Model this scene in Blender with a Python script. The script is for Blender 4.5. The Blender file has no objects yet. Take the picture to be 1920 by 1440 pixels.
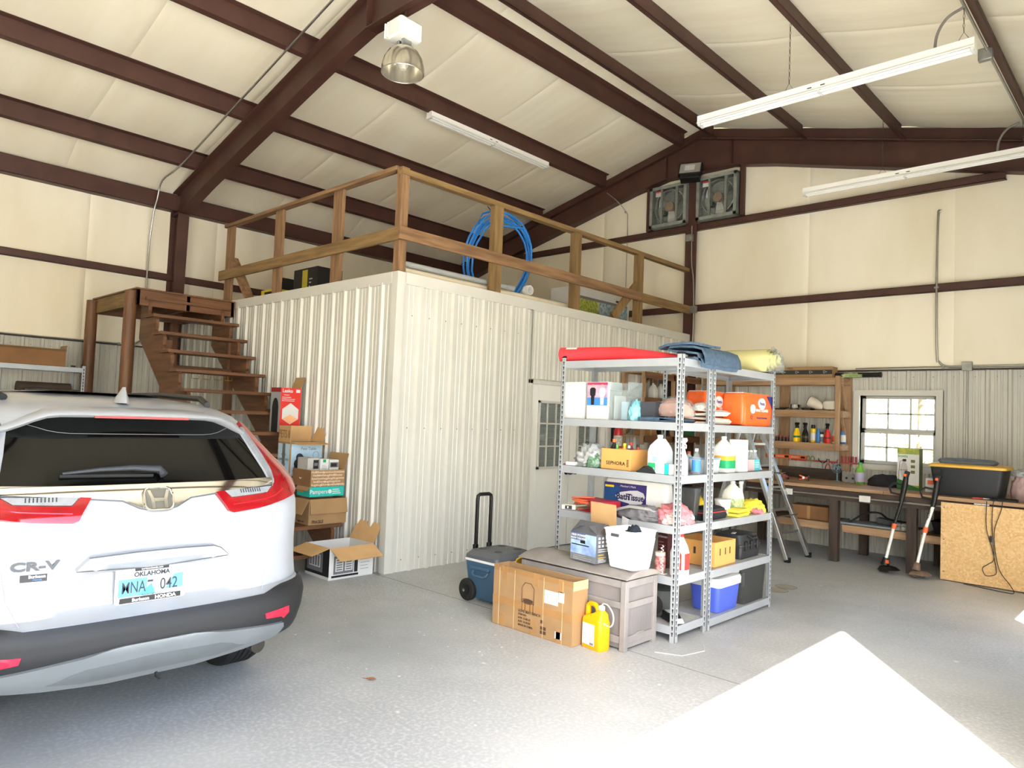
import bpy, bmesh, math, random
from mathutils import Vector, Matrix, Euler, noise

# ------------------------------------------------------------------ camera, world, sun, exposure
scene = bpy.context.scene
COL = scene.collection
YAW, PITCH, ROLL, FPX = math.radians(43.5227), math.radians(2.6691), math.radians(2.2932), 1339.81
fw = Vector((-math.sin(YAW)*math.cos(PITCH), math.cos(YAW)*math.cos(PITCH), math.sin(PITCH)))
r0 = Vector((math.cos(YAW), math.sin(YAW), 0)); u0 = r0.cross(fw)
rt = r0*math.cos(ROLL)+u0*math.sin(ROLL); up = -r0*math.sin(ROLL)+u0*math.cos(ROLL)
cam = bpy.data.cameras.new('camera'); camo = bpy.data.objects.new('camera', cam); COL.objects.link(camo)
cam.sensor_width = 36; cam.lens = FPX*36/1920; cam.clip_start = .02; cam.clip_end = 300
camo.matrix_world = Matrix(((rt.x, up.x, -fw.x, 0), (rt.y, up.y, -fw.y, 0), (rt.z, up.z, -fw.z, 1.6), (0, 0, 0, 1)))
scene.camera = camo

SUN_EL = math.radians(46.4); SAZ = Vector((.62, -.785, 0)).normalized()
sdir = -(SAZ*math.cos(SUN_EL)+Vector((0, 0, math.sin(SUN_EL))))
sun = bpy.data.lights.new('sun', 'SUN'); sun.energy = 10.5; sun.angle = math.radians(.53); sun.color = (1, .97, .91)
suno = bpy.data.objects.new('sun', sun); COL.objects.link(suno)
suno.rotation_euler = sdir.to_track_quat('-Z', 'Y').to_euler(); suno.location = (12, -14, 16)
world = bpy.data.worlds.new('sky'); scene.world = world; world.use_nodes = True
wn = world.node_tree.nodes; wl = world.node_tree.links
sky = wn.new('ShaderNodeTexSky'); sky.sky_type = 'NISHITA'; sky.sun_disc = False
sky.sun_elevation = SUN_EL; sky.sun_rotation = math.radians(142); sky.air_density = 1.0; sky.dust_density = 2.5
wn['Background'].inputs['Strength'].default_value = .25
wl.new(sky.outputs[0], wn['Background'].inputs['Color'])
vs = scene.view_settings
vs.view_transform = 'Standard'; vs.look = 'None'; vs.gamma = 1; vs.use_curve_mapping = False
vs.exposure = 2.65
scene.cycles.use_denoising = True
scene.cycles.max_bounces = 10; scene.cycles.diffuse_bounces = 6; scene.cycles.use_adaptive_sampling = True; scene.cycles.adaptive_threshold = .02; scene.cycles.sample_clamp_indirect = 8

# ------------------------------------------------------------------ helpers
RND = random.Random(11)
def lin(h):
    h = h.lstrip('#'); c = [int(h[i:i+2], 16)/255 for i in (0, 2, 4)]
    return tuple(((x/12.92) if x <= .04045 else ((x+.055)/1.055)**2.4) for x in c)+(1,)
MATS = {}
def mat(name, col, rough=.5, metal=0, var=.12, scale=6, bump=0, bscale=60, coat=0, stretch=(1, 1, 1), col2=None, trans=0, ior=1.45, detail=4, spec=.5):
    if name in MATS: return MATS[name]
    m = bpy.data.materials.new(name); m.use_nodes = True; n = m.node_tree.nodes; l = m.node_tree.links
    b = n['Principled BSDF']; c = lin(col)
    b.inputs['Roughness'].default_value = rough; b.inputs['Metallic'].default_value = metal
    b.inputs['Coat Weight'].default_value = coat; b.inputs['Coat Roughness'].default_value = .04
    b.inputs['Transmission Weight'].default_value = trans; b.inputs['IOR'].default_value = ior
    b.inputs['Specular IOR Level'].default_value = spec
    tc = n.new('ShaderNodeTexCoord'); mp = n.new('ShaderNodeMapping'); mp.inputs['Scale'].default_value = stretch
    l.new(tc.outputs['Object'], mp.inputs['Vector'])
    nz = n.new('ShaderNodeTexNoise'); nz.inputs['Scale'].default_value = scale; nz.inputs['Detail'].default_value = detail
    l.new(mp.outputs[0], nz.inputs['Vector'])
    mx = n.new('ShaderNodeMixRGB'); cr = n.new('ShaderNodeValToRGB')
    cr.color_ramp.elements[0].position = .35; cr.color_ramp.elements[1].position = .68
    l.new(nz.outputs[0], cr.inputs[0]); l.new(cr.outputs[0], mx.inputs[0])
    mx.inputs[1].default_value = c
    mx.inputs[2].default_value = lin(col2) if col2 else tuple(x*(1-var) for x in c[:3])+(1,)
    l.new(mx.outputs[0], b.inputs['Base Color'])
    if bump:
        n2 = n.new('ShaderNodeTexNoise'); n2.inputs['Scale'].default_value = bscale; n2.inputs['Detail'].default_value = 3
        l.new(mp.outputs[0], n2.inputs['Vector'])
        bp = n.new('ShaderNodeBump'); bp.inputs['Strength'].default_value = bump; bp.inputs['Distance'].default_value = .01
        l.new(n2.outputs[0], bp.inputs['Height']); l.new(bp.outputs[0], b.inputs['Normal'])
    MATS[name] = m; return m
def wood(name, col, col2, axis, rough=.75):
    s = [7, 7, 7]; s['xyz'.index(axis)] = .6
    return mat(name, col, rough, col2=col2, scale=3.2, stretch=tuple(s), bump=.25, bscale=9, detail=7)
def clearmat(name, col, alpha, rough=.1):
    if name in MATS: return MATS[name]
    m = bpy.data.materials.new(name); m.use_nodes = True; n = m.node_tree.nodes; l = m.node_tree.links
    b = n['Principled BSDF']; b.inputs['Base Color'].default_value = lin(col); b.inputs['Roughness'].default_value = rough
    tr = n.new('ShaderNodeBsdfTransparent'); tr.inputs[0].default_value = tuple(.5+.5*x for x in lin(col)[:3])+(1,)
    mx = n.new('ShaderNodeMixShader'); mx.inputs[0].default_value = alpha
    l.new(tr.outputs[0], mx.inputs[1]); l.new(b.outputs[0], mx.inputs[2]); l.new(mx.outputs[0], n['Material Output'].inputs[0])
    MATS[name] = m; return m

class MB:
    def __init__(s): s.v = []; s.f = []
    def add(s, vs, fs):
        o = len(s.v); s.v += [tuple(p) for p in vs]; s.f += [tuple(i+o for i in f) for f in fs]; return s
    def box(s, x0, x1, y0, y1, z0, z1):
        return s.add([(x0, y0, z0), (x1, y0, z0), (x1, y1, z0), (x0, y1, z0), (x0, y0, z1), (x1, y0, z1), (x1, y1, z1), (x0, y1, z1)],
                     [(0, 3, 2, 1), (4, 5, 6, 7), (0, 1, 5, 4), (1, 2, 6, 5), (2, 3, 7, 6), (3, 0, 4, 7)])
    def obox(s, c, size, rot=(0, 0, 0)):
        a, b, d = (x/2 for x in size); m = Euler(rot).to_matrix(); c = Vector(c)
        vs = [c+m @ Vector(p) for p in ((-a, -b, -d), (a, -b, -d), (a, b, -d), (-a, b, -d), (-a, -b, d), (a, -b, d), (a, b, d), (-a, b, d))]
        return s.add(vs, [(0, 3, 2, 1), (4, 5, 6, 7), (0, 1, 5, 4), (1, 2, 6, 5), (2, 3, 7, 6), (3, 0, 4, 7)])
    def bar(s, p0, p1, w, h, upv=(0, 0, 1)):
        p0, p1 = Vector(p0), Vector(p1); d = (p1-p0).normalized(); sd = d.cross(Vector(upv))
        if sd.length < 1e-4: sd = Vector((1, 0, 0))
        sd.normalize(); u = sd.cross(d)
        vs = [p+sd*a*w/2+u*b*h/2 for p in (p0, p1) for a, b in ((-1, -1), (1, -1), (1, 1), (-1, 1))]
        return s.add(vs, [(0, 1, 2, 3), (7, 6, 5, 4), (0, 4, 5, 1), (1, 5, 6, 2), (2, 6, 7, 3), (3, 7, 4, 0)])
    def tube(s, pts, r, n=8, closed=False, cap=True):
        pts = [Vector(p) for p in pts]; m = len(pts); rings = []; prev = None
        for i, p in enumerate(pts):
            a = pts[(i-1) % m] if (i or closed) else p; b = pts[(i+1) % m] if (i < m-1 or closed) else p
            t = (b-a).normalized()
            if prev is None:
                x = t.orthogonal().normalized()
            else:
                x = prev-t*prev.dot(t); x = x.normalized() if x.length > 1e-6 else t.orthogonal().normalized()
            prev = x; y = t.cross(x); rr = r[i] if isinstance(r, (list, tuple)) else r
            rings.append([p+(x*math.cos(2*math.pi*k/n)+y*math.sin(2*math.pi*k/n))*rr for k in range(n)])
        return s.loft(rings, closed, cap)
    def cyl(s, p0, p1, r, r1=None, n=16): return s.tube([p0, p1], [r, r if r1 is None else r1], n)
    def loft(s, rings, closed=False, cap=True):
        n = len(rings[0]); vs = [p for g in rings for p in g]; fs = []; m = len(rings)
        for i in range(m if closed else m-1):
            for k in range(n): fs.append((i*n+k, i*n+(k+1) % n, ((i+1) % m)*n+(k+1) % n, ((i+1) % m)*n+k))
        if cap and not closed: fs += [tuple(range(n-1, -1, -1)), tuple((m-1)*n+k for k in range(n))]
        return s.add(vs, fs)
    def lathe(s, prof, n=24, c=(0, 0, 0), cap=True):
        return s.loft([[(c[0]+r*math.cos(2*math.pi*k/n), c[1]+r*math.sin(2*math.pi*k/n), c[2]+z) for k in range(n)] for r, z in prof], cap=cap)
    def prism(s, poly, axis, lo, hi):
        def P(a, b, t): return {'x': (t, a, b), 'y': (a, t, b), 'z': (a, b, t)}[axis]
        return s.loft([[P(a, b, lo) for a, b in poly], [P(a, b, hi) for a, b in poly]])
    def grid(s, fn, nu, nv):
        vs = [fn(i/nu, j/nv) for j in range(nv+1) for i in range(nu+1)]; w = nu+1
        return s.add(vs, [(j*w+i, j*w+i+1, (j+1)*w+i+1, (j+1)*w+i) for j in range(nv) for i in range(nu)])
    def mesh(s, name, smooth=None):
        me = bpy.data.meshes.new(name); me.from_pydata(s.v, [], s.f)
        bm = bmesh.new(); bm.from_mesh(me); bmesh.ops.recalc_face_normals(bm, faces=bm.faces); bm.to_mesh(me); bm.free()
        if smooth:
            me.polygons.foreach_set('use_smooth', [True]*len(me.polygons)); me.set_sharp_from_angle(angle=math.radians(smooth))
        return me
    def build(s, name, m, parent=None, bevel=0, smooth=None, seg=2, solid=0, loc=None, label=None):
        return link(name, s.mesh(name, smooth or (35 if bevel else None)), m, parent, bevel, seg, solid, loc, label)
def link(name, me, m, parent=None, bevel=0, seg=2, solid=0, loc=None, label=None):
    o = bpy.data.objects.new(name, me); COL.objects.link(o)
    if m and not me.materials: me.materials.append(m)
    if parent: o.parent = parent
    if loc: o.location = loc
    if solid:
        d = o.modifiers.new('thickness', 'SOLIDIFY'); d.thickness = solid; d.offset = 0
    if bevel:
        d = o.modifiers.new('bevel', 'BEVEL'); d.width = bevel; d.segments = seg; d.limit_method = 'ANGLE'; d.angle_limit = math.radians(40)
    if label: o['label'] = label
    return o
def tag(o, label, cat, group=None):
    o['label'] = label; o['category'] = cat
    if group: o['group'] = group
    return o
def T(name, label, cat, loc=(0, 0, 0), rz=0, group=None, rot=None):
    o = bpy.data.objects.new(name, None); COL.objects.link(o); o.empty_display_size = .1
    o.location = loc; o.rotation_euler = rot or (0, 0, rz)
    return tag(o, label, cat, group)
def dup(root, loc, rz=0, label=None):
    def cp(o, par):
        c = o.copy(); COL.objects.link(c); c.parent = par
        for ch in [x for x in list(COL.objects) if x.parent == o]: cp(ch, c)
        return c
    c = cp(root, None); c.location = loc; c.rotation_euler = (0, 0, rz)
    if label: c['label'] = label
    return c
def struct(o): o['kind'] = 'structure'; return o
def rr(cx, cy, z, hx, hy, r, n=4):
    pts = []
    r = min(r, hx*.999, hy*.999)
    for qx, qy, a0 in ((1, 1, 0), (-1, 1, 90), (-1, -1, 180), (1, -1, 270)):
        for k in range(n+1):
            a = math.radians(a0+90*k/n); pts.append((cx+qx*(hx-r)+r*math.cos(a), cy+qy*(hy-r)+r*math.sin(a), z))
    return pts
def text(parent, s, size, m, loc, rot, name='lettering', ext=.0006, align='CENTER', xs=1.0, bold=0, space=1.0):
    cu = bpy.data.curves.new('t', 'FONT'); cu.body = s; cu.size = size; cu.align_x = align; cu.align_y = 'CENTER'; cu.extrude = ext; cu.resolution_u = 3
    cu.offset = bold; cu.space_character = space
    o = bpy.data.objects.new('t', cu); COL.objects.link(o); dg = bpy.context.evaluated_depsgraph_get(); dg.update()
    me = bpy.data.meshes.new_from_object(o.evaluated_get(dg)); bpy.data.objects.remove(o); bpy.data.curves.remove(cu)
    me.materials.clear(); ob = link(name, me, m, parent); ob.location = loc; ob.rotation_euler = rot; ob.scale = (xs, 1, 1)
    return ob
def cr(pts, k=6):
    # smooth curve through the points
    P = [Vector(p) for p in pts]; P = [P[0]*2-P[1]]+P+[P[-1]*2-P[-2]]; out = []
    for i in range(1, len(P)-2):
        for j in range(k):
            t = j/k; a, b, c, d = P[i-1:i+3]
            out.append(.5*((2*b)+(c-a)*t+(2*a-5*b+4*c-d)*t*t+(3*b-a-3*c+d)*t**3))
    return out+[P[-2]]
FX = (math.pi/2, 0, math.pi/2)    # lettering standing on a face that looks along +x
FY = (math.pi/2, 0, 0)            # lettering standing on a face that looks along -y
def arc(c, r, a0, a1, n, plane='xz'):
    out = []
    for k in range(n+1):
        a = math.radians(a0+(a1-a0)*k/n); p, q = r*math.cos(a), r*math.sin(a)
        out.append({'xz': (c[0]+p, c[1], c[2]+q), 'yz': (c[0], c[1]+p, c[2]+q), 'xy': (c[0]+p, c[1]+q, c[2])}[plane])
    return out

# ------------------------------------------------------------------ materials
steel = mat('brown_painted_steel', '#50342c', .5, var=.25, scale=3, bump=.05)
vinyl = mat('cream_vinyl_blanket', '#f1ead6', .55, col2='#e4dac0', scale=1.3, bump=.35, bscale=7, stretch=(1, 1, .35), detail=6)
vinylc = mat('cream_vinyl_roof', '#f4eed9', .55, col2='#eae0c8', scale=1.1, bump=.35, bscale=6, stretch=(.3, 1.6, 1), detail=6)
liner = mat('white_ribbed_metal', '#c5c4bb', .38, var=.08, scale=2, metal=.0, spec=.6)
trimw = mat('white_metal_trim', '#c6c5bd', .4, var=.05)
conc = None
galv = mat('galvanized_steel', '#a9aca9', .38, metal=.85, var=.3, scale=14)
emt = mat('conduit_steel', '#b4b3ad', .3, metal=.9, var=.15)
shelfm = mat('silver_shelf_steel', '#aeb3b7', .42, metal=.35, var=.08)
shelfboard = mat('grey_shelf_board', '#b0b0ab', .7, var=.15, scale=10)
black = mat('black_plastic', '#141516', .45, var=.3)
rubber = mat('black_rubber', '#1c1c1c', .85, var=.3, bump=.1)
white = mat('white_plastic', '#d3d3d0', .35, var=.04)
whitep = mat('white_printed_card', '#d2d2cf', .5, var=.04)
card = mat('brown_cardboard', '#a18058', .85, var=.14, scale=5, bump=.08, bscale=140)
cardin = mat('pale_cardboard', '#c39d6c', .85, var=.12, scale=5)
carddk = mat('dark_cardboard', '#8d6643', .85, var=.15, scale=5)
tape = mat('packing_tape', '#a97f50', .35, var=.15)
chrome = mat('chrome', '#e4e4e4', .08, metal=1, var=.05)
alu = mat('aluminium', '#c9cbcb', .32, metal=.9, var=.12)
WN = {}
for ax in 'xyz':
    WN['rail'+ax] = wood('rail_lumber_'+ax, '#91704e', '#6b4f36', ax)
    WN['old'+ax] = wood('weathered_lumber_'+ax, '#8d7147', '#6a5231', ax)
    WN['stair'+ax] = wood('stained_stair_lumber_'+ax, '#755034', '#563825', ax, .5)
    WN['pine'+ax] = wood('pine_lumber_'+ax, '#ab8b6a', '#8a6c4f', ax)
    WN['dark'+ax] = wood('dark_stained_lumber_'+ax, '#4a3d35', '#332a25', ax)
red = mat('red_print', '#d7352f', .5, var=.06)
blackp = mat('black_print', '#1b1b1d', .5, var=.05)
greyp = mat('grey_print', '#6f7072', .5, var=.1)
tealp = mat('teal_print', '#25b3a8', .5, var=.05)
greenp = mat('green_print', '#1f9a5f', .5, var=.08)
bluep = mat('blue_print', '#3f7fc4', .5, var=.1)
yellowp = mat('yellow_plastic', '#f6cf12', .35, var=.05)
orangep = mat('orange_plastic', '#ec6a35', .4, var=.08)
skyp = mat('pale_blue_print', '#bcd8ea', .5, var=.15)
clear = clearmat('clear_plastic', '#dfe6e6', .13, .12)
smoky = clearmat('smoky_plastic', '#6d6f6d', .24, .2)
hazyc = clearmat('cloudy_plastic', '#e3ebee', .72, .3)
glass = clearmat('window_glass', '#eef5f2', .12, .02)
# ------------------------------------------------------------------ the building
XL, YE, XRW = -11.3, 10.3, .05
RX = -5.72
def zp(x): return 6.2-.25*abs(x-RX)          # underside of the purlins
def floor_mat():
    m = bpy.data.materials.new('stained_concrete'); m.use_nodes = True; n = m.node_tree.nodes; l = m.node_tree.links
    b = n['Principled BSDF']; tc = n.new('ShaderNodeTexCoord')
    def nz(scale, det, lo, hi):
        t = n.new('ShaderNodeTexNoise'); t.inputs['Scale'].default_value = scale; t.inputs['Detail'].default_value = det
        l.new(tc.outputs['Object'], t.inputs['Vector']); r = n.new('ShaderNodeValToRGB')
        r.color_ramp.elements[0].position = lo; r.color_ramp.elements[1].position = hi; l.new(t.outputs[0], r.inputs[0]); return r.outputs[0]
    def mix(f, a, c):
        x = n.new('ShaderNodeMixRGB'); l.new(f, x.inputs[0])
        for i, q in ((1, a), (2, c)):
            if isinstance(q, str): x.inputs[i].default_value = lin(q)
            else: l.new(q, x.inputs[i])
        return x.outputs[0]
    c = mix(nz(.8, 6, .35, .7), '#aeb0af', '#999c9c')
    c = mix(nz(45, 4, .45, .75), c, '#bcbebd')
    c = mix(nz(.55, 9, .5, .8), c, '#828687')
    c = mix(nz(7, 6, .70, .76), c, '#d6d5cf')
    l.new(c, b.inputs['Base Color'])
    rg = n.new('ShaderNodeMapRange'); rg.inputs[3].default_value = .42; rg.inputs[4].default_value = .55
    l.new(nz(4, 5, .3, .7), rg.inputs[0]); l.new(rg.outputs[0], b.inputs['Roughness'])
    bp = n.new('ShaderNodeBump'); bp.inputs['Strength'].default_value = .12; bp.inputs['Distance'].default_value = .004
    l.new(nz(60, 3, .2, .8), bp.inputs['Height']); l.new(bp.outputs[0], b.inputs['Normal'])
    return m
fl = struct(MB().box(XL-.25, XRW+.1, -7.95, YE+.25, -.18, 0).build('floor', floor_mat()))
mb = MB()
mb.box(XL, -2.0, 4.30, 4.306, 0, .0008)
mb.build('control_joint', mat('dark_joint', '#6d6d69', .9, var=.2), fl)
apron = mat('sunlit_gravel', '#cfcac0', .9, var=.25, scale=3, bump=.3, bscale=30)
struct(MB().box(XRW+.1, 60, -40, 60, -.3, -.04).build('floor_yard', apron))
grass = mat('dry_grass', '#b4ab72', .95, var=.35, scale=1.2, bump=.4)
struct(MB().box(-60, XRW+.1, YE+.25, 60, -.3, -.04).build('floor_meadow', grass))

def ribs(w, phase=0.0, p=.2286):
    pts = [0.0]; ev = []
    k = math.floor(-phase/p)-1
    while k*p+phase < w+p:
        c = k*p+phase
        for du, d in ((-.030, 0), (-.015, .028), (.015, .028), (.030, 0)): ev.append((c+du, d))
        for mu in (p*.37, p*.63):
            for du, d in ((-.014, 0), (-.008, .007), (.008, .007), (.014, 0)): ev.append((c+mu+du, d))
        k += 1
    ev = sorted(e for e in ev if 1e-4 < e[0] < w-1e-4)
    def at(u):
        q = ((u-phase+p/2) % p)-p/2
        return .028 if abs(q) < .015 else (.028*(.030-abs(q))/.015 if abs(q) < .030 else 0)
    return [(0, at(0))]+ev+[(w, at(w))]
PMESH = {}
def panel(parent, axis, plane, u0, w, z0, z1, sgn, off0, m=liner):
    # a ribbed steel sheet; axis = direction it runs along, sgn = which way the ribs stand
    ph = round((-(u0-off0)) % .2286, 3); key = (axis, round(w, 3), round(z1-z0, 3), sgn, ph)
    if key not in PMESH:
        mb = MB(); pr = ribs(w, ph); vs = []; fs = []
        for i, (u, d) in enumerate(pr):
            for z in (0, z1-z0): vs.append((u, sgn*d, z) if axis == 'x' else (sgn*d, u, z))
        n = len(pr)
        for i in range(n-1): fs.append((2*i, 2*i+2, 2*i+3, 2*i+1))
        mb.add(vs, fs); PMESH[key] = mb.mesh('panel'); PMESH[key].materials.append(m)
    o = link('panel', PMESH[key], None, parent)
    o.location = (u0, plane, z0) if axis == 'x' else (plane, u0, z0)
    return o
def panels(parent, axis, plane, a, b, z0, z1, sgn):
    u = a
    while u < b-.01:
        w = min(.9144, b-u); panel(parent, axis, plane, u, w, z0, z1, sgn, a); u += w
screw = mat('screw_head', '#8e8d86', .5, metal=.6)
def screws(parent, axis, plane, a, b, zs, sgn):
    mb = MB(); u = a+.114
    while u < b:
        for z in zs:
            p = Vector((u, plane, z)) if axis == 'x' else Vector((plane, u, z)); q = p+(Vector((0, sgn*.007, 0)) if axis == 'x' else Vector((sgn*.007, 0, 0)))
            mb.cyl(p, q, .007, n=6)
        u += .2286
    o = mb.build('screw_row', screw, parent); o['kind'] = 'stuff'
def blanket(parent, fn, nu, nv, m):
    return MB().grid(fn, nu, nv).build('blanket_panel', m, parent, smooth=60)

# left wall --------------------------------------------------------
wL = struct(MB().box(XL-.22, XL-.03, -7.95, YE+.25, 0, 4.95).build('wall_left', trimw))
panels(wL, 'y', XL-.02, -7.9, YE, 0, 2.42, 1)
screws(wL, 'y', XL-.02, 1.0, 4.3, (2.32,), 1)
def wallblank(parent, axis, plane, a, b, zlo, ztop, sgn, seed):
    u = a
    while u < b-.05:
        w = min(1.83, b-u)
        def fn(i, j, u=u, w=w):
            uu = u+w*i; zt = ztop(uu); z = zlo+(zt-zlo)*j
            e = min(i, 1-i)
            d = .012*noise.noise(Vector((uu*.9, z*.7, seed)))+.008*noise.noise(Vector((uu*4, z*.5, seed+3)))-(.016 if e < .012 else 0)
            return (uu, plane+sgn*d, z) if axis == 'x' else (plane+sgn*d, uu, z)
        blanket(parent, fn, 40, 10, vinyl); u += w
wallblank(wL, 'y', XL+.0, -7.9, YE, 2.43, lambda u: 4.85, 1, 1.0)
def cee(parent, axis, plane, a, b, z, h, d, sgn, m=steel):
    mb = MB()
    lo, hi = sorted((plane, plane+sgn*d)); t = .006; i0, i1 = sorted((plane+sgn*(d-t), plane+sgn*d))
    def bx(p0, p1, z0, z1):
        if axis == 'x': mb.box(a, b, p0, p1, z0, z1)
        else: mb.box(p0, p1, a, b, z0, z1)
    bx(lo, hi, z, z+t); bx(lo, hi, z+h-t, z+h); bx(*(i0, i1), z, z+h)
    return mb.build('girt', m, parent)
cee(wL, 'y', XL, -7.9, YE, 3.46, .10, .07, 1)
cee(wL, 'y', XL, -7.9, YE, 4.52, .24, .16, 1)
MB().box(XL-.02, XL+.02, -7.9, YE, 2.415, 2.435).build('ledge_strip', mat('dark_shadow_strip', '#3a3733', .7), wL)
def column(parent, y, x0=XL, dep0=.19, dep1=.30, h=4.45):
    mb = MB()
    mb.prism([(x0, 0), (x0+dep0, 0), (x0+dep1, h), (x0, h)], 'y', y-.004, y+.004)
    mb.loft([[(x0+dep0, y-.08, 0), (x0+dep0, y+.08, 0), (x0+dep0+.012, y+.08, 0), (x0+dep0+.012, y-.08, 0)], [(x0+dep1, y-.08, h), (x0+dep1, y+.08, h), (x0+dep1+.012, y+.08, h), (x0+dep1+.012, y-.08, h)]])
    mb.box(x0, x0+.012, y-.08, y+.08, 0, h+.2)
    mb.box(x0, x0+dep1+.012, y-.08, y+.08, h, h+.012)
    return mb.build('column', steel, parent)
column(wL, 4.25); column(wL, -1.8)

# end wall ---------------------------------------------------------
WX0, WX1, WZ0, WZ1 = -3.25, -2.33, 1.17, 2.085
mb = MB()
y0, y1 = YE+.02, YE+.22
mb.box(XL-.22, WX0, y0, y1, 0, 2.5); mb.box(WX1, XRW+.1, y0, y1, 0, 2.5)
mb.box(WX0, WX1, y0, y1, 0, WZ0); mb.box(WX0, WX1, y0, y1, WZ1, 2.5)
mb.prism([(XL-.22, 2.5), (XRW+.1, 2.5), (XRW+.1, zp(0)+.2), (RX, zp(RX)+.22), (XL-.22, zp(XL)+.2)], 'y', y0, y1)
wB = struct(mb.build('wall_back', trimw))
panels(wB, 'x', YE, -5.72, WX0-.09, 0, 2.42, -1)
panels(wB, 'x', YE, WX0-.09, WX1+.09, 0, WZ0-.06, -1); panels(wB, 'x', YE, WX0-.09, WX1+.09, WZ1+.06, 2.42, -1)
panels(wB, 'x', YE, WX1+.09, XRW, 0, 2.42, -1)
screws(wB, 'x', YE, -3.4, 0, (2.33,), -1)
wallblank(wB, 'x', YE-.02, XL, XRW, 2.43, lambda u: zp(u)+.19, -1, 7.0)
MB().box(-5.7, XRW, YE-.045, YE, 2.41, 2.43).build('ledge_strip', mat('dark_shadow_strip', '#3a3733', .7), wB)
cee(wB, 'x', YE-.02, XL, XRW, 3.41, .10, .07, -1)
cee(wB, 'x', YE-.02, XL, -1.6, 4.72, .10, .09, -1)
mb = MB(); mb.box(-5.9, -5.70, YE-.16, YE-.15, 0, 5.75); mb.box(-5.9, -5.70, YE-.012, YE, 0, 5.75); mb.box(-5.804, -5.796, YE-.15, YE-.01, 0, 5.75)
mb.build('column', steel, wB)
mb = MB(); mb.box(-4.97, -4.96, YE-.2, YE, 4.82, 5.6); mb.box(-4.97, -4.90, YE-.2, YE-.19, 4.82, 5.6); mb.build('girt', steel, wB)
mb = MB(); mb.box(-6.66, -6.57, YE-.15, YE-.02, 4.82, 5.55); mb.build('girt', steel, wB)

# right wall (door openings, the rear one added) and front wall -------------------------
mb = MB(); a, b = XRW, XRW+.1; ez = zp(XRW)+.2
for ya, yb, h in ((-7.95, -6.4, 0), (-6.4, -2.2, 3.66), (-2.2, -.85, 0), (-.85, 3.45, 3.66), (3.45, 6.13, 0), (6.13, 7.06, 2.14), (7.06, YE+.02, 0)):  # opening behind the camera is unseen, added to let in more light
    mb.box(a, b, ya, yb, h, ez)
wR = struct(mb.build('wall_right', liner))
mb = MB(); mb.prism([(XL-.22, 0), (XRW+.1, 0), (XRW+.1, zp(0)+.2), (RX, zp(RX)+.22), (XL-.22, zp(XL)+.2)], 'y', -8.1, -7.9)
wF = struct(mb.build('wall_front', vinyl))

# roof ---------------------------------------------------------------
mb = MB()
def rp(x): return zp(x)+.29
for s0, s1 in ((XL-.5, RX), (RX, XRW+.5)):
    mb.loft([[(s0, -8.3, rp(s0)), (s1, -8.3, rp(s1)), (s1, -8.3, rp(s1)+.06), (s0, -8.3, rp(s0)+.06)], [(s0, 10.8, rp(s0)), (s1, 10.8, rp(s1)), (s1, 10.8, rp(s1)+.06), (s0, 10.8, rp(s0)+.06)]])
ceil = struct(mb.build('ceiling', mat('roof_sheet', '#b9b9b4', .5, metal=.3)))
PX = [-10.44, -9.0, -7.52, -5.98, -5.46, -4.05, -2.75, -1.3]
def sag(x):
    g = sorted(PX+[XL, XRW])
    for p, q in zip(g, g[1:]):
        if p <= x <= q: return -.028*math.sin(math.pi*(x-p)/(q-p))*min(1, (q-p)/1.4)
    return 0
y = -7.9
while y < YE-.01:
    w = min(1.52, YE-y)
    for s0, s1, n in ((XL-.02, RX, 40), (RX, XRW, 40)):
        def fn(i, j, s0=s0, s1=s1, y=y, w=w):
            x = s0+(s1-s0)*j; yy = y+w*i; e = min(i, 1-i)
            z = zp(x)+.215+sag(x)-.24*max(0, (-10.5-x)/.8)**1.5+.006*noise.noise(Vector((x*1.3, yy*1.7, 2)))+(.014 if e < .015 else 0)+.004*noise.noise(Vector((x*.8, yy*9, 5)))
            return (x, yy, z)
        MB().grid(fn, 34, n).build('blanket_panel', vinylc, ceil, smooth=60)
    y += w
for x in PX:
    s = 1 if x < RX else -1          # uphill direction
    mb = MB(); sl = .25*s
    def q(dx, dz): return (x+dx, zp(x)+sl*dx+dz)
    t = .006; o = .065
    mb.prism([q(0, 0), q(t, 0), q(t, .205), q(0, .205)], 'y', -7.88, 10.14)
    mb.prism([q(-s*o, 0), q(0, 0), q(0, t), q(-s*o, t)], 'y', -7.88, 10.14)
    mb.prism([q(0, .2), q(s*o, .2), q(s*o, .206), q(0, .206)], 'y', -7.88, 10.14)
    mb.prism([q(-s*o, 0), q(-s*(o-t), 0), q(-s*(o-t), .022), q(-s*o, .022)], 'y', -7.88, 10.14)
    mb.build('purlin', steel, ceil)
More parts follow.
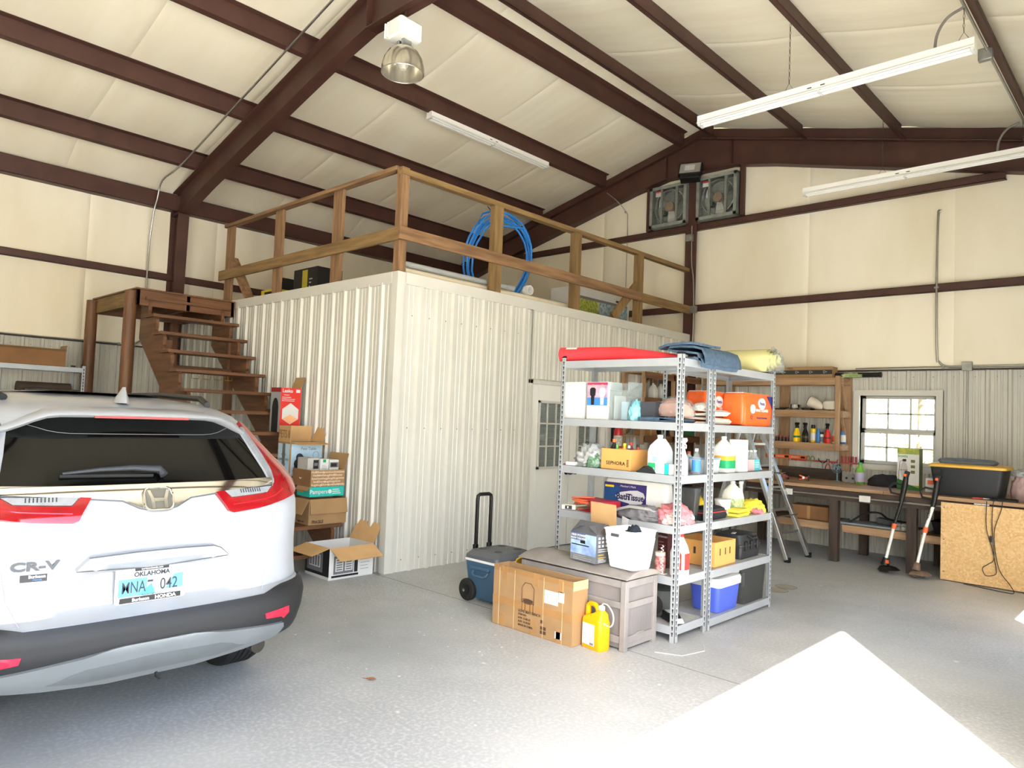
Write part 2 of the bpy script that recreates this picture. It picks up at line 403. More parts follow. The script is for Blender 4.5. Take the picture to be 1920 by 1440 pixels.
def rafter(yc, name='rafter', dep=.42):
    def zb(x):
        d = abs(x-RX)
        return min(5.64, zp(x)-.38-.0*d) if d > .6 else 5.64
    for s in (-1, 1):
        ex = XL+.03 if s < 0 else XRW-.05
        xs = [ex, ex+s*-.30]+[RX+s*d for d in (4.4, 3.2, 2.2, 1.25, .58, 0)]
        low = [(x, (4.45 if k == 0 else 4.47 if k == 1 else zb(x))) for k, x in enumerate(xs)]
        mb = MB()
        mb.prism([(x, zp(x)) for x in (xs[0], xs[-1])]+low[::-1], 'y', yc-.004, yc+.004)
        for (xa, za), (xb, zb_) in zip(low, low[1:]):
            mb.loft([[(xa, yc-.08, za), (xa, yc+.08, za), (xa, yc+.08, za+.012), (xa, yc-.08, za+.012)], [(xb, yc-.08, zb_), (xb, yc+.08, zb_), (xb, yc+.08, zb_+.012), (xb, yc-.08, zb_+.012)]])
        xa, xb = xs[0], xs[-1]
        mb.loft([[(xa, yc-.08, zp(xa)-.012), (xa, yc+.08, zp(xa)-.012), (xa, yc+.08, zp(xa)), (xa, yc-.08, zp(xa))], [(xb, yc-.08, zp(xb)-.012), (xb, yc+.08, zp(xb)-.012), (xb, yc+.08, zp(xb)), (xb, yc-.08, zp(xb))]])
        mb.box(xs[-2]-.006, xs[-2]+.006, yc-.075, yc+.075, 5.64, zp(xs[-2]))
        mb.build(name, steel, ceil)
rafter(4.25); rafter(-1.8); rafter(10.2)
for s0, s1 in ((XL, RX), (RX, XRW)):
    MB().loft([[(s0, YE-.05, zp(s0)+.05), (s1, YE-.05, zp(s1)+.05), (s1, YE-.05, zp(s1)+.19), (s0, YE-.05, zp(s0)+.19)], [(s0, YE-.03, zp(s0)+.05), (s1, YE-.03, zp(s1)+.05), (s1, YE-.03, zp(s1)+.19), (s0, YE-.03, zp(s0)+.19)]]).build('rake_channel', steel, ceil)

# the storeroom under the loft ----------------------------------------
SX, SY, SZ = -5.774, 4.354, 3.03
DY0, DY1, DZ = 6.44, 7.98, 2.02
mb = MB(); mb.box(SX-.12, SX-.03, SY+.03, DY0, 0, SZ-.02); mb.box(SX-.12, SX-.03, DY1, YE, 0, SZ-.02); mb.box(SX-.12, SX-.03, DY0, DY1, DZ, SZ-.02)
wS = struct(mb.build('wall_storeroom_front', trimw))
panels(wS, 'y', SX-.02, SY+.09, DY0-.04, 0, SZ-.1, 1)
panels(wS, 'y', SX-.02, DY0-.04, DY1+.04, DZ+.06, SZ-.1, 1)
panels(wS, 'y', SX-.02, DY1+.04, YE-.02, 0, SZ-.1, 1)
screws(wS, 'y', SX-.02, SY+.1, DY0-.05, (.12, 1.45, 2.6), 1)
wS2 = struct(MB().box(XL, SX-.03, SY+.03, SY+.12, 0, SZ-.02).build('wall_storeroom_side', trimw))
panels(wS2, 'x', SY+.02, XL, SX-.09, 0, SZ-.1, -1)
MB().box(SX-.10, SX, SY-.002, SY+.10, 0, SZ).build('corner_trim', trimw, wS, bevel=.004)
MB().box(SX-.03, SX+.004, SY+.10, YE-.02, SZ-.12, SZ).build('top_trim', trimw, wS, bevel=.003)
MB().box(-9.63, SX-.10, SY-.004, SY+.03, SZ-.12, SZ).build('top_trim', trimw, wS2, bevel=.003)
struct(MB().box(XL, SX-.12, SY+.12, YE, SZ-.12, SZ+.012).build('floor_loft', WN['oldx']))
# double door
d = struct(MB().box(SX-.03, SX+.012, DY0-.05, DY0, 0, DZ+.05).box(SX-.03, SX+.012, DY1, DY1+.05, 0, DZ+.05).box(SX-.03, SX+.012, DY0-.05, DY1+.05, DZ, DZ+.05).build('door_1', trimw, bevel=.003))
doorm = mat('grey_white_door', '#dcdcd6', .4, var=.03)
blind = mat('window_blind', '#9d9c97', .6, var=.1)
for k in range(2):
    a = DY0+.005+k*.77; b = a+.76; g0, g1, h0, h1 = a+.13, b-.13, .98, 1.82
    mb = MB(); mb.box(SX-.055, SX-.012, a, g0, .01, DZ); mb.box(SX-.055, SX-.012, g1, b, .01, DZ); mb.box(SX-.055, SX-.012, g0, g1, .01, h0); mb.box(SX-.055, SX-.012, g0, g1, h1, DZ)
    lf = mb.build('door_leaf', doorm, d, bevel=.003)
    mb = MB()
    for z0, z1 in ((h0, h0+.028), (h1-.028, h1)): mb.box(SX-.012, SX+.006, g0, g1, z0, z1)
    for q0, q1 in ((g0, g0+.028), (g1-.028, g1)): mb.box(SX-.012, SX+.006, q0, q1, h0, h1)
    for i in (1, 2):
        yy = g0+(g1-g0)*i/3; zz = h0+(h1-h0)*i/3
        mb.box(SX-.012, SX+.003, yy-.009, yy+.009, h0, h1); mb.box(SX-.012, SX+.003, g0, g1, zz-.009, zz+.009)
    mb.build('muntins', trimw, lf)
    for i in range(3):
        for j in range(3):
            MB().box(SX-.02, SX-.016, g0+(g1-g0)*i/3, g0+(g1-g0)*(i+1)/3, h0+(h1-h0)*j/3, h0+(h1-h0)*(j+1)/3).build('pane', clearmat('door_glass', '#b9c2bd', .25, .03), lf)
    mb = MB(); z = h0+.01
    while z < h1: mb.obox((SX-.045, (g0+g1)/2, z), (.016, g1-g0, .002), (0, .5, 0)); z += .019
    o = mb.build('blind_slats', blind, lf); o['kind'] = 'stuff'
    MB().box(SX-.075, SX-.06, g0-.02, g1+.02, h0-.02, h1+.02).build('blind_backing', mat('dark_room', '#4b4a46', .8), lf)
    yy = b-.05 if k == 0 else a+.05
    MB().cyl((SX-.012, yy, .93), (SX+.05, yy, .93), .014).cyl((SX+.035, yy, .93), (SX+.065, yy, .93), .028).cyl((SX-.012, yy, .93), (SX-.002, yy, .93), .033).build('door_knob', mat('dark_bronze', '#3a3430', .35, metal=.8), lf, smooth=40)

# window in the end wall ------------------------------------------------
mb = MB(); e = .075
mb.box(WX0-e, WX0, YE-.035, YE+.2, WZ0-e, WZ1+e); mb.box(WX1, WX1+e, YE-.035, YE+.2, WZ0-e, WZ1+e); mb.box(WX0, WX1, YE-.035, YE+.2, WZ0-e, WZ0); mb.box(WX0, WX1, YE-.035, YE+.2, WZ1, WZ1+e)
w1 = struct(mb.build('window_1', mat('taupe_window_trim', '#cfcdc5', .5, var=.05)))
for k, (z0, z1, yy) in enumerate(((WZ0, 1.62, YE+.06), (1.60, WZ1, YE+.10))):
    mb = MB(); f = .05; x0, x1 = WX0, WX1
    mb.box(x0, x0+f, yy, yy+.035, z0, z1); mb.box(x1-f, x1, yy, yy+.035, z0, z1); mb.box(x0, x1, yy, yy+.035, z0, z0+f); mb.box(x0, x1, yy, yy+.035, z1-f*.8, z1)
    sm = mat('grey_sash', '#c6c7c2', .5, var=.04)
    sh = mb.build('sash', sm, w1, bevel=.003)
    gx0, gx1, gz0, gz1 = x0+f, x1-f, z0+f, z1-f*.8
    mb = MB()
    for i in (1, 2): xx = gx0+(gx1-gx0)*i/3; mb.box(xx-.01, xx+.01, yy+.005, yy+.03, gz0, gz1)
    zz = (gz0+gz1)/2; mb.box(gx0, gx1, yy+.005, yy+.03, zz-.01, zz+.01)
    mb.build('muntins', sm, sh)
    for i in range(3):
        for j in range(2):
            MB().box(gx0+(gx1-gx0)*i/3, gx0+(gx1-gx0)*(i+1)/3, yy+.015, yy+.02, gz0+(gz1-gz0)*j/2, gz0+(gz1-gz0)*(j+1)/2).build('pane', glass, sh)
# ------------------------------------------------------------------ staircase and landing
st = T('staircase', 'open wooden staircase with stained plank treads climbing beside the ribbed storeroom wall to a landing', 'staircase', (0, 0, 0))
NT = 13; SX0, SZ0, RUN, RISE = -9.27, 2.90, .26, .2245
ty0, ty1 = 3.2, 4.27
for k in range(NT):
    x, z = SX0+RUN*k, SZ0-RISE*k
    MB().box(x-.275, x, ty0, ty1, z-.038, z).build('tread', WN['stairy'], st, bevel=.004)
for yy in (ty0+.06, ty1-.1):
    pts = []
    for k in range(NT):
        x, z = SX0+RUN*k, SZ0-.038-RISE*k
        pts += [(x-.26 if k == 0 else x-.26, z), (x-.035, z), (x-.015, z-.03), (x-.015, z-.12), (x-.03, z-.15)]
    e = (SX0+RUN*(NT-1), SZ0-RISE*(NT-1)); low = [(e[0]-.02, 0), (e[0]-.36, 0), (SX0-.26-.02, SZ0-.50)]
    MB().prism(pts+low, 'y', yy-.02, yy+.02).build('stringer', WN['stairx'], st)
LX0, LX1, LY0, LY1, LZ = -10.93, -9.30, 3.1, 4.33, 3.0
MB().box(LX0, LX1+.02, LY0-.02, LY1, LZ-.02, LZ).build('landing_board', WN['stairx'], st, bevel=.003)
MB().box(LX0, LX1, LY0, LY0+.04, LZ-.21, LZ-.02).build('joist', WN['oldx'], st, bevel=.003)
MB().box(LX0, LX1, LY1-.05, LY1-.01, LZ-.21, LZ-.02).build('joist', WN['stairx'], st, bevel=.003)
MB().box(LX0, LX1, 3.7, 3.74, LZ-.21, LZ-.02).build('joist', WN['stairx'], st)
MB().box(LX1-.04, LX1, LY0, LY1, LZ-.21, LZ-.02).build('joist', WN['stairy'], st, bevel=.003)
MB().box(LX0, LX0+.04, LY0, LY1, LZ-.21, LZ-.02).build('joist', WN['stairy'], st, bevel=.003)
for (x, y, m, r) in ((-10.85, 3.06, 'stairz', .075), (-9.38, 3.06, 'stairz', .075)):
    MB().lathe([(r, 0), (r, 1.2), (r*.96, 2.3), (r*.93, LZ-.04)], 14, (x, y, 0)).build('round_post', WN[m], st, smooth=50)
for (x, y) in ((-9.0, 4.16), (-10.95, 4.2), (-8.9, 3.34), (-8.0, 4.2), (-7.6, 3.34)):
    top = SZ0-RISE*((x-SX0)/RUN)-.22 if x > -9.3 else LZ-.21
    MB().box(x-.045, x+.045, y-.045, y+.045, 0, top).build('post', WN['stairz'], st, bevel=.003)
MB().box(-9.0, -8.9, 3.3, 4.2, 1.98, 2.07).build('brace', WN['stairy'], st)
hook = mat('brass_hook', '#b6923f', .4, metal=.8)
for k in range(4):
    y = 3.42+k*.13; z = SZ0-RISE*4-.05
    MB().tube([(SX0+RUN*4-.1, y, z), (SX0+RUN*4-.1, y, z-.05), (SX0+RUN*4-.1, y+.085, z-.05), (SX0+RUN*4-.1, y+.085, z-.02)], .005, 6).build('utility_hook', hook, st, smooth=40)

# ------------------------------------------------------------------ loft railing
rl = T('loft_railing', 'wooden guard railing of posts and planks around the storeroom loft', 'railing', (SX, SY, SZ))
def RB(name, x0, x1, y0, y1, z0, z1, m): return MB().box(x0-SX, x1-SX, y0-SY, y1-SY, z0-SZ, z1-SZ).build(name, WN[m], rl, bevel=.004)
RB('post', SX-.14, SX-.045, SY+.03, SY+.125, SZ-.01, 4.12, 'railz')
for y in (5.72, 7.2, 8.68): RB('post', SX-.115, SX-.025, y, y+.135, SZ-.01, 4.04, 'oldz')
for x in (-7.12, -8.46, -9.83): RB('post', x, x+.19 if x > -9 else x+.2, SY+.05, SY+.09, SZ-.01, 4.10, 'railz')
RB('top_rail', SX-.125, SX-.035, SY+.02, 10.22, 4.04, 4.10, 'oldy')
RB('top_rail', -9.86, SX-.14, SY+.02, SY+.11, 4.10, 4.145, 'railx')
RB('mid_rail', SX-.02, SX+.018, SY-.02, 8.72, 3.355, 3.485, 'raily')
RB('mid_rail', SX-.02, SX+.016, 8.73, 10.22, 3.35, 3.48, 'oldy')
RB('mid_rail', -9.93, SX+.0, SY+.005, SY+.04, 3.355, 3.49, 'oldx')
mb = MB(); mb.bar((-9.7-SX, .10, 3.66-SZ), (-9.15-SX, .10, SZ+.02-SZ), .04, .13, (0, 1, 0)); mb.build('brace', WN['railz'], rl, bevel=.003)
mb = MB(); mb.bar((-.08, 8.74-SY, 3.62-SZ), (-.08, 8.15-SY, .02), .13, .04, (1, 0, 0)); mb.build('brace', WN['oldz'], rl, bevel=.003)

# ------------------------------------------------------------------ stored on the loft
pvc = mat('cream_pvc', '#e6dcc4', .35, var=.06); pvcg = mat('grey_pvc', '#9fa3a2', .4, var=.08); pex = mat('blue_pex', '#2f86dd', .3, var=.08)
def pipe(name, label, p0, p1, r, m, grp='plastic pipes along the loft edge'):
    p0, p1 = Vector(p0), Vector(p1); t = T(name, label, 'pipe', p0, group=grp); d = p1-p0; n = d.normalized()
    x = n.orthogonal().normalized(); y = n.cross(x); N = 14
    def ring(c, rr_): return [c+(x*math.cos(6.28319*k/N)+y*math.sin(6.28319*k/N))*rr_ for k in range(N)]
    MB().loft([ring(Vector(), r*.8), ring(Vector(), r), ring(d, r), ring(d, r*.8)], closed=True).build('pipe_wall', m, t, smooth=40)
    e = d-n*.12; MB().loft([ring(e, r*1.01), ring(e, r*1.12), ring(d+n*.004, r*1.12), ring(d+n*.004, r*.98)], closed=True).build('socket_end', m, t, smooth=40)
    return t
pipe('pvc_pipe', 'long grey plastic pipe lying on top of the loft edge', (-5.985, 4.55, 3.168), (-5.985, 6.25, 3.168), .03, pvcg)
pipe('pvc_pipe', 'short cream plastic pipe behind the grey pipe on the loft', (-6.10, 4.95, 3.168), (-6.10, 5.75, 3.168), .045, pvc)
pipe('pvc_pipe', 'longest cream plastic pipe with dark print at its far end', (-6.01, 4.6, 3.09), (-6.01, 7.5, 3.09), .045, pvc)
t = T('pvc_coupling', 'small white plastic coupling ring on the loft near the print of the long pipe', 'pipe fitting', (-6.01, 6.55, 3.196)); MB().loft([[(0, .06*math.cos(a*.3927)*f, .06*math.sin(a*.3927)*f) for a in range(16)] if 0 else [(s, .06*f*math.cos(a*.3927), .06*f*math.sin(a*.3927)) for a in range(16)] for s, f in ((-.04, .8), (-.04, 1), (.04, 1), (.04, .8))], closed=True).build('ring', white, t, smooth=40); MB().tube([(s_*0, .06*math.cos(a*.3927), .06*math.sin(a*.3927)) for a in range(16) for s_ in (1,)], .004, 6, closed=True).build('rib', white, t, smooth=40)
t = T('pipe_coil', 'coil of bright blue water pipe standing against the loft railing', 'pipe', (-6.55, 6.55, 3.043))
rc = random.Random(4); pts = []
N = 190
for i in range(N):
    a = 2*math.pi*5*i/N+1.2; r = .53+.035*math.sin(a*.37)+.012*rc.random()
    lean = .09*math.sin(a)
    pts.append((-.06+.12*(i/N)+.02*math.sin(3*a)+.10*(math.sin(a)), .02+r*1.02*math.cos(a), .60+r*1.02*math.sin(a)+.03*math.sin(a*.4)))
pts = [(x, y, max(z, .014)) for x, y, z in pts]
MB().tube(pts, .0135, 8).build('pipe_loops', pex, t, smooth=50)
MB().tube([pts[-1], (.05, -.45, .98), (.0, -.33, 1.14), (-.02, -.1, 1.24), (-.02, .15, 1.25), (0, .3, 1.18), (.03, .45, 1.04), (.04, .55, .8), (.05, .58, .6)], .0135, 8).build('loose_end', pex, t, smooth=50)
MB().tube([(.0, -.2, 1.08), (.03, -.17, 1.14), (.04, -.22, 1.2), (.02, -.26, 1.25)], .006, 6).build('cable_tie', black, t, smooth=40)
t = T('appliance_box', 'white appliance box with colourful splatter print on the loft behind the railing', 'box', (-6.75, 8.82, 3.043))
MB().box(-.22, .22, -.72, .72, .0, .52).build('body', whitep, t, bevel=.006)
MB().box(.22, .2215, -.68, -.1, .14, .36).build('splatter_print', mat('green_gold_splatter', '#c3b94a', .5, col2='#4d8a45', scale=22, detail=8), t)
MB().box(.22, .2215, -.1, .66, .14, .36).build('splatter_print', mat('blue_white_splatter', '#b9c3bf', .5, col2='#3f7f99', scale=22, detail=8), t)
MB().box(.22, .2215, -.68, .66, .36, .40).build('dark_band', greyp, t)
for i in range(4): MB().box(.22, .2218, -.2+.0*i, .5-.06*i, .03+.024*i, .04+.024*i).build('text_line', greyp, t)
MB().box(.22, .2218, .35, .62, .42, .45).build('text_line', blackp, t)
for k, (x, y, sx, sy, h, lab) in enumerate(((-8.95, 5.35, .62, .4, .52, 'wide black box with a yellow panel on the loft'), (-9.72, 5.35, .24, .4, .46, 'narrow black box at the left end of the loft'))):
    t = T('tool_box_carton', lab, 'box', (x, y, 3.043), group='black cartons on the loft')
    MB().box(-sx/2, sx/2, -sy/2, sy/2, 0, h).build('body', blackp, t, bevel=.005)
    MB().box(-sx*.12, sx*.1, -sy/2-.0015, -sy/2, .06, h*.95).build('yellow_print', mat('yellow_print', '#d9c93a', .5), t)
    for i in range(6): MB().box(sx*.18, sx*.18+.02+.03*(i % 3), -sy/2-.0018, -sy/2, .1+.05*i, .115+.05*i).build('text_line', whitep, t)
t = T('yellow_carton', 'yellow carton low on the loft floor between the railing posts', 'box', (-8.98, 4.75, 3.043)); MB().box(-.2, .2, -.12, .12, 0, .14).build('body', mat('yellow_print', '#d9c93a', .5), t, bevel=.004); MB().box(-.1, .1, -.1215, -.12, .03, .11).build('black_print', blackp, t)
t = T('brown_carton', 'plain brown carton on the loft beside the black boxes', 'box', (-8.35, 5.2, 3.043)); MB().box(-.2, .2, -.18, .18, 0, .2).build('body', card, t, bevel=.004); MB().box(-.2, .2, -.02, .02, .2, .2015).build('tape_strip', tape, t)
# ------------------------------------------------------------------ the parked car
CN, CD = 3.5, .62
def ip(z, Tb):
    if z <= Tb[0][0]: return Tb[0][1]
    for (a, b), (c, d) in zip(Tb, Tb[1:]):
        if z <= c:
            return b+(d-b)*(z-a)/(c-a)
    return Tb[-1][1]
XRt = [(.28, .16), (.36, .09), (.44, .03), (.52, .0), (.60, .0), (.645, .02), (.67, .07), (.76, .085), (.90, .085), (1.0, .075), (1.08, .085), (1.14, .115), (1.2, .15), (1.49, .42), (1.54, .49), (1.58, .62), (1.61, .80), (1.63, 1.05), (1.645, 1.4)]
WWt = [(.28, .82), (.40, .88), (.6, .905), (.85, .895), (1.0, .893), (1.1, .893), (1.2, .872), (1.26, .843), (1.49, .70), (1.54, .66), (1.58, .61), (1.61, .53), (1.63, .42), (1.645, .25)]
XFt = [(.28, 4.40), (.4, 4.52), (.55, 4.56), (.75, 4.56), (.88, 4.50), (.97, 4.32), (1.02, 4.05), (1.05, 3.75), (1.09, 3.55), (1.2, 3.36), (1.49, 2.82), (1.54, 2.68), (1.58, 2.52), (1.61, 2.3), (1.63, 2.1), (1.645, 1.8)]
_v = []; _d = []
for i in range(401):
    th = math.pi/2*i/400; _v.append(math.sin(th)**(2/CN)); _d.append(1-math.cos(th)**(2/CN))
_a = [0.]
for i in range(400): _a.append(_a[-1]+math.hypot(.9*(_v[i+1]-_v[i]), CD*(_d[i+1]-_d[i])))
AC = _a[-1]
def unit(a):
    lo, hi = 0, 400
    while hi-lo > 1:
        m = (lo+hi)//2
        if _a[m] <= a: lo = m
        else: hi = m
    t = (a-_a[lo])/(_a[hi]-_a[lo]); return _v[lo]+(_v[hi]-_v[lo])*t, CD*(_d[lo]+(_d[hi]-_d[lo])*t)
def sm(t): t = max(0, min(1, t)); return t*t*(3-2*t)
def recess(a, z):        # number plate bay in the tailgate
    a = abs(a); hw = .24+.22*(.9-z)/.22
    return .035*sm((hw-a)/.07)*sm((.875-z)/.012)*sm((z-.655)/.03)
def csurf(a, z, off=0):
    s = 1 if a >= 0 else -1; q = abs(a)
    v, l = (1., CD+(q-AC)) if q >= AC else unit(q)
    return Vector((-(l+ip(z, XRt)+recess(a, z)), s*v*ip(z, WWt), z))
def cnorm(a, z):
    e = .004; u = csurf(a+e, z)-csurf(a-e, z); w = csurf(a, z+e)-csurf(a, z-e); n = u.cross(w)
    return n.normalized()
car = T('suv_car', 'white crossover car parked facing the far wall, seen from behind', 'car', (-3.42, 1.325, 0))
paint = mat('pearl_white_paint', '#999ca0', .3, var=.02, coat=.45)
bum = mat('grey_black_bumper', '#1d1e20', .55, var=.12, bump=.05)
silver = mat('silver_skid_plate', '#83888b', .4, metal=.5, var=.08)
dglass = mat('dark_tinted_glass', '#070808', .04, var=.1, spec=.35, coat=0)
redl = mat('red_lens', '#8a0712', .12, var=.25, scale=20, coat=.6)
clrl = mat('clear_lens', '#84878a', .12, var=.2, scale=25, coat=.5)
zs = [.385, .40, .44, .48, .52, .56, .60, .63, .645, .655, .67, .69, .72, .76, .80, .84, .86, .875, .89, .92, .96, 1.0, 1.03, 1.06, 1.08, 1.10, 1.14, 1.17, 1.2, 1.26, 1.32, 1.38, 1.44, 1.49, 1.52, 1.54, 1.56, 1.58, 1.595, 1.61, 1.62, 1.63, 1.638, 1.645]
rings = []
aa = [AC*k/30 for k in range(31)]
for z in zs:
    half = [csurf(a, z) for a in aa]; w = ip(z, WWt); xf = ip(z, XFt); x0 = half[-1].x; xe = -(xf-.8)
    half += [Vector((x0+(xe-x0)*k/12, w, z)) for k in range(1, 12)]
    fr = []
    for k in range(17):
        th = math.pi/2*k/16; fr.append(Vector((-(xf-.8)-.8*math.sin(th)**(2/2.6), w*math.cos(th)**(2/2.6), z)))
    half += fr
    rings.append(half+[Vector((p.x, -p.y, p.z)) for p in half[-2:0:-1]])
body_me = MB().loft(rings).mesh('body', 50)
tmp = link('tmp_body', body_me, paint)
cut = MB()
for x in (-.98, -3.64):
    for s in (-1, 1): cut.cyl((x, s*.55, .355), (x, s*1.2, .355), .395, n=36)
co = cut.build('tmp_cut', paint); bmod = tmp.modifiers.new('b', 'BOOLEAN'); bmod.object = co; bmod.operation = 'DIFFERENCE'; bmod.solver = 'EXACT'
dg = bpy.context.evaluated_depsgraph_get(); dg.update(); nm = bpy.data.meshes.new_from_object(tmp.evaluated_get(dg))
bpy.data.objects.remove(tmp); bpy.data.objects.remove(co)
nm.polygons.foreach_set('use_smooth', [True]*len(nm.polygons)); nm.set_sharp_from_angle(angle=math.radians(32))
nm.materials.clear(); body = link('body', nm, paint, car)
def patch(name, poly, m, parent, off=.004, thick=.01, da=.035, dz=.03, smooth=40, flip=False):
    bm = bmesh.new(); f = bm.faces.new([bm.verts.new((p[0], p[1], 0)) for p in poly])
    lo_a, hi_a = min(p[0] for p in poly), max(p[0] for p in poly); lo_z, hi_z = min(p[1] for p in poly), max(p[1] for p in poly)
    def cuts(lo, hi, d, ax):
        k = math.ceil(lo/d)*d
        while k < hi:
            if k > lo+1e-4:
                bmesh.ops.bisect_plane(bm, geom=bm.verts[:]+bm.edges[:]+bm.faces[:], plane_co=(k, 0, 0) if ax == 0 else (0, k, 0), plane_no=(1, 0, 0) if ax == 0 else (0, 1, 0), dist=1e-5)
            k += d
    cuts(lo_a, hi_a, da, 0); cuts(lo_z, hi_z, dz, 1)
    for z in (.60, .645, .67, 1.2, 1.5):
        if lo_z < z < hi_z: bmesh.ops.bisect_plane(bm, geom=bm.verts[:]+bm.edges[:]+bm.faces[:], plane_co=(0, z, 0), plane_no=(0, 1, 0), dist=1e-5)
    vs = [(v.co.x, v.co.y) for v in bm.verts]; bm.verts.index_update(); fs = [[v.index for v in f.verts] for f in bm.faces]
    edges = [(e.verts[0].index, e.verts[1].index) for e in bm.edges if len(e.link_faces) == 1]; bm.free()
    P = []; Q = []
    for a, z in vs:
        n = cnorm(a, z); p = csurf(a, z)
        P.append(p+n*off); Q.append(p+n*(off-thick))
    k = len(vs); faces = fs+[[i+k for i in f[::-1]] for f in fs]+[(a, b, b+k, a+k) for a, b in edges]
    return MB().add(P+Q, faces).build(name, m, parent, smooth=smooth)
def mir(poly): return [(-a, z) for a, z in poly][::-1]
# rear glass, chrome bar, lamps
GL = [(-.60, 1.512), (-.45, 1.53), (-.2, 1.54), (.2, 1.54), (.45, 1.53), (.60, 1.512), (.69, 1.475), (.655, 1.344), (.63, 1.205), (-.63, 1.205), (-.655, 1.344), (-.69, 1.475)]
rg = patch('rear_window', GL, dglass, car, .004)
wl_ = []
for k in range(25):
    a = -.66+1.32*k/24; wl_.append(csurf(a, 1.46-.022*sm((.66-abs(a))/.3)+.012*(abs(a) < .0)+.02*sm((abs(a)-.45)/.2))+cnorm(a, 1.45)*.006)
MB().tube(wl_, .0016, 5).build('defrost_line', mat('grey_line', '#5d615f', .6), rg, smooth=40)
CHp = [(-.645, 1.212), (-.3, 1.208), (.3, 1.208), (.645, 1.212), (.64, 1.182), (.29, 1.158), (.157, 1.145), (.085, 1.110), (.05, 1.102), (-.05, 1.102), (-.085, 1.110), (-.157, 1.145), (-.29, 1.158), (-.64, 1.182)]
patch('chrome_bar', CHp, chrome, car, .018, .02)
RL = [(.285, 1.16), (.33, 1.164), (.36, 1.13), (.575, 1.14), (.65, 1.185), (.685, 1.24), (.72, 1.34), (.745, 1.47), (.765, 1.50), (.80, 1.485), (.81, 1.40), (.85, 1.30), (.93, 1.265), (.965, 1.23), (.93, 1.16), (.80, 1.115), (.58, 1.082), (.36, 1.064), (.335, 1.074)]
CL = [(.333, 1.163), (.362, 1.132), (.575, 1.142), (.648, 1.187), (.682, 1.24), (.716, 1.34), (.741, 1.468), (.715, 1.47), (.685, 1.345), (.652, 1.205), (.63, 1.17), (.4, 1.166)]
for s in (0, 1):
    lp = patch('tail_light', RL if s == 0 else mir(RL), redl, car, .020, .03, .02, .02)
    patch('clear_lens', CL if s == 0 else mir(CL), clrl, lp, .021, .03, .02, .02)
    fa = lambda a: a if s == 0 else -a
    MB().tube([csurf(fa(a), z)+cnorm(fa(a), z)*.0205 for a, z in ((.36, 1.098), (.45, 1.104), (.55, 1.112), (.63, 1.125), (.7, 1.15))], .0035, 6).build('light_bar', mat('bright_red_lens', '#c41022', .15, coat=.5), lp, smooth=40)
    mb = MB()
    for i in range(9):
        a = fa(.42+.014*i); mb.tube([csurf(a, 1.148)+cnorm(a, 1.15)*.0215, csurf(a, 1.166)+cnorm(a, 1.16)*.0215], .0028, 5)
    mb.build('reversing_lamp_ribs', mat('dark_lamp_ribs', '#4f565c', .2, metal=.6), lp)
    patch('reflector', [(.526, .548), (.69, .556), (.70, .52), (.665, .498), (.64, .515), (.536, .522)] if s == 0 else mir([(.526, .548), (.69, .556), (.70, .52), (.665, .498), (.64, .515), (.536, .522)]), mat('pink_red_reflector', '#b00f33', .2, coat=.5), car, .018, .02, .02, .02)
    sl_ = [(.583, 1.06), (.603, 1.0), (.607, .9), (.575, .75), (.53, .655)]
    MB().tube([csurf(fa(a), z)+cnorm(fa(a), z)*.0005 for a, z in sl_], .0022, 5).build('tailgate_seam', mat('seam_shadow_gap', '#9b9c9c', .6), car, smooth=40)
# emblem
em = MB(); cz = 1.153
base = csurf(0, cz); fo = [(y, z) for y, z, _ in rr(0, 0, 0, .066, .052, .03, 5)]
tilt = math.atan2(.035, .06)*.9
ed = T('tmp', '', ''); bpy.data.objects.remove(ed)
def eb(p): return (base.x+.024-p[1]*math.tan(tilt)*1.0, p[0], cz+p[1])
def plate_ring(poly, d0, d1): return [[(eb(p)[0]+d0, eb(p)[1], eb(p)[2]) for p in poly], [(eb(p)[0]+d1, eb(p)[1], eb(p)[2]) for p in poly]]
emb = MB().loft(plate_ring(fo, -.03, .002)).build('emblem', mat('dark_emblem_field', '#6a675d', .35, metal=.4), car, smooth=40)
mbx = MB(); ol = [eb(p) for p in [(q[0]*.96, q[1]*.96) for q in fo]]; mbx.tube([(p[0]+.004, p[1], p[2]) for p in ol], .006, 6, closed=True)
for s in (-1, 1):
    mbx.loft(plate_ring([(s*.050, .040), (s*.036, .040), (s*.020, -.002), (s*.020, -.042), (s*.036, -.042), (s*.036, -.0)], .0, .010))
mbx.loft(plate_ring([(-.022, .004), (.022, .004), (.022, -.010), (-.022, -.010)], .0, .010))
mbx.build('emblem_relief', chrome, emb, smooth=40)
# spoiler, brake light, antenna, wiper
sp = []
for k in range(25):
    a = -.80+1.6*k/24; q = abs(a)/.80; v, l = unit(abs(a)); s = 1 if a >= 0 else -1; ww = .69
    zt = 1.568-.075*sm((q-.55)/.45)-.012*q*q; ze = 1.530-.075*sm((q-.6)/.4)-.014*q*q
    yy = s*v*ww
    sp.append([(-(.62+l), yy*.93, zt+.006), (-(.46+l*.95), yy*.985, zt-.004), (-(.35+l*.9), yy, ze+.018), (-(.335+l*.9), yy, ze+.004), (-(.36+l*.9), yy*.995, ze-.008), (-(.50+l), yy*.97, ze-.012), (-(.66+l), yy*.9, zt-.05)])
MB().loft(sp).build('rear_spoiler', paint, car, smooth=45)
MB().loft([[(-(.345+.9*unit(abs(a))[1]), a, z) if d == 0 else (-(.40+.9*unit(abs(a))[1]), a, z) for d, z in ((0, 1.518), (0, 1.529), (1, 1.529), (1, 1.524))] for a in [-.22+.44*k/8 for k in range(9)]]).build('brake_light', redl, car, smooth=40)
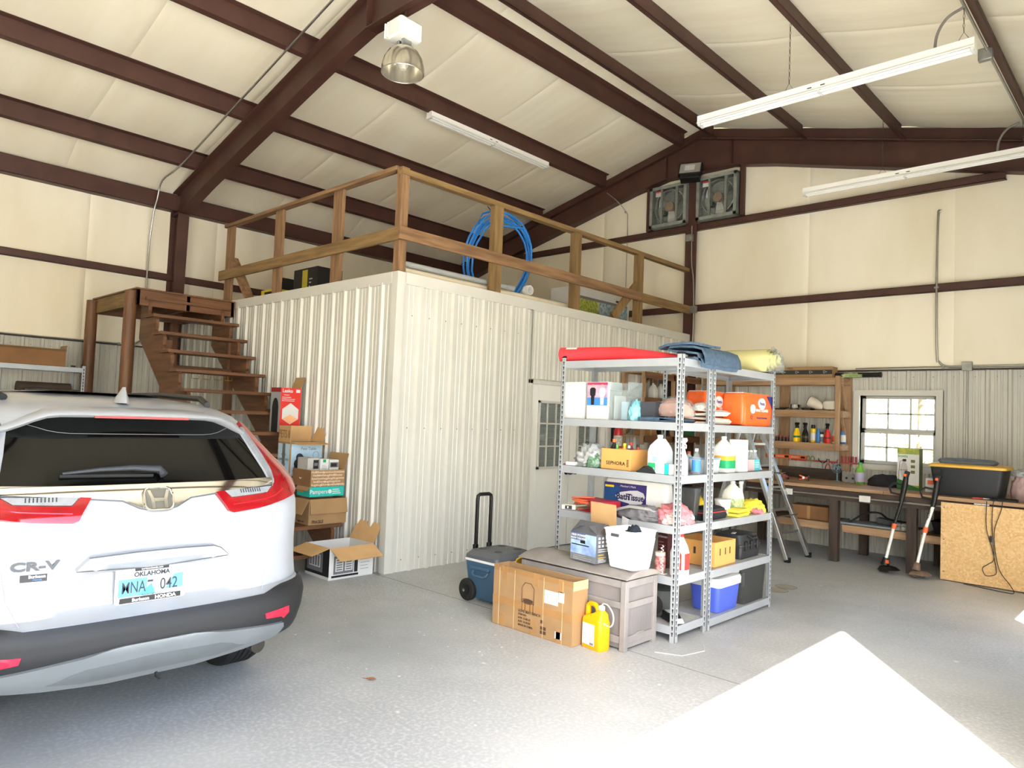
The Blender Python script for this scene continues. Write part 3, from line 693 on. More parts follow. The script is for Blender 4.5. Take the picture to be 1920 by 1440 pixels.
MB().loft([[(xx, yy, 1.592+.085*t) for xx, yy in ((-.60-.03*t, 0), (-.63-.02*t, .024*(1-t)+.003), (-.72+.05*t, .026*(1-t)+.003), (-.83+.17*t, .004), (-.83+.17*t, -.004), (-.72+.05*t, -.026*(1-t)-.003), (-.63-.02*t, -.024*(1-t)-.003))] for t in (0, .2, .4, .6, .8, .93, 1)]).build('antenna_fin', paint, car, smooth=50)
mb = MB(); mb.tube([csurf(a, z)+cnorm(a, z)*o_ for a, z, o_ in ((.045, 1.236, .03), (.03, 1.262, .034), (-.1, 1.268, .036), (-.25, 1.266, .03), (-.40, 1.258, .02))], [.020, .018, .013, .010, .006], 8)
wp = mb.build('wiper', mat('wiper_plastic', '#2a2e33', .6), car, smooth=50)
MB().tube([csurf(a, z)+cnorm(a, z)*.012 for a, z in ((.0, 1.246), (-.2, 1.250), (-.41, 1.252))], .008, 6).build('wiper_blade', rubber, wp, smooth=40)
# handle garnish, plate, badges
patch('tailgate_garnish', [(-.335, .862), (-.285, .915), (-.1, .922), (.1, .922), (.26, .916), (.29, .905), (.335, .862), (0, .866)], paint, car, .036, .04, .04, .02)
for zz_, ln_ in ((.924, ((-.29, .918), (-.1, .925), (.1, .925), (.26, .919), (.295, .905), (.335, .864))), (.86, ((-.335, .860), (0, .864), (.335, .860)))):
    MB().tube([csurf(a, z)+cnorm(a, z)*.034 for a, z in ln_], .0025, 5).build('garnish_shadow_line', mat('gap_and_shadow_grey', '#4c4f52', .6), car, smooth=40)  # dark tubes stand in for the seam and shadow around the garnish
MB().tube([csurf(a, z-.004)+cnorm(a, z)*.016 for a, z in ((-.64, 1.182), (-.29, 1.158), (-.157, 1.145), (-.085, 1.110), (-.05, 1.102), (.05, 1.102), (.085, 1.110), (.157, 1.145), (.29, 1.158), (.64, 1.182))], .003, 5).build('chrome_bar_gap', MATS['gap_and_shadow_grey'], car, smooth=40)
# bumper, skid plate
BP = [(-1.55, .43), (-1.55, .60), (-.9, .66), (-.65, .655), (-.52, .640), (.52, .640), (.65, .655), (.9, .66), (1.55, .60), (1.55, .43), (.72, .41), (.4, .388), (-.4, .388), (-.72, .41)]
patch('rear_bumper', BP, bum, car, .016, .03, .05, .025)
SK = [(-.66, .482), (-.40, .508), (-.15, .53), (.15, .53), (.40, .508), (.66, .482), (.675, .455), (.64, .42), (.44, .395), (.2, .372), (-.2, .372), (-.44, .395), (-.64, .42), (-.675, .455)]
sk = patch('skid_plate', SK, silver, car, .030, .03, .04, .02)
patch('skid_scoop', [(-.44, .425), (-.3, .462), (0, .475), (.3, .462), (.44, .425), (.3, .402), (-.3, .402)], mat('scoop_silver', '#74797c', .35, metal=.5), sk, .0315, .01, .04, .02)
MB().tube([(-.09, .02, .40), (-.05, .02, .35), (-.05, .035, .33), (-.09, .035, .33)], .008, 6).build('tow_hook', black, car, smooth=40)
# number plate
pz, py = .7625, -.008; px_ = csurf(py, pz).x+.012
lp = MB().loft([rr(py, 0, 0, .158, .082, .012, 3), rr(py, 0, .010, .158, .082, .012, 3)]).mesh('license_plate', 40)
plm = mat('plate_frame_chrome', '#8d9194', .25, metal=.8)
plo = link('license_plate', lp, plm, car); plo.rotation_euler = (math.pi/2, 0, math.pi/2); plo.location = (px_, 0, pz)
def PL(name, x0, x1, y0, y1, z, m): return MB().box(x0+py, x1+py, y0, y1, .009, z).build(name, m, plo)
PL('plate_face', -.142, .142, -.066, .066, .0112, whitep)
blu = mat('plate_blue', '#58b4dd', .4, var=.12, scale=30)
PL('plate_blue_field', -.142, -.02, -.05, .03, .0116, blu); MB().prism([(py+.06, -.035), (py+.142, -.035), (py+.142, .035), (py+.1, .03)], 'z', .009, .0116).build('plate_blue_field', blu, plo)
MB().prism([(py-.06, -.05), (py+.0, .0), (py+.02, -.05)], 'z', .009, .0118).build('plate_blue_field', mat('plate_mid_blue', '#3c8fc4', .4), plo)
PL('frame_bar', -.135, .135, -.079, -.055, .0122, blackp); PL('frame_bar', -.075, .075, .062, .079, .0122, blackp)
PL('plate_sticker', -.138, -.10, .035, .060, .0119, whitep); PL('plate_sticker', .105, .140, .035, .060, .0119, mat('pale_green_sticker', '#bfe0c8', .5))
dark = mat('navy_lettering', '#16202c', .4)
def PT(s, x, y, size, m, z=.0125, **k): return text(plo, s, size, m, (x+py, y, z), (0, 0, 0), **k)
PT('MNA', -.078, -.012, .074, dark, xs=.64, bold=.0004); PT('042', .078, -.012, .074, dark, xs=.74, bold=.0006)
PL('state_shape', -.018, .006, .006, .016, .0122, dark)
PT('OKLAHOMA', 0, .046, .028, dark, bold=.0012); PT('TRAVELOK.COM', 0, -.052, .012, dark)
PT('Burleson', -.045, -.068, .021, white, bold=.0006, z=.0128); PT('HONDA', .065, -.068, .022, white, bold=.0008, xs=1.15, z=.0128); PT('burlesonhonda.com', 0, .070, .012, white, z=.0128)
for x, y in ((-.095, .052), (.09, .06)): MB().cyl((x+py, y, .011), (x+py, y, .0145), .006, n=10).build('plate_screw', galv, plo)
def rearrot(a): n = cnorm(a, .89); return (math.pi/2, 0, math.atan2(n.y, n.x)+math.pi/2)
p = csurf(-.485, .893); t = text(car, 'CR-V', .050, mat('dark_chrome', '#3a3f44', .25, metal=.5), (p.x+.006, p.y, p.z), rearrot(-.485), 'model_badge', ext=.004, xs=1.55, bold=.0016)
t.rotation_euler = rearrot(-.485)
p = csurf(-.485, .845); rz = rearrot(-.485)
st_ = MB().box(-.048, .048, -.015, .015, -.004, .003).build('dealer_sticker', mat('navy_sticker', '#10131f', .3), car); st_.location = p; st_.rotation_euler = rz
text(st_, 'Burleson', .017, white, (.012, .006, .0034), (0, 0, 0), bold=.0006); text(st_, 'Honda', .012, bluep, (.014, -.007, .0034), (0, 0, 0))
MB().obox((csurf(-.1, .86).x+.012, -.105, .848), (.02, .03, .014)).build('camera_lens', black, car, bevel=.003)
# side windows, handles, mirrors, front lamps, lower cladding
SW = [(1.35, 1.23), (1.72, 1.44), (2.2, 1.50), (3.0, 1.50), (3.75, 1.22), (3.6, 1.18), (1.6, 1.17)]
CLD = [(1.56, .33), (1.56, .62), (1.92, .80), (2.05, .45), (3.7, .42), (4.0, .7), (4.4, .6), (4.4, .36)]
for s in (0, 1):
    patch('side_window', SW if s == 0 else mir(SW), dglass, car, .004, .008, .1, .05)
    f_ = 1 if s == 0 else -1
    MB().loft([[(-3.05+dx, f_*(.90+.18*t), 1.10+dz*(1-.2*t)) for dx, dz in ((.07, 0), (.05, .11), (-.06, .12), (-.09, .04), (-.05, -.04), (.04, -.04))] for t in (0, .4, .8, 1)]).build('side_mirror', paint, car, smooth=50)
    for x in (-1.85, -2.75):
        MB().tube([(x+.09, f_*.925, .98), (x+.06, f_*.95, .985), (x-.06, f_*.95, .985), (x-.09, f_*.925, .98)], .014, 8).build('door_handle', paint, car, smooth=50)
    MB().loft([[(-4.50+dx, f_*y, z) for dx, z in ((.06, .80), (.0, .84), (.1, .92), (.16, .86))] for y in (.45, .62, .8)]).build('headlight', clrl, car, smooth=40)
MB().tube([(-.30, .56, .355), (-.15, .57, .345)], [.035, .04], 12).build('exhaust_tip', mat('dark_exhaust', '#55524d', .35, metal=.9), car, smooth=40)
MB().box(-4.3, -1.45, -.62, .62, .24, .40).box(-1.45, -.3, -.55, .50, .33, .42).build('underbody', rubber, car)
for s in (-1, 1): MB().tube([(-.78, s*.50, 1.60), (-.95, s*.53, 1.635), (-1.6, s*.545, 1.655), (-2.2, s*.53, 1.645), (-2.4, s*.51, 1.60)], .018, 8).build('roof_rail', black, car, smooth=45)
# wheels
def wheel(x, s):
    w = bpy.data.objects.new('wheel', None); COL.objects.link(w); w.parent = car; w.location = (x, s*.79, .355)
    N = 40; prof = [(.22, -.10), (.30, -.115), (.345, -.10), (.355, -.075)]
    for g in (-.05, -.017, .017, .05): prof += [(.355, g-.006), (.346, g-.004), (.346, g+.004), (.355, g+.006)]
    prof += [(.355, .075), (.345, .10), (.30, .115), (.22, .10)]
    MB().loft([[(r*math.cos(2*math.pi*k/N), y, r*math.sin(2*math.pi*k/N)) for k in range(N)] for r, y in prof], closed=True).build('tyre', rubber, w, smooth=35)
    mb = MB(); mb.cyl((0, -.09, 0), (0, .06*s if s > 0 else .06, 0), .225, n=28)
    mb.build('rim', mat('dark_rim', '#3b3d40', .4, metal=.7), w, smooth=35)
    for k in range(5):
        a = 2*math.pi*k/5; mb = MB(); mb.bar((0, s*.075, 0), (.21*math.cos(a), s*.07, .21*math.sin(a)), .05, .03, (0, 1, 0)); mb.build('spoke', alu, w, bevel=.004)
for x in (-.98, -3.64):
    for s in (-1, 1): wheel(x, s)
# ------------------------------------------------------------------ cartons around the stairs
def carton(name, label, loc, size, rz=0, m=card, mi=cardin, flaps=(), thick=.005, group=None, open_top=True):
    # size = (x, y, z); base centre at loc; flaps = (side, angle from vertical outward in deg, length)
    t = T(name, label, 'box', loc, rz, group); a, b, h = size[0]/2, size[1]/2, size[2]; k = thick
    mb = MB(); mb.box(-a, a, -b, b, 0, k); mb.box(-a, -a+k, -b, b, k, h); mb.box(a-k, a, -b, b, k, h); mb.box(-a+k, a-k, -b, -b+k, k, h); mb.box(-a+k, a-k, b-k, b, k, h)
    if not open_top: mb.box(-a+k, a-k, -b+k, b-k, h-k, h)
    mb.build('carton_walls', m, t, bevel=.0025)
    for fl_ in flaps:
        side, ang, ln = fl_[:3]; fm_ = fl_[3] if len(fl_) > 3 else mi
        g = math.radians(ang); o, z = math.sin(g)*ln, math.cos(g)*ln; f = MB()
        if side in '+x-x':
            s = 1 if side == '+x' else -1; f.bar((s*(a-k/2), 0, h), (s*(a-k/2+o), 0, h+z), 2*b-.01, k, (0, 1, 0) if 0 else (s*math.cos(g), 0, -math.sin(g)))
        else:
            s = 1 if side == '+y' else -1; f.bar((0, s*(b-k/2), h), (0, s*(b-k/2+o), h+z), 2*a-.01, k, (0, s*math.cos(g), -math.sin(g)))
        f.build('flap', fm_, t)
    return t
def rect(t, face, size, u0, u1, z0, z1, m, name='print', d=.0012):
    a, b = size[0]/2, size[1]/2; mb = MB()
    if face == '+x': mb.box(a, a+d, u0, u1, z0, z1)
    elif face == '-x': mb.box(-a-d, -a, u0, u1, z0, z1)
    elif face == '-y': mb.box(u0, u1, -b-d, -b, z0, z1)
    elif face == '+z': mb.box(u0, u1, z0, z1, size[2], size[2]+d)
    return mb.build(name, m, t)
def lines(t, face, size, u0, u1, z0, n, dz, m, h=.006, seed=1):
    q = random.Random(seed)
    for i in range(n): rect(t, face, size, u0, u0+(u1-u0)*(.6+.4*q.random()), z0-i*dz, z0-i*dz+h, m, 'text_line', .0016)
# toaster oven carton on the floor
S = (.42, .50, .30); t = carton('oven_carton', 'open oven carton with black and white printed sides on the floor by the storeroom corner', (-6.07, 4.03, 0), S, 0, whitep, cardin, (('-y', 105, .2), ('+x', 118, .2), ('+y', 28, .22)))
rect(t, '-y', S, -.21, .21, .03, .30, blackp); rect(t, '-y', S, -.17, .10, .06, .25, greyp, d=.0018); rect(t, '-y', S, -.13, .06, .10, .22, whitep, d=.0024)
for i in range(4): rect(t, '-y', S, -.12+.045*i, -.09+.045*i, .11, .21, greyp, d=.0028)
text(t, 'AIR FRYER OVEN', .026, whitep, (.02, -.2525, .275), FY, bold=.0004)
rect(t, '+x', S, -.20, .02, .05, .22, greyp)
for u in (-.18, -.075): rect(t, '+x', S, u, u+.085, .075, .20, whitep, d=.0018); [rect(t, '+x', S, u+.01, u+.075, .085+.022*i, .097+.022*i, greyp, d=.0024) for i in range(5)]
rect(t, '+x', S, .03, .07, .05, .22, blackp); rect(t, '+x', S, -.22, .08, .02, .04, blackp); lines(t, '+x', S, .10, .22, .19, 5, .03, greyp, .004)
# fragile carton on the lower tread
S = (.27, .44, .26); t = carton('fragile_carton', 'brown carton marked fragile with drooping flaps on the lower stair tread', (-6.56, 4.1, .431), S, 0, card, card, (('-y', 150, .17), ('+x', 168, .15)))
text(t, 'FRAGILE', .045, blackp, (.1375, -.12, .03), FX, bold=.0008, xs=.8); rect(t, '+x', S, -.09, .10, .115, .135, blackp); text(t, 'fragile.com', .03, blackp, (-.02, -.2225, .03), FY)
# nappy box
S = (.25, .40, .10); t = carton('nappy_carton', 'turquoise nappy carton sitting in the fragile carton', (-6.57, 4.09, .712), S, 0, tealp, card, (('-y', 140, .05),))
text(t, 'Pampers', .06, whitep, (.1275, -.1, .05), FX, bold=.0008); [rect(t, '+x', S, .06, .06+.1-.01*i, .025+.02*i, .033+.02*i, whitep) for i in range(3)]
MB().lathe([(.022, 0), (.022, .0015)], 16).build('round_mark', whitep, t).matrix_local = Matrix.Translation((.1262, .03, .05)) @ Euler((0, math.pi/2, 0)).to_matrix().to_4x4()
rect(t, '-y', S, -.125, .0, .04, .1, mat('ochre_print', '#c9a13c', .5))
# patterned brown carton with product boxes inside
S = (.36, .40, .17); t = carton('patterned_carton', 'brown carton patterned with white script words, holding small boxes', (-6.62, 4.09, .814), S, 0, carddk, card, (('+y', 15, .17),))
rect(t, '+x', S, -.2, .2, 0, .17, card)
q = random.Random(3)
for i in range(5):
    for j in range(6):
        u = -.16+.064*j+(.02 if i % 2 else 0); z = .02+.032*i
        if u > .17: continue
        text(t, q.choice(['Hello', 'hugs', 'Chewy', 'love']), .030, mat('pale_pink_print', '#f0d9c6', .5), (.1815, u, z), FX, name='script_word', xs=1.2)
MB().tube(arc((-.02, -.2015, .09), .018, 200, 340, 8), .004, 6).build('smile_mark', whitep, t)
gp = 'small product boxes in the patterned carton'
for k, (x, y, sx, sy, h, lab) in enumerate(((-.02, -.12, .2, .13, .28, 'black and grey product box, left in the patterned carton'), (.0, .0, .2, .10, .27, 'plain white product box with a green mark in the patterned carton'), (.0, .115, .2, .11, .26, 'product box with a toaster picture, right in the patterned carton'))):
    S2 = (sx, sy, h); b = T('product_box', lab, 'box', (-6.62+x, 4.09+y, .82), group=gp); MB().box(-sx/2, sx/2, -sy/2, sy/2, 0, h).build('body', whitep if k else mat('light_grey_print', '#b9b6b2', .5), b, bevel=.003)
    if k == 0: rect(b, '+x', S2, .0, .06, .17, .26, blackp); rect(b, '+x', S2, .01, .05, .2, .23, greyp, d=.002)
    if k == 1: rect(b, '+x', S2, -.02, .015, .235, .265, greenp); lines(b, '+x', S2, -.03, .03, .2, 3, .015, greyp, .003)
    if k == 2: rect(b, '+x', S2, -.05, .05, .18, .235, greyp); rect(b, '+x', S2, -.04, .03, .19, .225, blackp, d=.002)
# pet carton
S = (.26, .40, .36); t = carton('pet_supply_carton', 'open carton with a dog picture on a pale blue panel on a stair tread', (-7.06, 4.12, .882), S, 0, card, cardin, (('-y', 0, .17), ('-x', -2, .17), ('+y', 20, .17), ('+x', 96, .17)))
rect(t, '-y', S, -.12, .12, .0, .34, skyp); rect(t, '+x', S, -.185, .185, .0, .34, skyp); rect(t, '-y', S, -.03, .03, .0, .34, greyp, d=.0016)
for i, w in enumerate(('TREATS', 'EQUIPMENT WITH', 'adorable', 'MOMENTS')): text(t, w, .032, greyp, (.0, -.2022, .22-.05*i), FY, bold=.0005, xs=.8)
text(t, 'Pets Table', .045, greyp, (.1318, .02, .29), FX)
mb = MB()
for (y, z, r) in ((-.09, .13, .06), (-.085, .20, .042), (-.055, .195, .022), (-.02, .1, .045), (-.11, .06, .05)): mb.add([(.1312, y+r*math.cos(a*.5236), z+r*math.sin(a*.5236)) for a in range(12)]+[(.1326, y+r*math.cos(a*.5236), z+r*math.sin(a*.5236)) for a in range(12)], [tuple(range(12)), tuple(range(23, 11, -1))]+[(a, (a+1) % 12, 12+(a+1) % 12, 12+a) for a in range(12)])
mb.build('dog_print', mat('dark_dog_print', '#3d4550', .5, var=.5, scale=20), t)
MB().tube([(.1318, .11+.035*math.cos(a*.3927), .22+.04*math.sin(a*.3927)) for a in range(16)], .0018, 5, closed=True).build('dog_outline_print', greyp, t)
text(t, 'PETS 8', .12, carddk, (.0, -.2025, .44), FY, xs=.7)
# tall red heater carton
S = (.22, .25, .50); t = carton('heater_carton', 'tall red and grey fan heater carton standing above the dog picture carton', (-7.49, 4.15, 1.331), S, 0, whitep, card, (('+y', 22, .14),))
rect(t, '+x', S, -.125, .125, 0, .50, red); rect(t, '-y', S, -.11, .11, 0, .45, mat('cool_grey_print', '#9c9c9f', .5)); rect(t, '-y', S, -.11, .11, .45, .5, mat('dark_red_print', '#8e2227', .5))
mb = MB(); mb.prism([(-.07, 0), (.07, 0), (.07, .28), (.055, .34), (.03, .375), (0, .385), (-.03, .375), (-.055, .34), (-.07, .28)], 'y', -.1278, -.125); mb.build('heater_print', blackp, t)
mb = MB(); mb.prism([(0, .33), (.10, .26), (.10, .15), (0, .09), (-.10, .15), (-.10, .26)], 'x', .11, .1125); mb.build('room_print', whitep, t)
mb = MB(); mb.prism([(0, .20), (.095, .15), (0, .095), (-.095, .15)], 'x', .1126, .1135); mb.build('room_print', mat('peach_print', '#efb183', .5), t)
text(t, 'Lasko', .055, whitep, (.1126, -.045, .465), FX, bold=.0012); text(t, 'Heater', .025, whitep, (.1126, -.055, .42), FX); lines(t, '+x', S, -.11, .06, .39, 3, .02, whitep, .006); lines(t, '+x', S, -.09, .09, .07, 4, .016, whitep, .004)
rect(t, '+x', S, .06, .11, .45, .485, whitep, d=.002)

# ------------------------------------------------------------------ steel rack against the left wall
perf = mat('slot_shadow_black', '#22262a', .8)
def rack(name, label, loc, rz, L, D, levels, H, slots_front=True, open_back=True):
    # L along local x, D along local y (front at y=0, looking along -y); angle posts with slots, beams and boards
    t = T(name, label, 'shelving unit', loc, rz)
    for i, (x, y) in enumerate(((0, 0), (L, 0), (0, D), (L, D))):
        sx = 1 if x == 0 else -1; sy = 1 if y == 0 else -1; mb = MB(); k = .003; wd = .042
        xa, xb = sorted((x, x+sx*wd)); ya, yb = sorted((y, y+sy*k)); mb.box(xa, xb, ya, yb, 0, H)
        xa, xb = sorted((x, x+sx*k)); ya, yb = sorted((y, y+sy*wd)); mb.box(xa, xb, ya, yb, 0, H)
        p = mb.build('post', shelfm, t)
        mb = MB(); z = .06
        while z < H-.03:
            c = x+sx*wd*.5; d = y-sy*.0008
            mb.box(c-.006, c+.006, min(d, d+sy*.001), max(d, d+sy*.001), z, z+.016); mb.box(c-.0035, c+.0035, min(d, d+sy*.001), max(d, d+sy*.001), z-.014, z)
            c = y+sy*wd*.5; d = x-sx*.0008
            mb.box(min(d, d+sx*.001), max(d, d+sx*.001), c-.006, c+.006, z, z+.016); mb.box(min(d, d+sx*.001), max(d, d+sx*.001), c-.0035, c+.0035, z-.014, z)
            z += .042
        s = mb.build('key_slots', perf, p); s['kind'] = 'stuff'
        MB().box(min(x-sx*.002, x+sx*.044), max(x-sx*.002, x+sx*.044), min(y-sy*.002, y+sy*.044), max(y-sy*.002, y+sy*.044), H-.012, H+.004).build('post_cap', black, t)
    for z in levels:
        for y0, y1, f in ((.003, .02, 1), (D-.02, D-.003, -1)):
            mb = MB(); q = y0 if f == 1 else y1
            mb.prism([(q, z-.060), (q+f*.003, z-.060), (q+f*.003, z-.052), (q+f*.010, z-.042), (q+f*.010, z-.018), (q+f*.003, z-.012), (q+f*.003, z-.003), (q+f*.028, z-.003), (q+f*.028, z), (q, z)], 'x', .004, L-.004); mb.build('beam', shelfm, t)
        for x0, f in ((.004, 1), (L-.004, -1)):
            mb = MB(); q = x0
            mb.prism([(q, z-.060), (q+f*.003, z-.060), (q+f*.003, z-.052), (q+f*.010, z-.042), (q+f*.010, z-.018), (q+f*.003, z-.012), (q+f*.003, z-.003), (q+f*.028, z-.003), (q+f*.028, z), (q, z)], 'y', .022, D-.022); mb.build('beam', shelfm, t)
        MB().box(.014, L-.014, .014, D-.014, z-.018, z-.004).build('shelf_board', shelfboard, t)
    return t
rack('metal_rack', 'steel rack against the left wall behind the car', (-10.55, 1.0, 0), math.pi/2, 1.95, .5, (2.02, 1.64, 1.2, .6), 2.06)
S = (.3, 1.55, .2); t = carton('flat_carton', 'long open brown carton on top of the rack behind the car', (-10.75, 1.95, 2.021), S, 0, carddk, card, (('+y', 8, .08), ('+x', 70, .06)))
rect(t, '+x', S, -.3, -.2, 0, .2, tape)
rol = mat('grey_felt_roll', '#5c5650', .9, var=.5, scale=18, bump=.3)
for k, (y, z, r, ln, lab) in enumerate(((2.3, 1.642, .045, .62, 'speckled grey felt roll on the rack, lower one'), (2.25, 1.642, .085, .6, 'dark brown roll behind the speckled roll on the rack'))):
    t = T('fabric_roll', lab, 'roll', (-10.65-.16*k, y, z+r), group='rolls on the left rack')
    MB().tube([(0, 0, 0), (0, ln*.5, .001), (0, ln, 0)], r, 18).build('outer_wrap', rol if k == 0 else mat('dark_brown_board', '#4a3d34', .8, var=.2), t, smooth=40)
    mb = MB()
    mb.tube([(r*.9*(1-i/40)*math.cos(i*.5), ln+.001, r*.9*(1-i/40)*math.sin(i*.5)) for i in range(36)], .003, 4); mb.build('spiral_end', rubber, t)
# ------------------------------------------------------------------ generic small goods
def heapmesh(dims, seed, fold=.25, freq=3.0, sub=4, sharp=1.0):
    bm = bmesh.new(); bmesh.ops.create_icosphere(bm, subdivisions=sub, radius=1)
    for v in bm.verts:
        d = v.co.normalized(); q = Vector((d.x*freq+seed, d.y*freq, d.z*freq*1.2))
        n = 1-abs(noise.noise(q))*2*sharp; n2 = noise.noise(q*2.3)
        r = 1+fold*(n-.5)+fold*.5*n2
        p = d*r; z = p.z
        z = max(z, -.25)+.25
        v.co = Vector((p.x*dims[0]/2, p.y*dims[1]/2, z*dims[2]/1.3))
    me = bpy.data.meshes.new('heap'); bm.to_mesh(me); bm.free()
    zm = min(v.co.z for v in me.vertices)
    for v in me.vertices: v.co.z -= zm
    me.polygons.foreach_set('use_smooth', [True]*len(me.polygons)); return me
def heap(name, label, cat, loc, dims, m, seed, rz=0, fold=.25, freq=3.0, extra=None, group=None):
    t = T(name, label, cat, loc, rz, group); link('main_piece', heapmesh(dims, seed, fold, freq), m, t)
    if extra: link('loose_fold', heapmesh(extra[0], seed+5, .4, 4), extra[2], t, loc=extra[1])
    return t
def spray(name, label, loc, h, r, bm_, hm, rz=0, labm=None, group=None, flat=.7):
    t = T(name, label, 'spray bottle', loc, rz, group)
    S = [(r, 0), (r*1.03, h*.04), (r, h*.34), (r*.92, h*.46), (r*.62, h*.58), (r*.42, h*.66), (r*.36, h*.72)]
    MB().loft([[(x, y*flat if f < .6 else y*(flat+(1-flat)*(f-.6)/.4), z) for x, y, z in rr(0, 0, z_, q, q, q*.6, 4)] for (q, z_), f in zip(S, (0, .1, .3, .5, .7, .9, 1))]).build('bottle', bm_, t, smooth=50)
    MB().lathe([(r*.42, 0), (r*.42, h*.08)], 14, (0, 0, h*.70)).build('collar', hm, t, smooth=40)
    MB().loft([rr(-r*.1, 0, h*.78, r*.3, r*.26, r*.1), rr(-r*.05, 0, h*.86, r*.45, r*.28, r*.1), rr(r*.05, 0, h*.93, r*.85, r*.3, r*.1), rr(r*.1, 0, h, r*.75, r*.25, r*.1)]).build('trigger_head', hm, t, smooth=45)
    MB().tube([(r*.45, 0, h*.86), (r*.8, 0, h*.80), (r*.75, 0, h*.72)], r*.12, 6).build('trigger', hm, t, smooth=40)
    if labm: MB().loft([[(x*1.012, y*flat*1.012, z) for x, y, z in rr(0, 0, z_, r, r, r*.6, 4)] for z_ in (h*.08, h*.32)]).build('label', labm, t, smooth=50)
    return t
def jug(name, label, loc, h, r, m, capm, labm=None, rz=0, lab2=None):
    t = T(name, label, 'jug', loc, rz)
    MB().loft([rr(0, 0, 0, r*.93, r*.93, r*.3), rr(0, 0, h*.03, r, r, r*.35), rr(0, 0, h*.55, r, r, r*.35), rr(-r*.02, 0, h*.70, r*.88, r*.86, r*.4), rr(-r*.05, 0, h*.82, r*.55, r*.55, r*.4), rr(-r*.05, 0, h*.90, r*.27, r*.27, r*.26), rr(-r*.05, 0, h*.94, r*.25, r*.25, r*.24)]).build('jug_body', m, t, smooth=50)
    MB().tube([(r*.05, 0, h*.87), (r*.5, 0, h*.86), (r*.86, 0, h*.74), (r*.9, 0, h*.58), (r*.8, 0, h*.48)], [r*.14, r*.16, r*.17, r*.18, r*.16], 8).build('handle', m, t, smooth=50)
    MB().lathe([(r*.30, 0), (r*.30, h*.055), (r*.26, h*.065)], 16, (-r*.05, 0, h*.935)).build('cap', capm, t, smooth=40)
    if labm: MB().loft([rr(0, 0, h*.12, r*1.01, r*1.01, r*.35), rr(0, 0, h*.46, r*1.01, r*1.01, r*.35)], cap=False).build('label', labm, t, smooth=50)
    if lab2: MB().loft([rr(0, 0, h*.34, r*1.015, r*1.015, r*.35), rr(0, 0, h*.46, r*1.015, r*1.015, r*.35)], cap=False).build('label_band', lab2, t, smooth=50)
    return t
def bottle(name, label, loc, h, r, m, capm, labm=None, cat='bottle', group=None, can=False):
    t = T(name, label, cat, loc, 0, group)
    prof = [(r*.9, 0), (r, h*.03), (r, h*.62), (r*.8, h*.72), (r*.38, h*.84), (r*.36, h*.9)] if not can else [(r*.9, 0), (r, h*.02), (r, h*.76), (r*.75, h*.80), (r*.6, h*.81)]
    MB().lathe(prof, 18).build('body', m, t, smooth=40)
    MB().lathe([(r*.42, h*.89), (r*.42, h), (r*.36, h)] if not can else [(r*.78, h*.79), (r*.78, h*.98), (r*.66, h)], 16).build('cap', capm, t, smooth=40)
    if labm: MB().lathe([(r*1.015, h*.12), (r*1.015, h*.55)], 18, cap=False).build('label', labm, t, smooth=40)
    return t
def softpack(name, label, loc, size, m, rz=0, bulge=.012, group=None):
    t = T(name, label, 'package', loc, rz, group); a, b, h = size[0]/2, size[1]/2, size[2]
    R_ = [rr(0, 0, 0, a*.94, b*.9, .03), rr(0, 0, .015, a, b, .035), rr(0, 0, h*.5, a+bulge, b+bulge, .04), rr(0, 0, h-.015, a, b, .035), rr(0, 0, h, a*.95, b*.9, .03)]
    MB().loft(R_).build('wrapper', m, t, smooth=50); return t
def plainbox(name, label, loc, size, m, rz=0, group=None):
    t = T(name, label, 'box', loc, rz, group); MB().box(-size[0]/2, size[0]/2, -size[1]/2, size[1]/2, 0, size[2]).build('body', m, t, bevel=.003); return t

# ------------------------------------------------------------------ steel shelving in the middle of the floor
LV = (2.095, 1.610, 1.215, .845, .470, .115)
rack('metal_rack', 'silver perforated steel shelving unit nearest the camera, behind the grey deck box', (-3.885, 4.70, 0), 0, 1.155, .46, LV, 2.135)
LB = (2.085, 1.605, 1.212, .838, .458, .085)
rack('metal_rack', 'silver steel shelving unit standing endways next to the aluminium ladder', (-2.73, 5.185, 0), math.pi/2, 1.165, .46, LB, 2.12)
e = .001
# top shelf
t = T('foam_roll', 'bright red foam roll on the top shelf', 'roll', (-3.93, 4.74, LV[0]+.062), .26)
redf = mat('red_foam', '#e2353c', .8, var=.12, bump=.1, bscale=90)
N = 20
MB().loft([[(0, .018*math.cos(2*math.pi*k/N), .018*math.sin(2*math.pi*k/N)) for k in range(N)]]+[[(x, .06*math.cos(2*math.pi*k/N), .06*math.sin(2*math.pi*k/N)) for k in range(N)] for x in (0, .3, .55)]+[[(.8, .045*math.cos(2*math.pi*k/N), .042*math.sin(2*math.pi*k/N)-.016) for k in range(N)], [(1.03, .035*math.cos(2*math.pi*k/N), .026*math.sin(2*math.pi*k/N)-.034) for k in range(N)]]+[[(1.03, .018*math.cos(2*math.pi*k/N), .014*math.sin(2*math.pi*k/N)-.034) for k in range(N)]], closed=True).build('foam', redf, t, smooth=40)
MB().loft([[(x, .0606*math.cos(a), .0606*math.sin(a)) for a in (1.2, 1.5, 1.8, 2.1, 2.4)]+[(x, .0595*math.cos(a), .0595*math.sin(a)) for a in (2.4, 2.1, 1.8, 1.5, 1.2)] for x in (.06, .16)]).build('price_tag', whitep, t)
denim = mat('blue_denim', '#4a6076', .9, var=.35, scale=30, bump=.3, bscale=200)
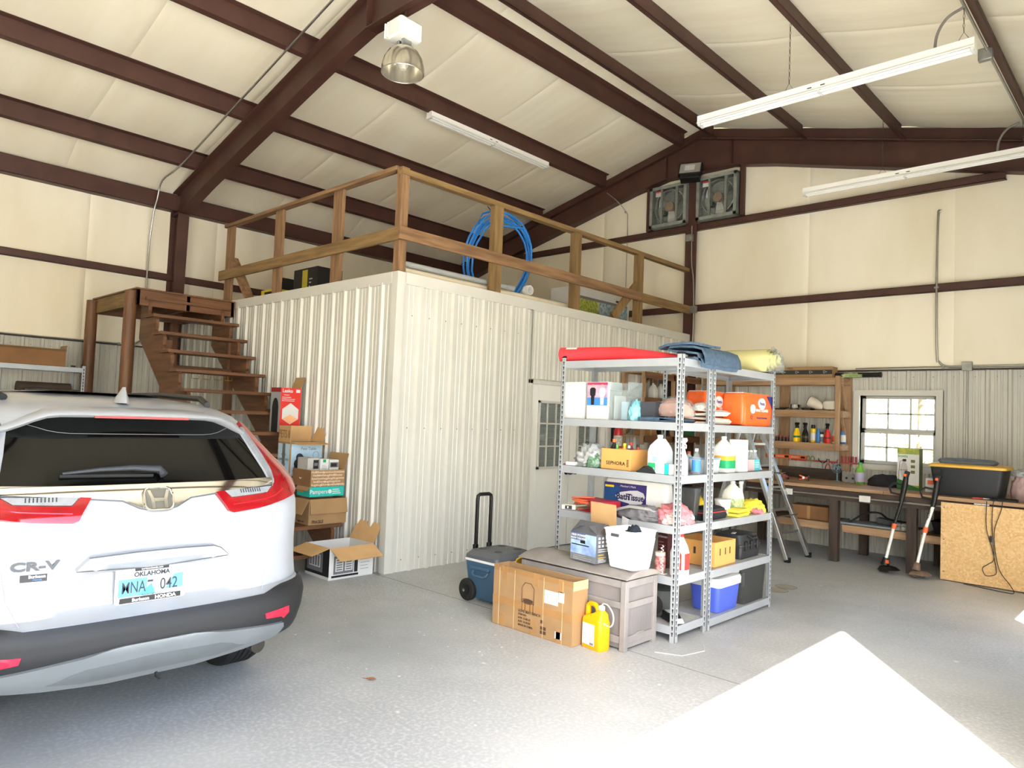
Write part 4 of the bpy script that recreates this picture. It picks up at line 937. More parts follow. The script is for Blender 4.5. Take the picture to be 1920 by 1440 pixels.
def ribbon(path, th, y0, y1, ny, wav=0, seed=0):
    rings = []
    for j in range(ny+1):
        y = y0+(y1-y0)*j/ny; up_ = []; dn = []
        for i, (x, z) in enumerate(path):
            a = path[max(i-1, 0)]; b = path[min(i+1, len(path)-1)]; dx, dz = b[0]-a[0], b[1]-a[1]; L = math.hypot(dx, dz) or 1
            nx, nz_ = -dz/L, dx/L; w = wav*noise.noise(Vector((x*9, y*6, seed)))
            up_.append((x+nx*(th/2+w), y, z+nz_*(th/2+w))); dn.append((x-nx*(th/2-w), y, z-nz_*(th/2-w)))
        rings.append(up_+dn[::-1])
    return MB().loft(rings)
t = T('denim_cloth', 'folded blue denim cloth hanging over the corner of the top shelf', 'cloth', (-2.72, 4.98, LV[0]+.0))
pth = [(-.30, .02), (-.1, .016), (.0, .014), (.035, -.005), (.05, -.03), (.04, -.05), (.03, -.02), (.0, .045), (-.08, .06), (-.2, .07), (-.26, .085), (-.24, .105), (-.15, .11), (-.03, .105), (.04, .08), (.065, .03), (.075, -.035)]
ribbon(pth, .017, -.08, .50, 16, .008, 3).build('folded_layers', denim, t, smooth=60)
ribbon([(-.33, .10), (-.25, .125), (-.15, .13), (-.05, .128), (.02, .118)], .02, -.10, .25, 10, .006, 9).build('top_fold', denim, t, smooth=60)
MB().obox((-.20, .02, .148), (.06, .1, .004), (.05, -.05, .3)).build('paper_tag', whitep, t)
t = T('plastic_sheet_roll', 'clear yellowish plastic sheeting roll at the end of the top shelf', 'roll', (-2.70, 6.10, LB[0]+.105), 0)
ycl = clearmat('yellow_clear_plastic', '#e7e2a8', .6, .2)
for r, k in ((.100, 0), (.086, 1), (.07, 2), (.052, 3)):
    MB().loft([[(x+.01*k, r*(1+.05*math.sin(3*a+k+x*9))*math.cos(a), r*(1+.05*math.sin(2*a+k))*math.sin(a)) for a in [2*math.pi*q/28 for q in range(28)]] for x in (-.42, -.3, -.15, -.03, .02+.015*k)], cap=False).build('sheet_layer', ycl, t, smooth=60)
link('crumpled_end', heapmesh((.10, .24, .2), 2.7, .5, 4), clear, t, loc=(.05, .05, -.10))
t = T('tape_roll', 'cream tape roll lying between the denim and the plastic roll', 'tape', (-2.98, 5.66, LB[0]))
MB().loft([[(r*math.cos(a), r*math.sin(a), z) for a in [2*math.pi*q/24 for q in range(24)]] for r, z in ((.045, 0), (.085, 0), (.085, .11), (.045, .11))], closed=True).build('tape', mat('cream_tape', '#e3d6bf', .6), t, smooth=40); MB().lathe([(.044, .001), (.044, .109)], 20, cap=False).build('core', card, t, smooth=40)
# second shelf
z2 = LV[1]+e
S = (.205, .2, .31); t = plainbox('fabric_box', 'tall plain white printed carton, leftmost on the second shelf', (-3.79, 4.86, z2), S, whitep); text(t, 'EasyMini', .035, mat('pale_grey_print', '#b9b9b6', .5), (-.01, -.1012, .285), FY); lines(t, '-y', S, -.08, .05, .24, 4, .014, mat('pale_grey_print', '#b9b9b6', .5), .004)
S = (.215, .2, .31); t = plainbox('photo_print_box', 'white carton with a pink shop photo of two people on the second shelf', (-3.545, 4.86, z2), S, whitep)
rect(t, '-y', S, -.103, .103, .115, .305, mat('pink_shop_print', '#d9a5b4', .5, col2='#8f7c96', scale=25)); rect(t, '-y', S, -.103, .103, .285, .305, mat('crimson_print', '#a8385a', .5), d=.002); rect(t, '-y', S, -.103, .103, .115, .18, bluep, d=.0016)
for x, c in ((-.045, blackp), (.05, whitep)):
    MB().loft([[(x+dx*.5, -.1022-d, z) for dx, d in ((-w, 0), (w, 0), (w, .0012), (-w, .0012))] for w, z in ((.03, .12), (.035, .19), (.055, .2), (.06, .25), (.03, .262))]).build('figure_print', c, t)
    MB().lathe([(.013, 0), (.013, .002)], 12).build('figure_print', mat('skin_print', '#c99d84', .5), t).matrix_local = Matrix.Translation((x, -.1022, .276)) @ Euler((math.pi/2, 0, 0)).to_matrix().to_4x4()
t = T('clear_bin', 'clear plastic bin with a cut handle on the second shelf', 'bin', (-3.335, 4.87, z2))
a_, b_, h_ = .087, .1, .31
mb = MB(); mb.box(-a_, a_, -b_, b_, 0, .004); mb.box(-a_, -a_+.003, -b_, b_, .004, h_); mb.box(a_-.003, a_, -b_, b_, .004, h_); mb.box(-a_, a_, -b_, -b_+.003, .004, h_*.78); mb.box(-a_, a_, b_-.003, b_, .004, h_); mb.build('bin_walls', clear, t)
MB().tube([(-a_, -b_, h_*.78), (0, -b_, h_*.74), (a_, -b_, h_*.78)], .004, 6).build('front_lip', clear, t, smooth=40); MB().box(-.06, -.055, -.08, .08, .005, .2).build('paper_inside', whitep, t); MB().box(.005, .07, -.07, .07, .005, .15).build('blue_pack_inside', skyp, t)
t = heap('plastic_bag', 'light blue plastic bag wedged beside the clear bin', 'bag', (-3.20, 4.82, z2), (.11, .14, .16), mat('aqua_plastic', '#8fd5df', .3, var=.3), 1.3, fold=.3)
S = (.13, .16, .155); t = plainbox('black_box', 'small matt black box beside the blue bag', (-3.085, 4.88, z2), S, mat('charcoal_card', '#3a3c42', .7), .05); rect(t, '+z', S, -.04, .04, -.03, .03, greyp)
bl = T('denim_jeans', 'flat folded dark blue denim under the pink pillow', 'cloth', (-2.93, 4.79, z2)); ribbon([(-.18, .006), (0, .007), (.14, .007), (.16, .014), (.14, .021), (0, .021), (-.18, .018)], .012, -.06, .2, 8, .003, 4).build('folded_layers', denim, bl, smooth=60); ribbon([(-.2, .028), (-.05, .03), (.1, .03), (.12, .026)], .008, -.05, .18, 8, .003, 6).build('top_fold', denim, bl, smooth=60)
t = heap('pillow_bag', 'pink pillow in a clear plastic bag on the second shelf', 'pillow', (-2.95, 4.98, z2+.045), (.30, .26, .15), mat('pink_fabric', '#d3a394', .8, var=.15), 4.2, fold=.12); link('plastic_wrap', heapmesh((.33, .28, .165), 8.1, .18, 4), clear, t)
t = T('folded_blanket', 'cream folded blanket beside the orange paper towel packs', 'cloth', (-2.88, 5.36, LB[1]+e)); ribbon([(-.2, .012), (0, .012), (.08, .012), (.1, .03), (.08, .045), (-.1, .05), (-.14, .06), (-.1, .075), (.06, .08), (.09, .1), (.05, .115), (-.12, .12)], .016, -.14, .24, 10, .006, 5).build('folded_layers', mat('cream_cloth', '#e3dcd0', .9, var=.08, bump=.3), t, smooth=60); link('corner_fold', heapmesh((.16, .2, .07), 3.1, .2, 3), MATS['cream_cloth'], t, loc=(.0, -.05, .11))
org = mat('orange_wrapper', '#f0682d', .3, var=.18, scale=14); navy = mat('navy_print', '#2b2f6f', .4)
for k, (x, y, L, lab) in enumerate(((-3.065, 5.72, .40, 'orange paper towel pack behind, partly hidden by the shelf post'), (-2.855, 6.06, .56, 'larger orange paper towel pack at the shelf end'))):
    t = softpack('paper_towel_pack', lab, (x, y, LB[1]+e), (.20, L, .285), org, group='paper towel packs')
    fx = .1115
    mb = MB()
    for (y_, z_, rx, rz_) in ((.05 if k else 0, .2, .07, .05), (-.13 if k else -.1, .15, .05, .04)): mb.add([(fx+d, y_+rx*math.cos(a*.3927), z_+rz_*math.sin(a*.3927)) for d in (-.012, .0015) for a in range(16)], [tuple(range(16)), tuple(range(31, 15, -1))]+[(a, (a+1) % 16, 16+(a+1) % 16, 16+a) for a in range(16)])
    mb.build('logo_patch', whitep, t)
    text(t, 'Fiesta', .042, navy, (fx+.002, .05 if k else 0, .2), FX, bold=.0008); text(t, 'SMART SQUARES' if k else 'MEGA', .032, whitep, (fx+.002, .05, .14), FX, bold=.001); text(t, 'Strong & Absorbent', .026, navy, (fx+.002, .05, .075), FX, bold=.0004)
    if k: text(t, '12', .05, navy, (fx+.002, -.16, .075), FX, bold=.001)
    MB().prism([(L*.30, .27), (L*.47, .27), (L*.47, .16)], 'x', fx-.02, fx+.001).build('navy_corner', navy, t)
    MB().box(-.08, .08, -L*.46, L*.46, .283, .2885).build('roll_tops', whitep, t, bevel=.002)
# third shelf
z3 = LV[2]+e
t = T('charger', 'small white charger at the left end of the third shelf', 'charger', (-3.78, 4.75, z3), .2); MB().box(-.045, .045, -.03, .03, 0, .032).build('body', white, t, bevel=.006); MB().tube([(-.045, 0, .015), (-.09, .02, .004), (-.06, .05, .004)], .003, 6).build('cord', mat('red_cord', '#b5473f', .5), t, smooth=40)
heap('grey_plastic_bags', 'crumpled grey plastic shopping bags on the third shelf', 'bag', (-3.645, 4.86, z3), (.30, .22, .19), mat('grey_film', '#b4b7b6', .35, var=.4, scale=9), 6.1, fold=.38, freq=3.6, extra=((.14, .1, .11), (.06, -.06, .0), mat('green_film', '#6e9478', .4, var=.3)))
S = (.285, .24, .165); t = carton('cosmetics_carton', 'tan carton with black lettering full of small bottles on the third shelf', (-3.335, 4.87, z3), S, 0, mat('tan_cardboard', '#d19a55', .8, var=.08), cardin)
text(t, 'SEPHORA', .040, blackp, (.0, -.1216, .05), FY, bold=.0007, space=1.1); [rect(t, '-y', S, .105, .125, .03+.012*i, .036+.012*i, blackp) for i in range(5)]
cb = 'bottles standing in the tan carton'
for k, (x, y, h, r, mm, cm, lab) in enumerate(((-.09, -.02, .235, .034, black, orangep, 'black bottle with an orange cap in the tan carton'), (-.03, -.06, .19, .028, mat('lime_plastic', '#63b04a', .4), mat('lime_plastic', '#63b04a', .4), 'lime green bottle in the tan carton'), (.035, -.05, .205, .03, mat('amber_plastic', '#e6a125', .35), yellowp, 'amber yellow bottle in the tan carton'), (.085, -.06, .19, .025, mat('navy_plastic', '#2c3566', .4), white, 'navy bottle with a white cap in the tan carton'), (.11, .03, .2, .03, mat('brick_red_plastic', '#b8402f', .4), black, 'red bottle at the back of the tan carton'), (.03, .05, .21, .028, mat('maroon_plastic', '#6d2330', .4), red, 'dark red bottle at the back of the tan carton'))):
    bottle('small_bottle', lab, (-3.335+x, 4.87+y, z3+.006), h, r, mm, cm, whitep if k == 0 else None, group=cb)
t = T('black_wedge', 'black folded pouch lying in front of the water jug', 'pouch', (-3.03, 4.745, z3)); MB().prism([(-.085, 0), (.085, 0), (.055, .04), (.02, .055), (-.02, .05)], 'y', -.035, .04).build('body', mat('black_fabric', '#232427', .9), t, bevel=.006); MB().tube([(-.08, -.036, .004), (0, -.037, .05), (.08, -.036, .006)], .002, 5).build('zip', black, t)
jug('water_jug', 'cloudy gallon water jug with a paper label on the third shelf', (-2.975, 4.83, z3), .295, .078, mat('cloudy_hdpe', '#d5dfe2', .35, var=.08), white, None)
jl = bpy.data.objects['water_jug']; MB().box(-.055, .03, -.0805, -.079, .05, .16).build('paper_label', whitep, jl); MB().box(-.02, .02, -.0812, -.08, .09, .13).build('blue_label_print', mat('light_blue_print', '#8fbfe6', .5), jl)
spray('blue_sprayer', 'blue and yellow trigger bottle behind the shelf post', (-2.88, 4.96, z3), .28, .034, mat('blue_plastic', '#2f6fb8', .35), yellowp, 2.6)
spray('white_sprayer', 'white trigger spray bottle behind the small green box', (-2.785, 4.84, z3), .28, .04, hazyc, white, -.2)
bottle('water_bottle', 'small clear water bottle with a blue label on the third shelf', (-2.775, 5.03, z3), .2, .034, clear, white, bluep)
S = (.245, .06, .08); t = plainbox('wipes_box', 'small green and white box lying at the shelf corner', (-2.895, 4.76, z3), S, whitep); rect(t, '-y', S, -.122, -.06, 0, .08, greenp); rect(t, '-y', S, .02, .06, 0, .08, tealp); text(t, 'wipes', .022, whitep, (-.09, -.0316, .04), FY)
t = T('food_container', 'clear food container with a blue lid on the third shelf', 'container', (-2.88, 5.36, LB[2]+e)); MB().loft([rr(0, 0, 0, .07, .11, .02), rr(0, 0, .11, .08, .125, .02)]).build('tub', hazyc, t, smooth=40); MB().loft([rr(0, 0, .108, .085, .13, .02), rr(0, 0, .124, .083, .128, .02)]).build('lid', mat('blue_lid', '#7f9fc0', .4), t, smooth=40)
bottle('small_cup', 'orange topped jar behind the food container', (-3.06, 5.42, LB[2]+e), .16, .035, hazyc, orangep)
jug('vinegar_jug', 'white gallon jug with a green and yellow label on the third shelf', (-2.84, 5.605, LB[2]+e), .30, .078, white, white, greenp, math.pi/2, mat('orange_yellow_print', '#e3a436', .5))
S = (.10, .155, .275); t = plainbox('white_carton', 'tall plain white carton on the third shelf between the jug and glass jars', (-2.81, 5.815, LB[2]+e), S, whitep); rect(t, '+z', S, -.04, .04, -.004, .004, mat('pale_grey_print', '#b9b9b6', .5))
t = T('jar_pack', 'pack of clear jars in a pink and teal sleeve at the shelf end', 'package', (-2.83, 6.1, LB[2]+e))
for i in range(3): MB().lathe([(.03, .0), (.03, .13), (.022, .15), (.024, .165), (.024, .18)], 14, (.0, -.085+.075*i, 0)).build('jar', clear, t, smooth=40); MB().lathe([(.026, .165), (.026, .182), (.02, .183)], 14, (.0, -.085+.075*i, 0)).build('jar_lid', galv, t, smooth=40)
MB().box(-.035, .036, -.12, .1, 0, .1).build('sleeve', mat('pink_print', '#e0b6b4', .5), t, bevel=.003); MB().box(.036, .0372, -.01, .095, .0, .1).build('sleeve_print', mat('teal_blue_print', '#58b6bf', .5), t); [MB().box(.0372, .038, .01, .08, .03+.02*i, .036+.02*i).build('text_line', whitep, t) for i in range(3)]
# fourth shelf
z4 = LV[3]+e
t = T('plug_strip', 'black and white socket adapter at the left end of the fourth shelf', 'adapter', (-3.80, 4.76, z4), .5); MB().box(-.06, .06, -.03, .03, 0, .04).build('body', mat('beige_plastic', '#d8d3c4', .5), t, bevel=.006); MB().box(-.03, .03, -.031, -.025, .005, .035).build('socket', black, t); MB().box(-.01, .0, -.0325, -.025, .012, .028).build('contact', white, t)
S = (.24, .22, .13); t = T('cord_box', 'red carton on its side with an orange extension cord spilling out', 'box', (-3.56, 4.86, z4), -.25)
mb = MB(); k = .005; a, b, h = .15, .10, .10; mb.box(-a, a, -b, b, 0, k); mb.box(-a, a, -b, b, h-k, h); mb.box(a-k, a, -b, b, k, h-k); mb.box(-a, a, b-k, b, k, h-k); mb.box(0.0, a, -b, -b+k, k, h-k); mb.build('carton_walls', mat('crimson_card', '#b3263a', .5, var=.1), t)
MB().box(-a-.11, -a, -b, b, .004, .009).build('flap', cardin, t); MB().bar((-a, 0, h), (-a-.09, 0, h-.07), 2*b, k, (1, 0, 1)).build('flap', cardin, t); text(t, 'SHOP VAC', .03, whitep, (.075, -.1012, .07), FY, xs=.7); text(t, 'cord', .03, whitep, (.075, -.1012, .035), FY); MB().box(.115, .145, -.1015, -.10, .06, .095).build('paper_label', whitep, t)
t = T('extension_cord', 'orange extension cord coiled in the mouth of the red carton', 'cord', (-3.70, 4.84, z4+.03)); q = random.Random(8); MB().tube([((.085+.02*math.sin(i*.7))*math.cos(i*.42)+.02*math.sin(i*.13), (.06+.012*math.cos(i*.9))*math.sin(i*.42), .006+.03*(.5+.5*math.sin(i*.23))+.0005*i) for i in range(110)], .0055, 6).build('cable', mat('orange_cable', '#e06a41', .5), t, smooth=40); MB().box(-.12, -.08, -.05, -.025, -.02, .0).build('plug', black, t, bevel=.003)
t = softpack('tissue_pack', 'purple bath tissue pack standing on the fourth shelf', (-3.30, 5.055, z4), (.60, .14, .275), mat('white_film', '#ecebe6', .3, var=.06), bulge=.006)
purp = mat('purple_print', '#3d3570', .35, var=.2, scale=6)
MB().box(-.30, .115, -.0785, -.06, .025, .245).build('purple_panel', purp, t); MB().box(-.30, -.14, -.0792, -.0785, .07, .22).build('blue_panel', mat('deep_blue_print', '#234a7d', .4), t)
mb = MB(); mb.prism([(-.185, .14), (-.13, .172), (-.04, .19), (.03, .197), (.09, .18), (.105, .15), (.08, .1), (.02, .045), (-.05, .085), (-.15, .1)], 'y', -.0795, -.0785); mb.build('heart_panel', mat('silver_print', '#c9cacc', .4), t)
text(t, 'Bath', .072, mat('navy_letter', '#1a1c4a', .4), (-.11, -.0802, .135), FY, bold=.002); text(t, 'Tissue', .072, MATS['navy_letter'], (.015, -.0802, .135), FY, bold=.002, xs=.85); text(t, "Member's Mark", .024, whitep, (-.06, -.0802, .222), FY); MB().box(-.29, -.2, -.0800, -.0785, .205, .222).build('yellow_tab', yellowp, t); MB().box(-.1, .05, -.0800, -.0785, .028, .045).build('yellow_band', mat('gold_print', '#c7a540', .5), t)
for i in range(7): MB().lathe([(.036, 0), (.038, .01), (.036, .018)], 16, (-.245+.08*i, 0, .262)).build('tissue_roll_top', white, t, smooth=40)
MB().lathe([(.03, 0), (.03, .002)], 16).build('gold_seal', mat('gold_print', '#c7a540', .5), t).matrix_local = Matrix.Translation((.235, -.0785, .06)) @ Euler((math.pi/2, 0, 0)).to_matrix().to_4x4(); text(t, '45', .04, blackp, (.235, -.0812, .06), FY)
grym = mat('grey_nylon', '#77767a', .8, var=.3, scale=12)
t = heap('nylon_vest', 'crumpled grey nylon vest with a hanging white tag on the fourth shelf', 'clothing', (-3.13, 4.83, z4), (.42, .22, .10), grym, 9.4, fold=.3, freq=2.6, extra=((.22, .14, .08), (.08, -.02, .03), grym)); MB().obox((-.06, -.135, -.02), (.06, .003, .07), (.25, .3, 0)).build('paper_tag', whitep, t); MB().tube([(-.2, -.06, .05), (-.05, -.09, .095), (.1, -.07, .09), (.2, -.02, .06)], .012, 6).build('strap', mat('light_grey_web', '#9c9a98', .8), t, smooth=40)
heap('white_towel', 'small white towel behind the grey vest', 'towel', (-3.29, 4.93, z4), (.14, .12, .08), mat('white_terry', '#efece6', .95, bump=.3), 2.2)
t = heap('pink_towels', 'heap of pink and white towels at the shelf corner', 'towel', (-2.855, 4.87, z4), (.26, .26, .15), mat('pink_terry', '#d8838a', .95, var=.2, bump=.3), 5.7, fold=.35, freq=3.2, extra=((.17, .16, .10), (.02, -.06, .0), mat('floral_terry', '#eadfda', .95, col2='#d49a90', scale=22))); link('towel_end', heapmesh((.14, .14, .09), 7.9, .3, 4), MATS['floral_terry'], t, loc=(.05, .06, .0))
t = T('black_pouch', 'black zip pouch with a red edge on the fourth shelf', 'pouch', (-2.87, 5.42, LB[3]+e)); MB().loft([rr(0, 0, 0, .075, .19, .04), rr(0, 0, .03, .085, .2, .05), rr(0, -.02, .085, .08, .18, .05), rr(0, -.02, .10, .05, .15, .05)]).build('body', mat('black_fabric', '#232427', .9), t, smooth=50); MB().tube(rr(0, -.01, .06, .086, .195, .05), .004, 6, closed=True).build('red_piping', red, t, smooth=40)
t = T('black_bin', 'dark open bin at the back of the fourth shelf', 'bin', (-2.91, 5.11, z4)); MB().loft([rr(0, 0, 0, .10, .03, .02), rr(0, 0, .26, .13, .045, .025), rr(0, 0, .26, .125, .04, .025), rr(0, 0, .01, .095, .025, .02)]).build('bin_walls', smoky, t, smooth=40); MB().tube(rr(0, 0, .26, .13, .045, .025), .005, 6, closed=True).build('rim', black, t, smooth=40)
t = T('white_bucket', 'small white tub with a lid on the fourth shelf', 'tub', (-2.90, 5.73, LB[3]+e)); MB().lathe([(.06, 0), (.066, .12)], 20).build('tub', white, t, smooth=40); MB().lathe([(.07, .115), (.07, .135), (.062, .138)], 20).build('lid', white, t, smooth=40); MB().tube([(0, -.068, .11), (.04, -.075, .07), (.065, -.06, .04)], .003, 5).build('handle', white, t, smooth=40)
jug('weed_spray_jug', 'cream jug with a green garden label on the fourth shelf', (-2.93, 5.97, LB[3]+e), .28, .075, mat('cream_hdpe', '#eeeadb', .4), white, mat('garden_label', '#8fae62', .5, col2='#d9dfb0', scale=40), math.pi/2)
spray('cream_sprayer', 'cream trigger bottle beside the garden jug', (-2.93, 6.13, LB[3]+e), .27, .036, mat('cream_hdpe', '#eeeadb', .4), white, 1.6)
t = T('yellow_cloth', 'flat bright yellow cloth pack on the fourth shelf edge', 'cloth', (-2.80, 5.82, LB[3]+e), math.pi/2+.1); ribbon([(-.12, .012), (0, .012), (.11, .012), (.125, .03), (.11, .048), (0, .05), (-.12, .046)], .022, -.05, .05, 6, .004, 2).build('folded_layers', mat('yellow_microfibre', '#f2e04a', .95, bump=.3), t, smooth=60); MB().tube([(-.05, -.05, .06), (-.05, .05, .06)], .003, 5).build('seam', mat('yellow_microfibre', '#f2e04a', .95), t)
heap('yellow_rags', 'yellow and pink rags heaped at the end of the fourth shelf', 'cloth', (-2.85, 6.2, LB[3]+e), (.2, .24, .12), MATS['yellow_microfibre'], 3.3, fold=.3, extra=((.12, .12, .05), (.06, -.06, 0), mat('pink_terry', '#d8838a', .95)))
heap('yellow_glove', 'yellow rubber glove at the back of the fourth shelf', 'glove', (-3.05, 5.6, LB[3]+e), (.08, .1, .15), yellowp, 3.9)
# fifth shelf
z5 = LV[4]+e
S = (.09, .12, .26); t = plainbox('dark_red_box', 'dark maroon box with pale text at the back of the fifth shelf', (-3.02, 5.04, z5), S, mat('maroon_print', '#4a1f22', .5)); text(t, 'STRAND', .022, whitep, (0, -.0616, .235), FY); lines(t, '-y', S, -.035, .03, .19, 6, .024, mat('dull_red_print', '#8c5a55', .5), .008)
t = T('patterned_jar', 'red and cream patterned jar on the fifth shelf beside the white basket', 'jar', (-2.93, 4.80, z5)); MB().lathe([(.036, 0), (.042, .02), (.042, .1), (.036, .13)], 20).build('body', mat('red_pattern', '#8e2a35', .4, col2='#d9b7ac', scale=24), t, smooth=40); MB().lathe([(.04, .125), (.04, .15), (.035, .152)], 20).build('lid', mat('pale_pink_print', '#f0d9c6', .5), t, smooth=40)
t = T('wire_holder', 'white looped wire holder on the fifth shelf', 'holder', (-2.88, 4.755, z5)); MB().tube([(.012*math.sin(i*.8), -.01, .006+i*.0035) for i in range(60)], .003, 5).build('wire_loops', white, t, smooth=40); MB().box(-.03, .03, -.02, .02, 0, .005).build('foot', white, t)
t = T('cleaner_bottle', 'white cleaner bottle with a red label behind the front shelf post', 'bottle', (-2.775, 4.82, z5)); MB().loft([rr(0, 0, 0, .06, .05, .025), rr(0, 0, .02, .064, .053, .03), rr(0, 0, .17, .064, .053, .03), rr(0, .005, .22, .05, .045, .03), rr(-.01, .01, .27, .034, .032, .028), rr(-.015, .01, .295, .03, .028, .025)]).build('body', white, t, smooth=50); MB().loft([rr(-.015, .01, .285, .034, .032, .02), rr(-.02, .01, .315, .034, .03, .02)]).build('cap', red, t, smooth=40); mb = MB(); mb.prism([(-.03, .05), (.045, .05), (.045, .165), (.02, .19), (-.015, .18), (-.03, .15)], 'y', -.0545, -.05); mb.build('red_label', red, t); MB().box(-.02, .035, -.0555, -.0545, .1, .13).build('white_label_print', whitep, t); MB().box(.0625, .066, -.035, .03, .05, .17).build('red_label', red, t)
S = (.36, .36, .2); t = carton('produce_carton', 'open tan carton with slotted sides on the fifth shelf', (-2.945, 5.53, LB[4]+e), S, 0, mat('tan_cardboard', '#d19a55', .8, var=.08), carddk)
for u in (-.09, 0, .08): rect(t, '+x', S, u-.008, u+.008, .09, .145, mat('slot_brown', '#3f2c1c', .9))
rect(t, '-y', S, -.01, .01, .09, .145, MATS['slot_brown'])
t = T('tool_case', 'black plastic tool case on the fifth shelf', 'case', (-2.93, 6.06, LB[4]+e)); MB().loft([rr(0, 0, 0, .13, .18, .02), rr(0, 0, .10, .14, .19, .025), rr(0, 0, .105, .145, .195, .025), rr(0, 0, .12, .145, .195, .025), rr(0, 0, .125, .138, .188, .025), rr(0, 0, .20, .12, .17, .04)]).build('shell', mat('case_black', '#2b2c2e', .5, bump=.1), t, smooth=40)
for y in (-.11, .0, .11): MB().box(.138, .155, y-.02, y+.02, .07, .15).build('latch', black, t, bevel=.004)
MB().tube([(.13, -.05, .19), (.16, -.05, .18), (.16, .05, .18), (.13, .05, .19)], .01, 8).build('handle', black, t, smooth=40); MB().obox((.02, -.09, .205), (.03, .09, .004), (0, .0, .3)).build('paper_label', whitep, t)
# bottom shelf
z6 = LV[5]+e
t = T('shop_vacuum', 'dark round shop vacuum on the bottom shelf behind the deck box', 'vacuum', (-3.0, 4.95, z6)); MB().lathe([(.10, 0), (.13, .03), (.135, .14), (.12, .2), (.06, .235), (.02, .24)], 24).build('drum', mat('dark_grey_plastic', '#3a3d3b', .6), t, smooth=45)
MB().loft([[(.139*math.cos(-.9+.0)+.0, -.132+.0*q, .0) for q in (0, 1)] for _ in (0, 1)]) if 0 else None
MB().lathe([(.06, 0), (.07, .012), (.05, .02), (.02, .02)], 20).build('wheel_cover', rubber, t, smooth=40).matrix_local = Matrix.Translation((.03, -.128, .1)) @ Euler((math.pi/2, 0, 0)).to_matrix().to_4x4()
t = T('floor_nozzle', 'black and clear vacuum head lying on the bottom shelf', 'nozzle', (-2.86, 4.86, z6), -.5); MB().loft([[(x, y, z) for x, y, z in ((x0, -w, 0), (x0, w, 0), (x0, w, h_), (x0, -w, h_))] for x0, w, h_ in ((-.16, .03, .06), (-.08, .045, .07), (.03, .05, .055), (.1, .04, .03), (.13, .02, .015))]).build('head', black, t, bevel=.005); MB().loft([[(x, y, z) for x, y, z in ((x0, -w, .01), (x0, w, .01), (x0, w, h_), (x0, -w, h_))] for x0, w, h_ in ((.095, .042, .034), (.14, .03, .02))]).build('white_tip', white, t); MB().box(-.07, .03, -.03, .03, .06, .068).build('clear_window', hazyc, t)
zb = LB[5]+e
t = T('blue_cooler', 'small blue cooler with a white lid on the bottom shelf', 'cooler', (-2.885, 5.60, zb)); MB().loft([rr(0, 0, 0, .115, .17, .03), rr(0, 0, .02, .12, .175, .035), rr(0, 0, .215, .135, .195, .035)]).build('body', mat('cobalt_plastic', '#4a5fc4', .4, var=.06), t, smooth=40); MB().loft([rr(0, 0, .205, .145, .205, .04), rr(0, 0, .255, .148, .208, .045), rr(0, 0, .275, .14, .2, .045), rr(0, 0, .285, .10, .15, .04)]).build('lid', white, t, smooth=40); MB().box(-.06, .06, -.09, .09, .2845, .288).build('lid_inset', mat('pale_grey_plastic', '#c9cfcf', .5), t); MB().tube([(0, .21, .24), (.06, .225, .262), (.1, .21, .285), (.09, .05, .3)], .011, 8).build('handle', white, t, smooth=40)
t = T('smoky_tote', 'empty smoky clear tote at the end of the bottom shelf', 'tote', (-2.90, 6.07, zb)); MB().loft([rr(0, 0, 0, .14, .2, .03), rr(0, 0, .34, .15, .225, .03), rr(0, 0, .34, .146, .221, .03), rr(0, 0, .005, .136, .196, .03)]).build('tote_walls', smoky, t, smooth=40); MB().box(-.08, .04, -.12, -.02, .012, .16).box(-.07, .03, -.02, .05, .1, .22).build('dark_pads_inside', mat('charcoal_card', '#3a3c42', .7), t)
# ------------------------------------------------------------------ things on the floor by the shelving
resin = mat('weathered_grey_resin', '#8b8683', .7, var=.2, scale=5, bump=.15)
resind = mat('grey_resin_panel', '#7f7a79', .7, var=.22, scale=4, bump=.15)
t = T('deck_box', 'weathered grey resin deck box with a curved lid in front of the shelving', 'storage box', (-3.345, 4.44, 0))
a, b, h = .495, .205, .485
mb = MB(); mb.box(-a+.02, a-.02, -b+.02, b-.02, .015, h); mb.build('tub_panels', resind, t)
for x in (-a, a-.045):
    for y in (-b, b-.045): MB().box(x, x+.045, y, y+.045, 0, h).build('corner_post', resin, t, bevel=.004)
for z0, z1 in ((h-.05, h), (.29, .335), (.05, .10)):
    mb = MB(); mb.box(-a+.045, a-.045, -b+.004, -b+.025, z0, z1); mb.box(a-.025, a-.004, -b+.045, b-.045, z0, z1); mb.box(-a+.004, -a+.025, -b+.045, b-.045, z0, z1); mb.build('rail', resin, t, bevel=.003)
mb = MB(); mb.prism([(-b+.045, .02), (b-.045, .02), (b-.045, .06)]+[(y, .06+.05*(1-(y/(b-.045))**2)) for y in [(b-.045)*(1-k/6) for k in range(1, 12)]]+[(-b+.045, .06)], 'x', a-.024, a-.008); mb.build('arched_rail', resin, t, bevel=.002)
mb = MB()
for k in range(18): x = -a+.06+k*.046; mb.box(x, x+.004, -b+.0205, -b+.0185 if 0 else -b+.023, .1, .29)
mb.build('plank_grooves', mat('groove_grey', '#7d7875', .8), t)
for k in range(8): y = -b+.06+k*.038; MB().box(a-.021, a-.0195, y, y+.003, .1, .29).build('plank_groove', MATS['groove_grey'], t)
N = 13; rings = []
for k in range(N):
    y = -b-.02+(2*b+.04)*k/(N-1); z = h+.022+.045*(1-(y/(b+.02))**2)
    rings.append([(-a-.02, y, h+.014), (a+.02, y, h+.014), (a+.02, y, z), (a*.6, y, z+.004), (-a*.6, y, z+.004), (-a-.02, y, z)])
MB().loft(rings).build('lid', mat('pale_resin_lid', '#928c86', .65, var=.25, scale=4, bump=.15), t, bevel=.005)
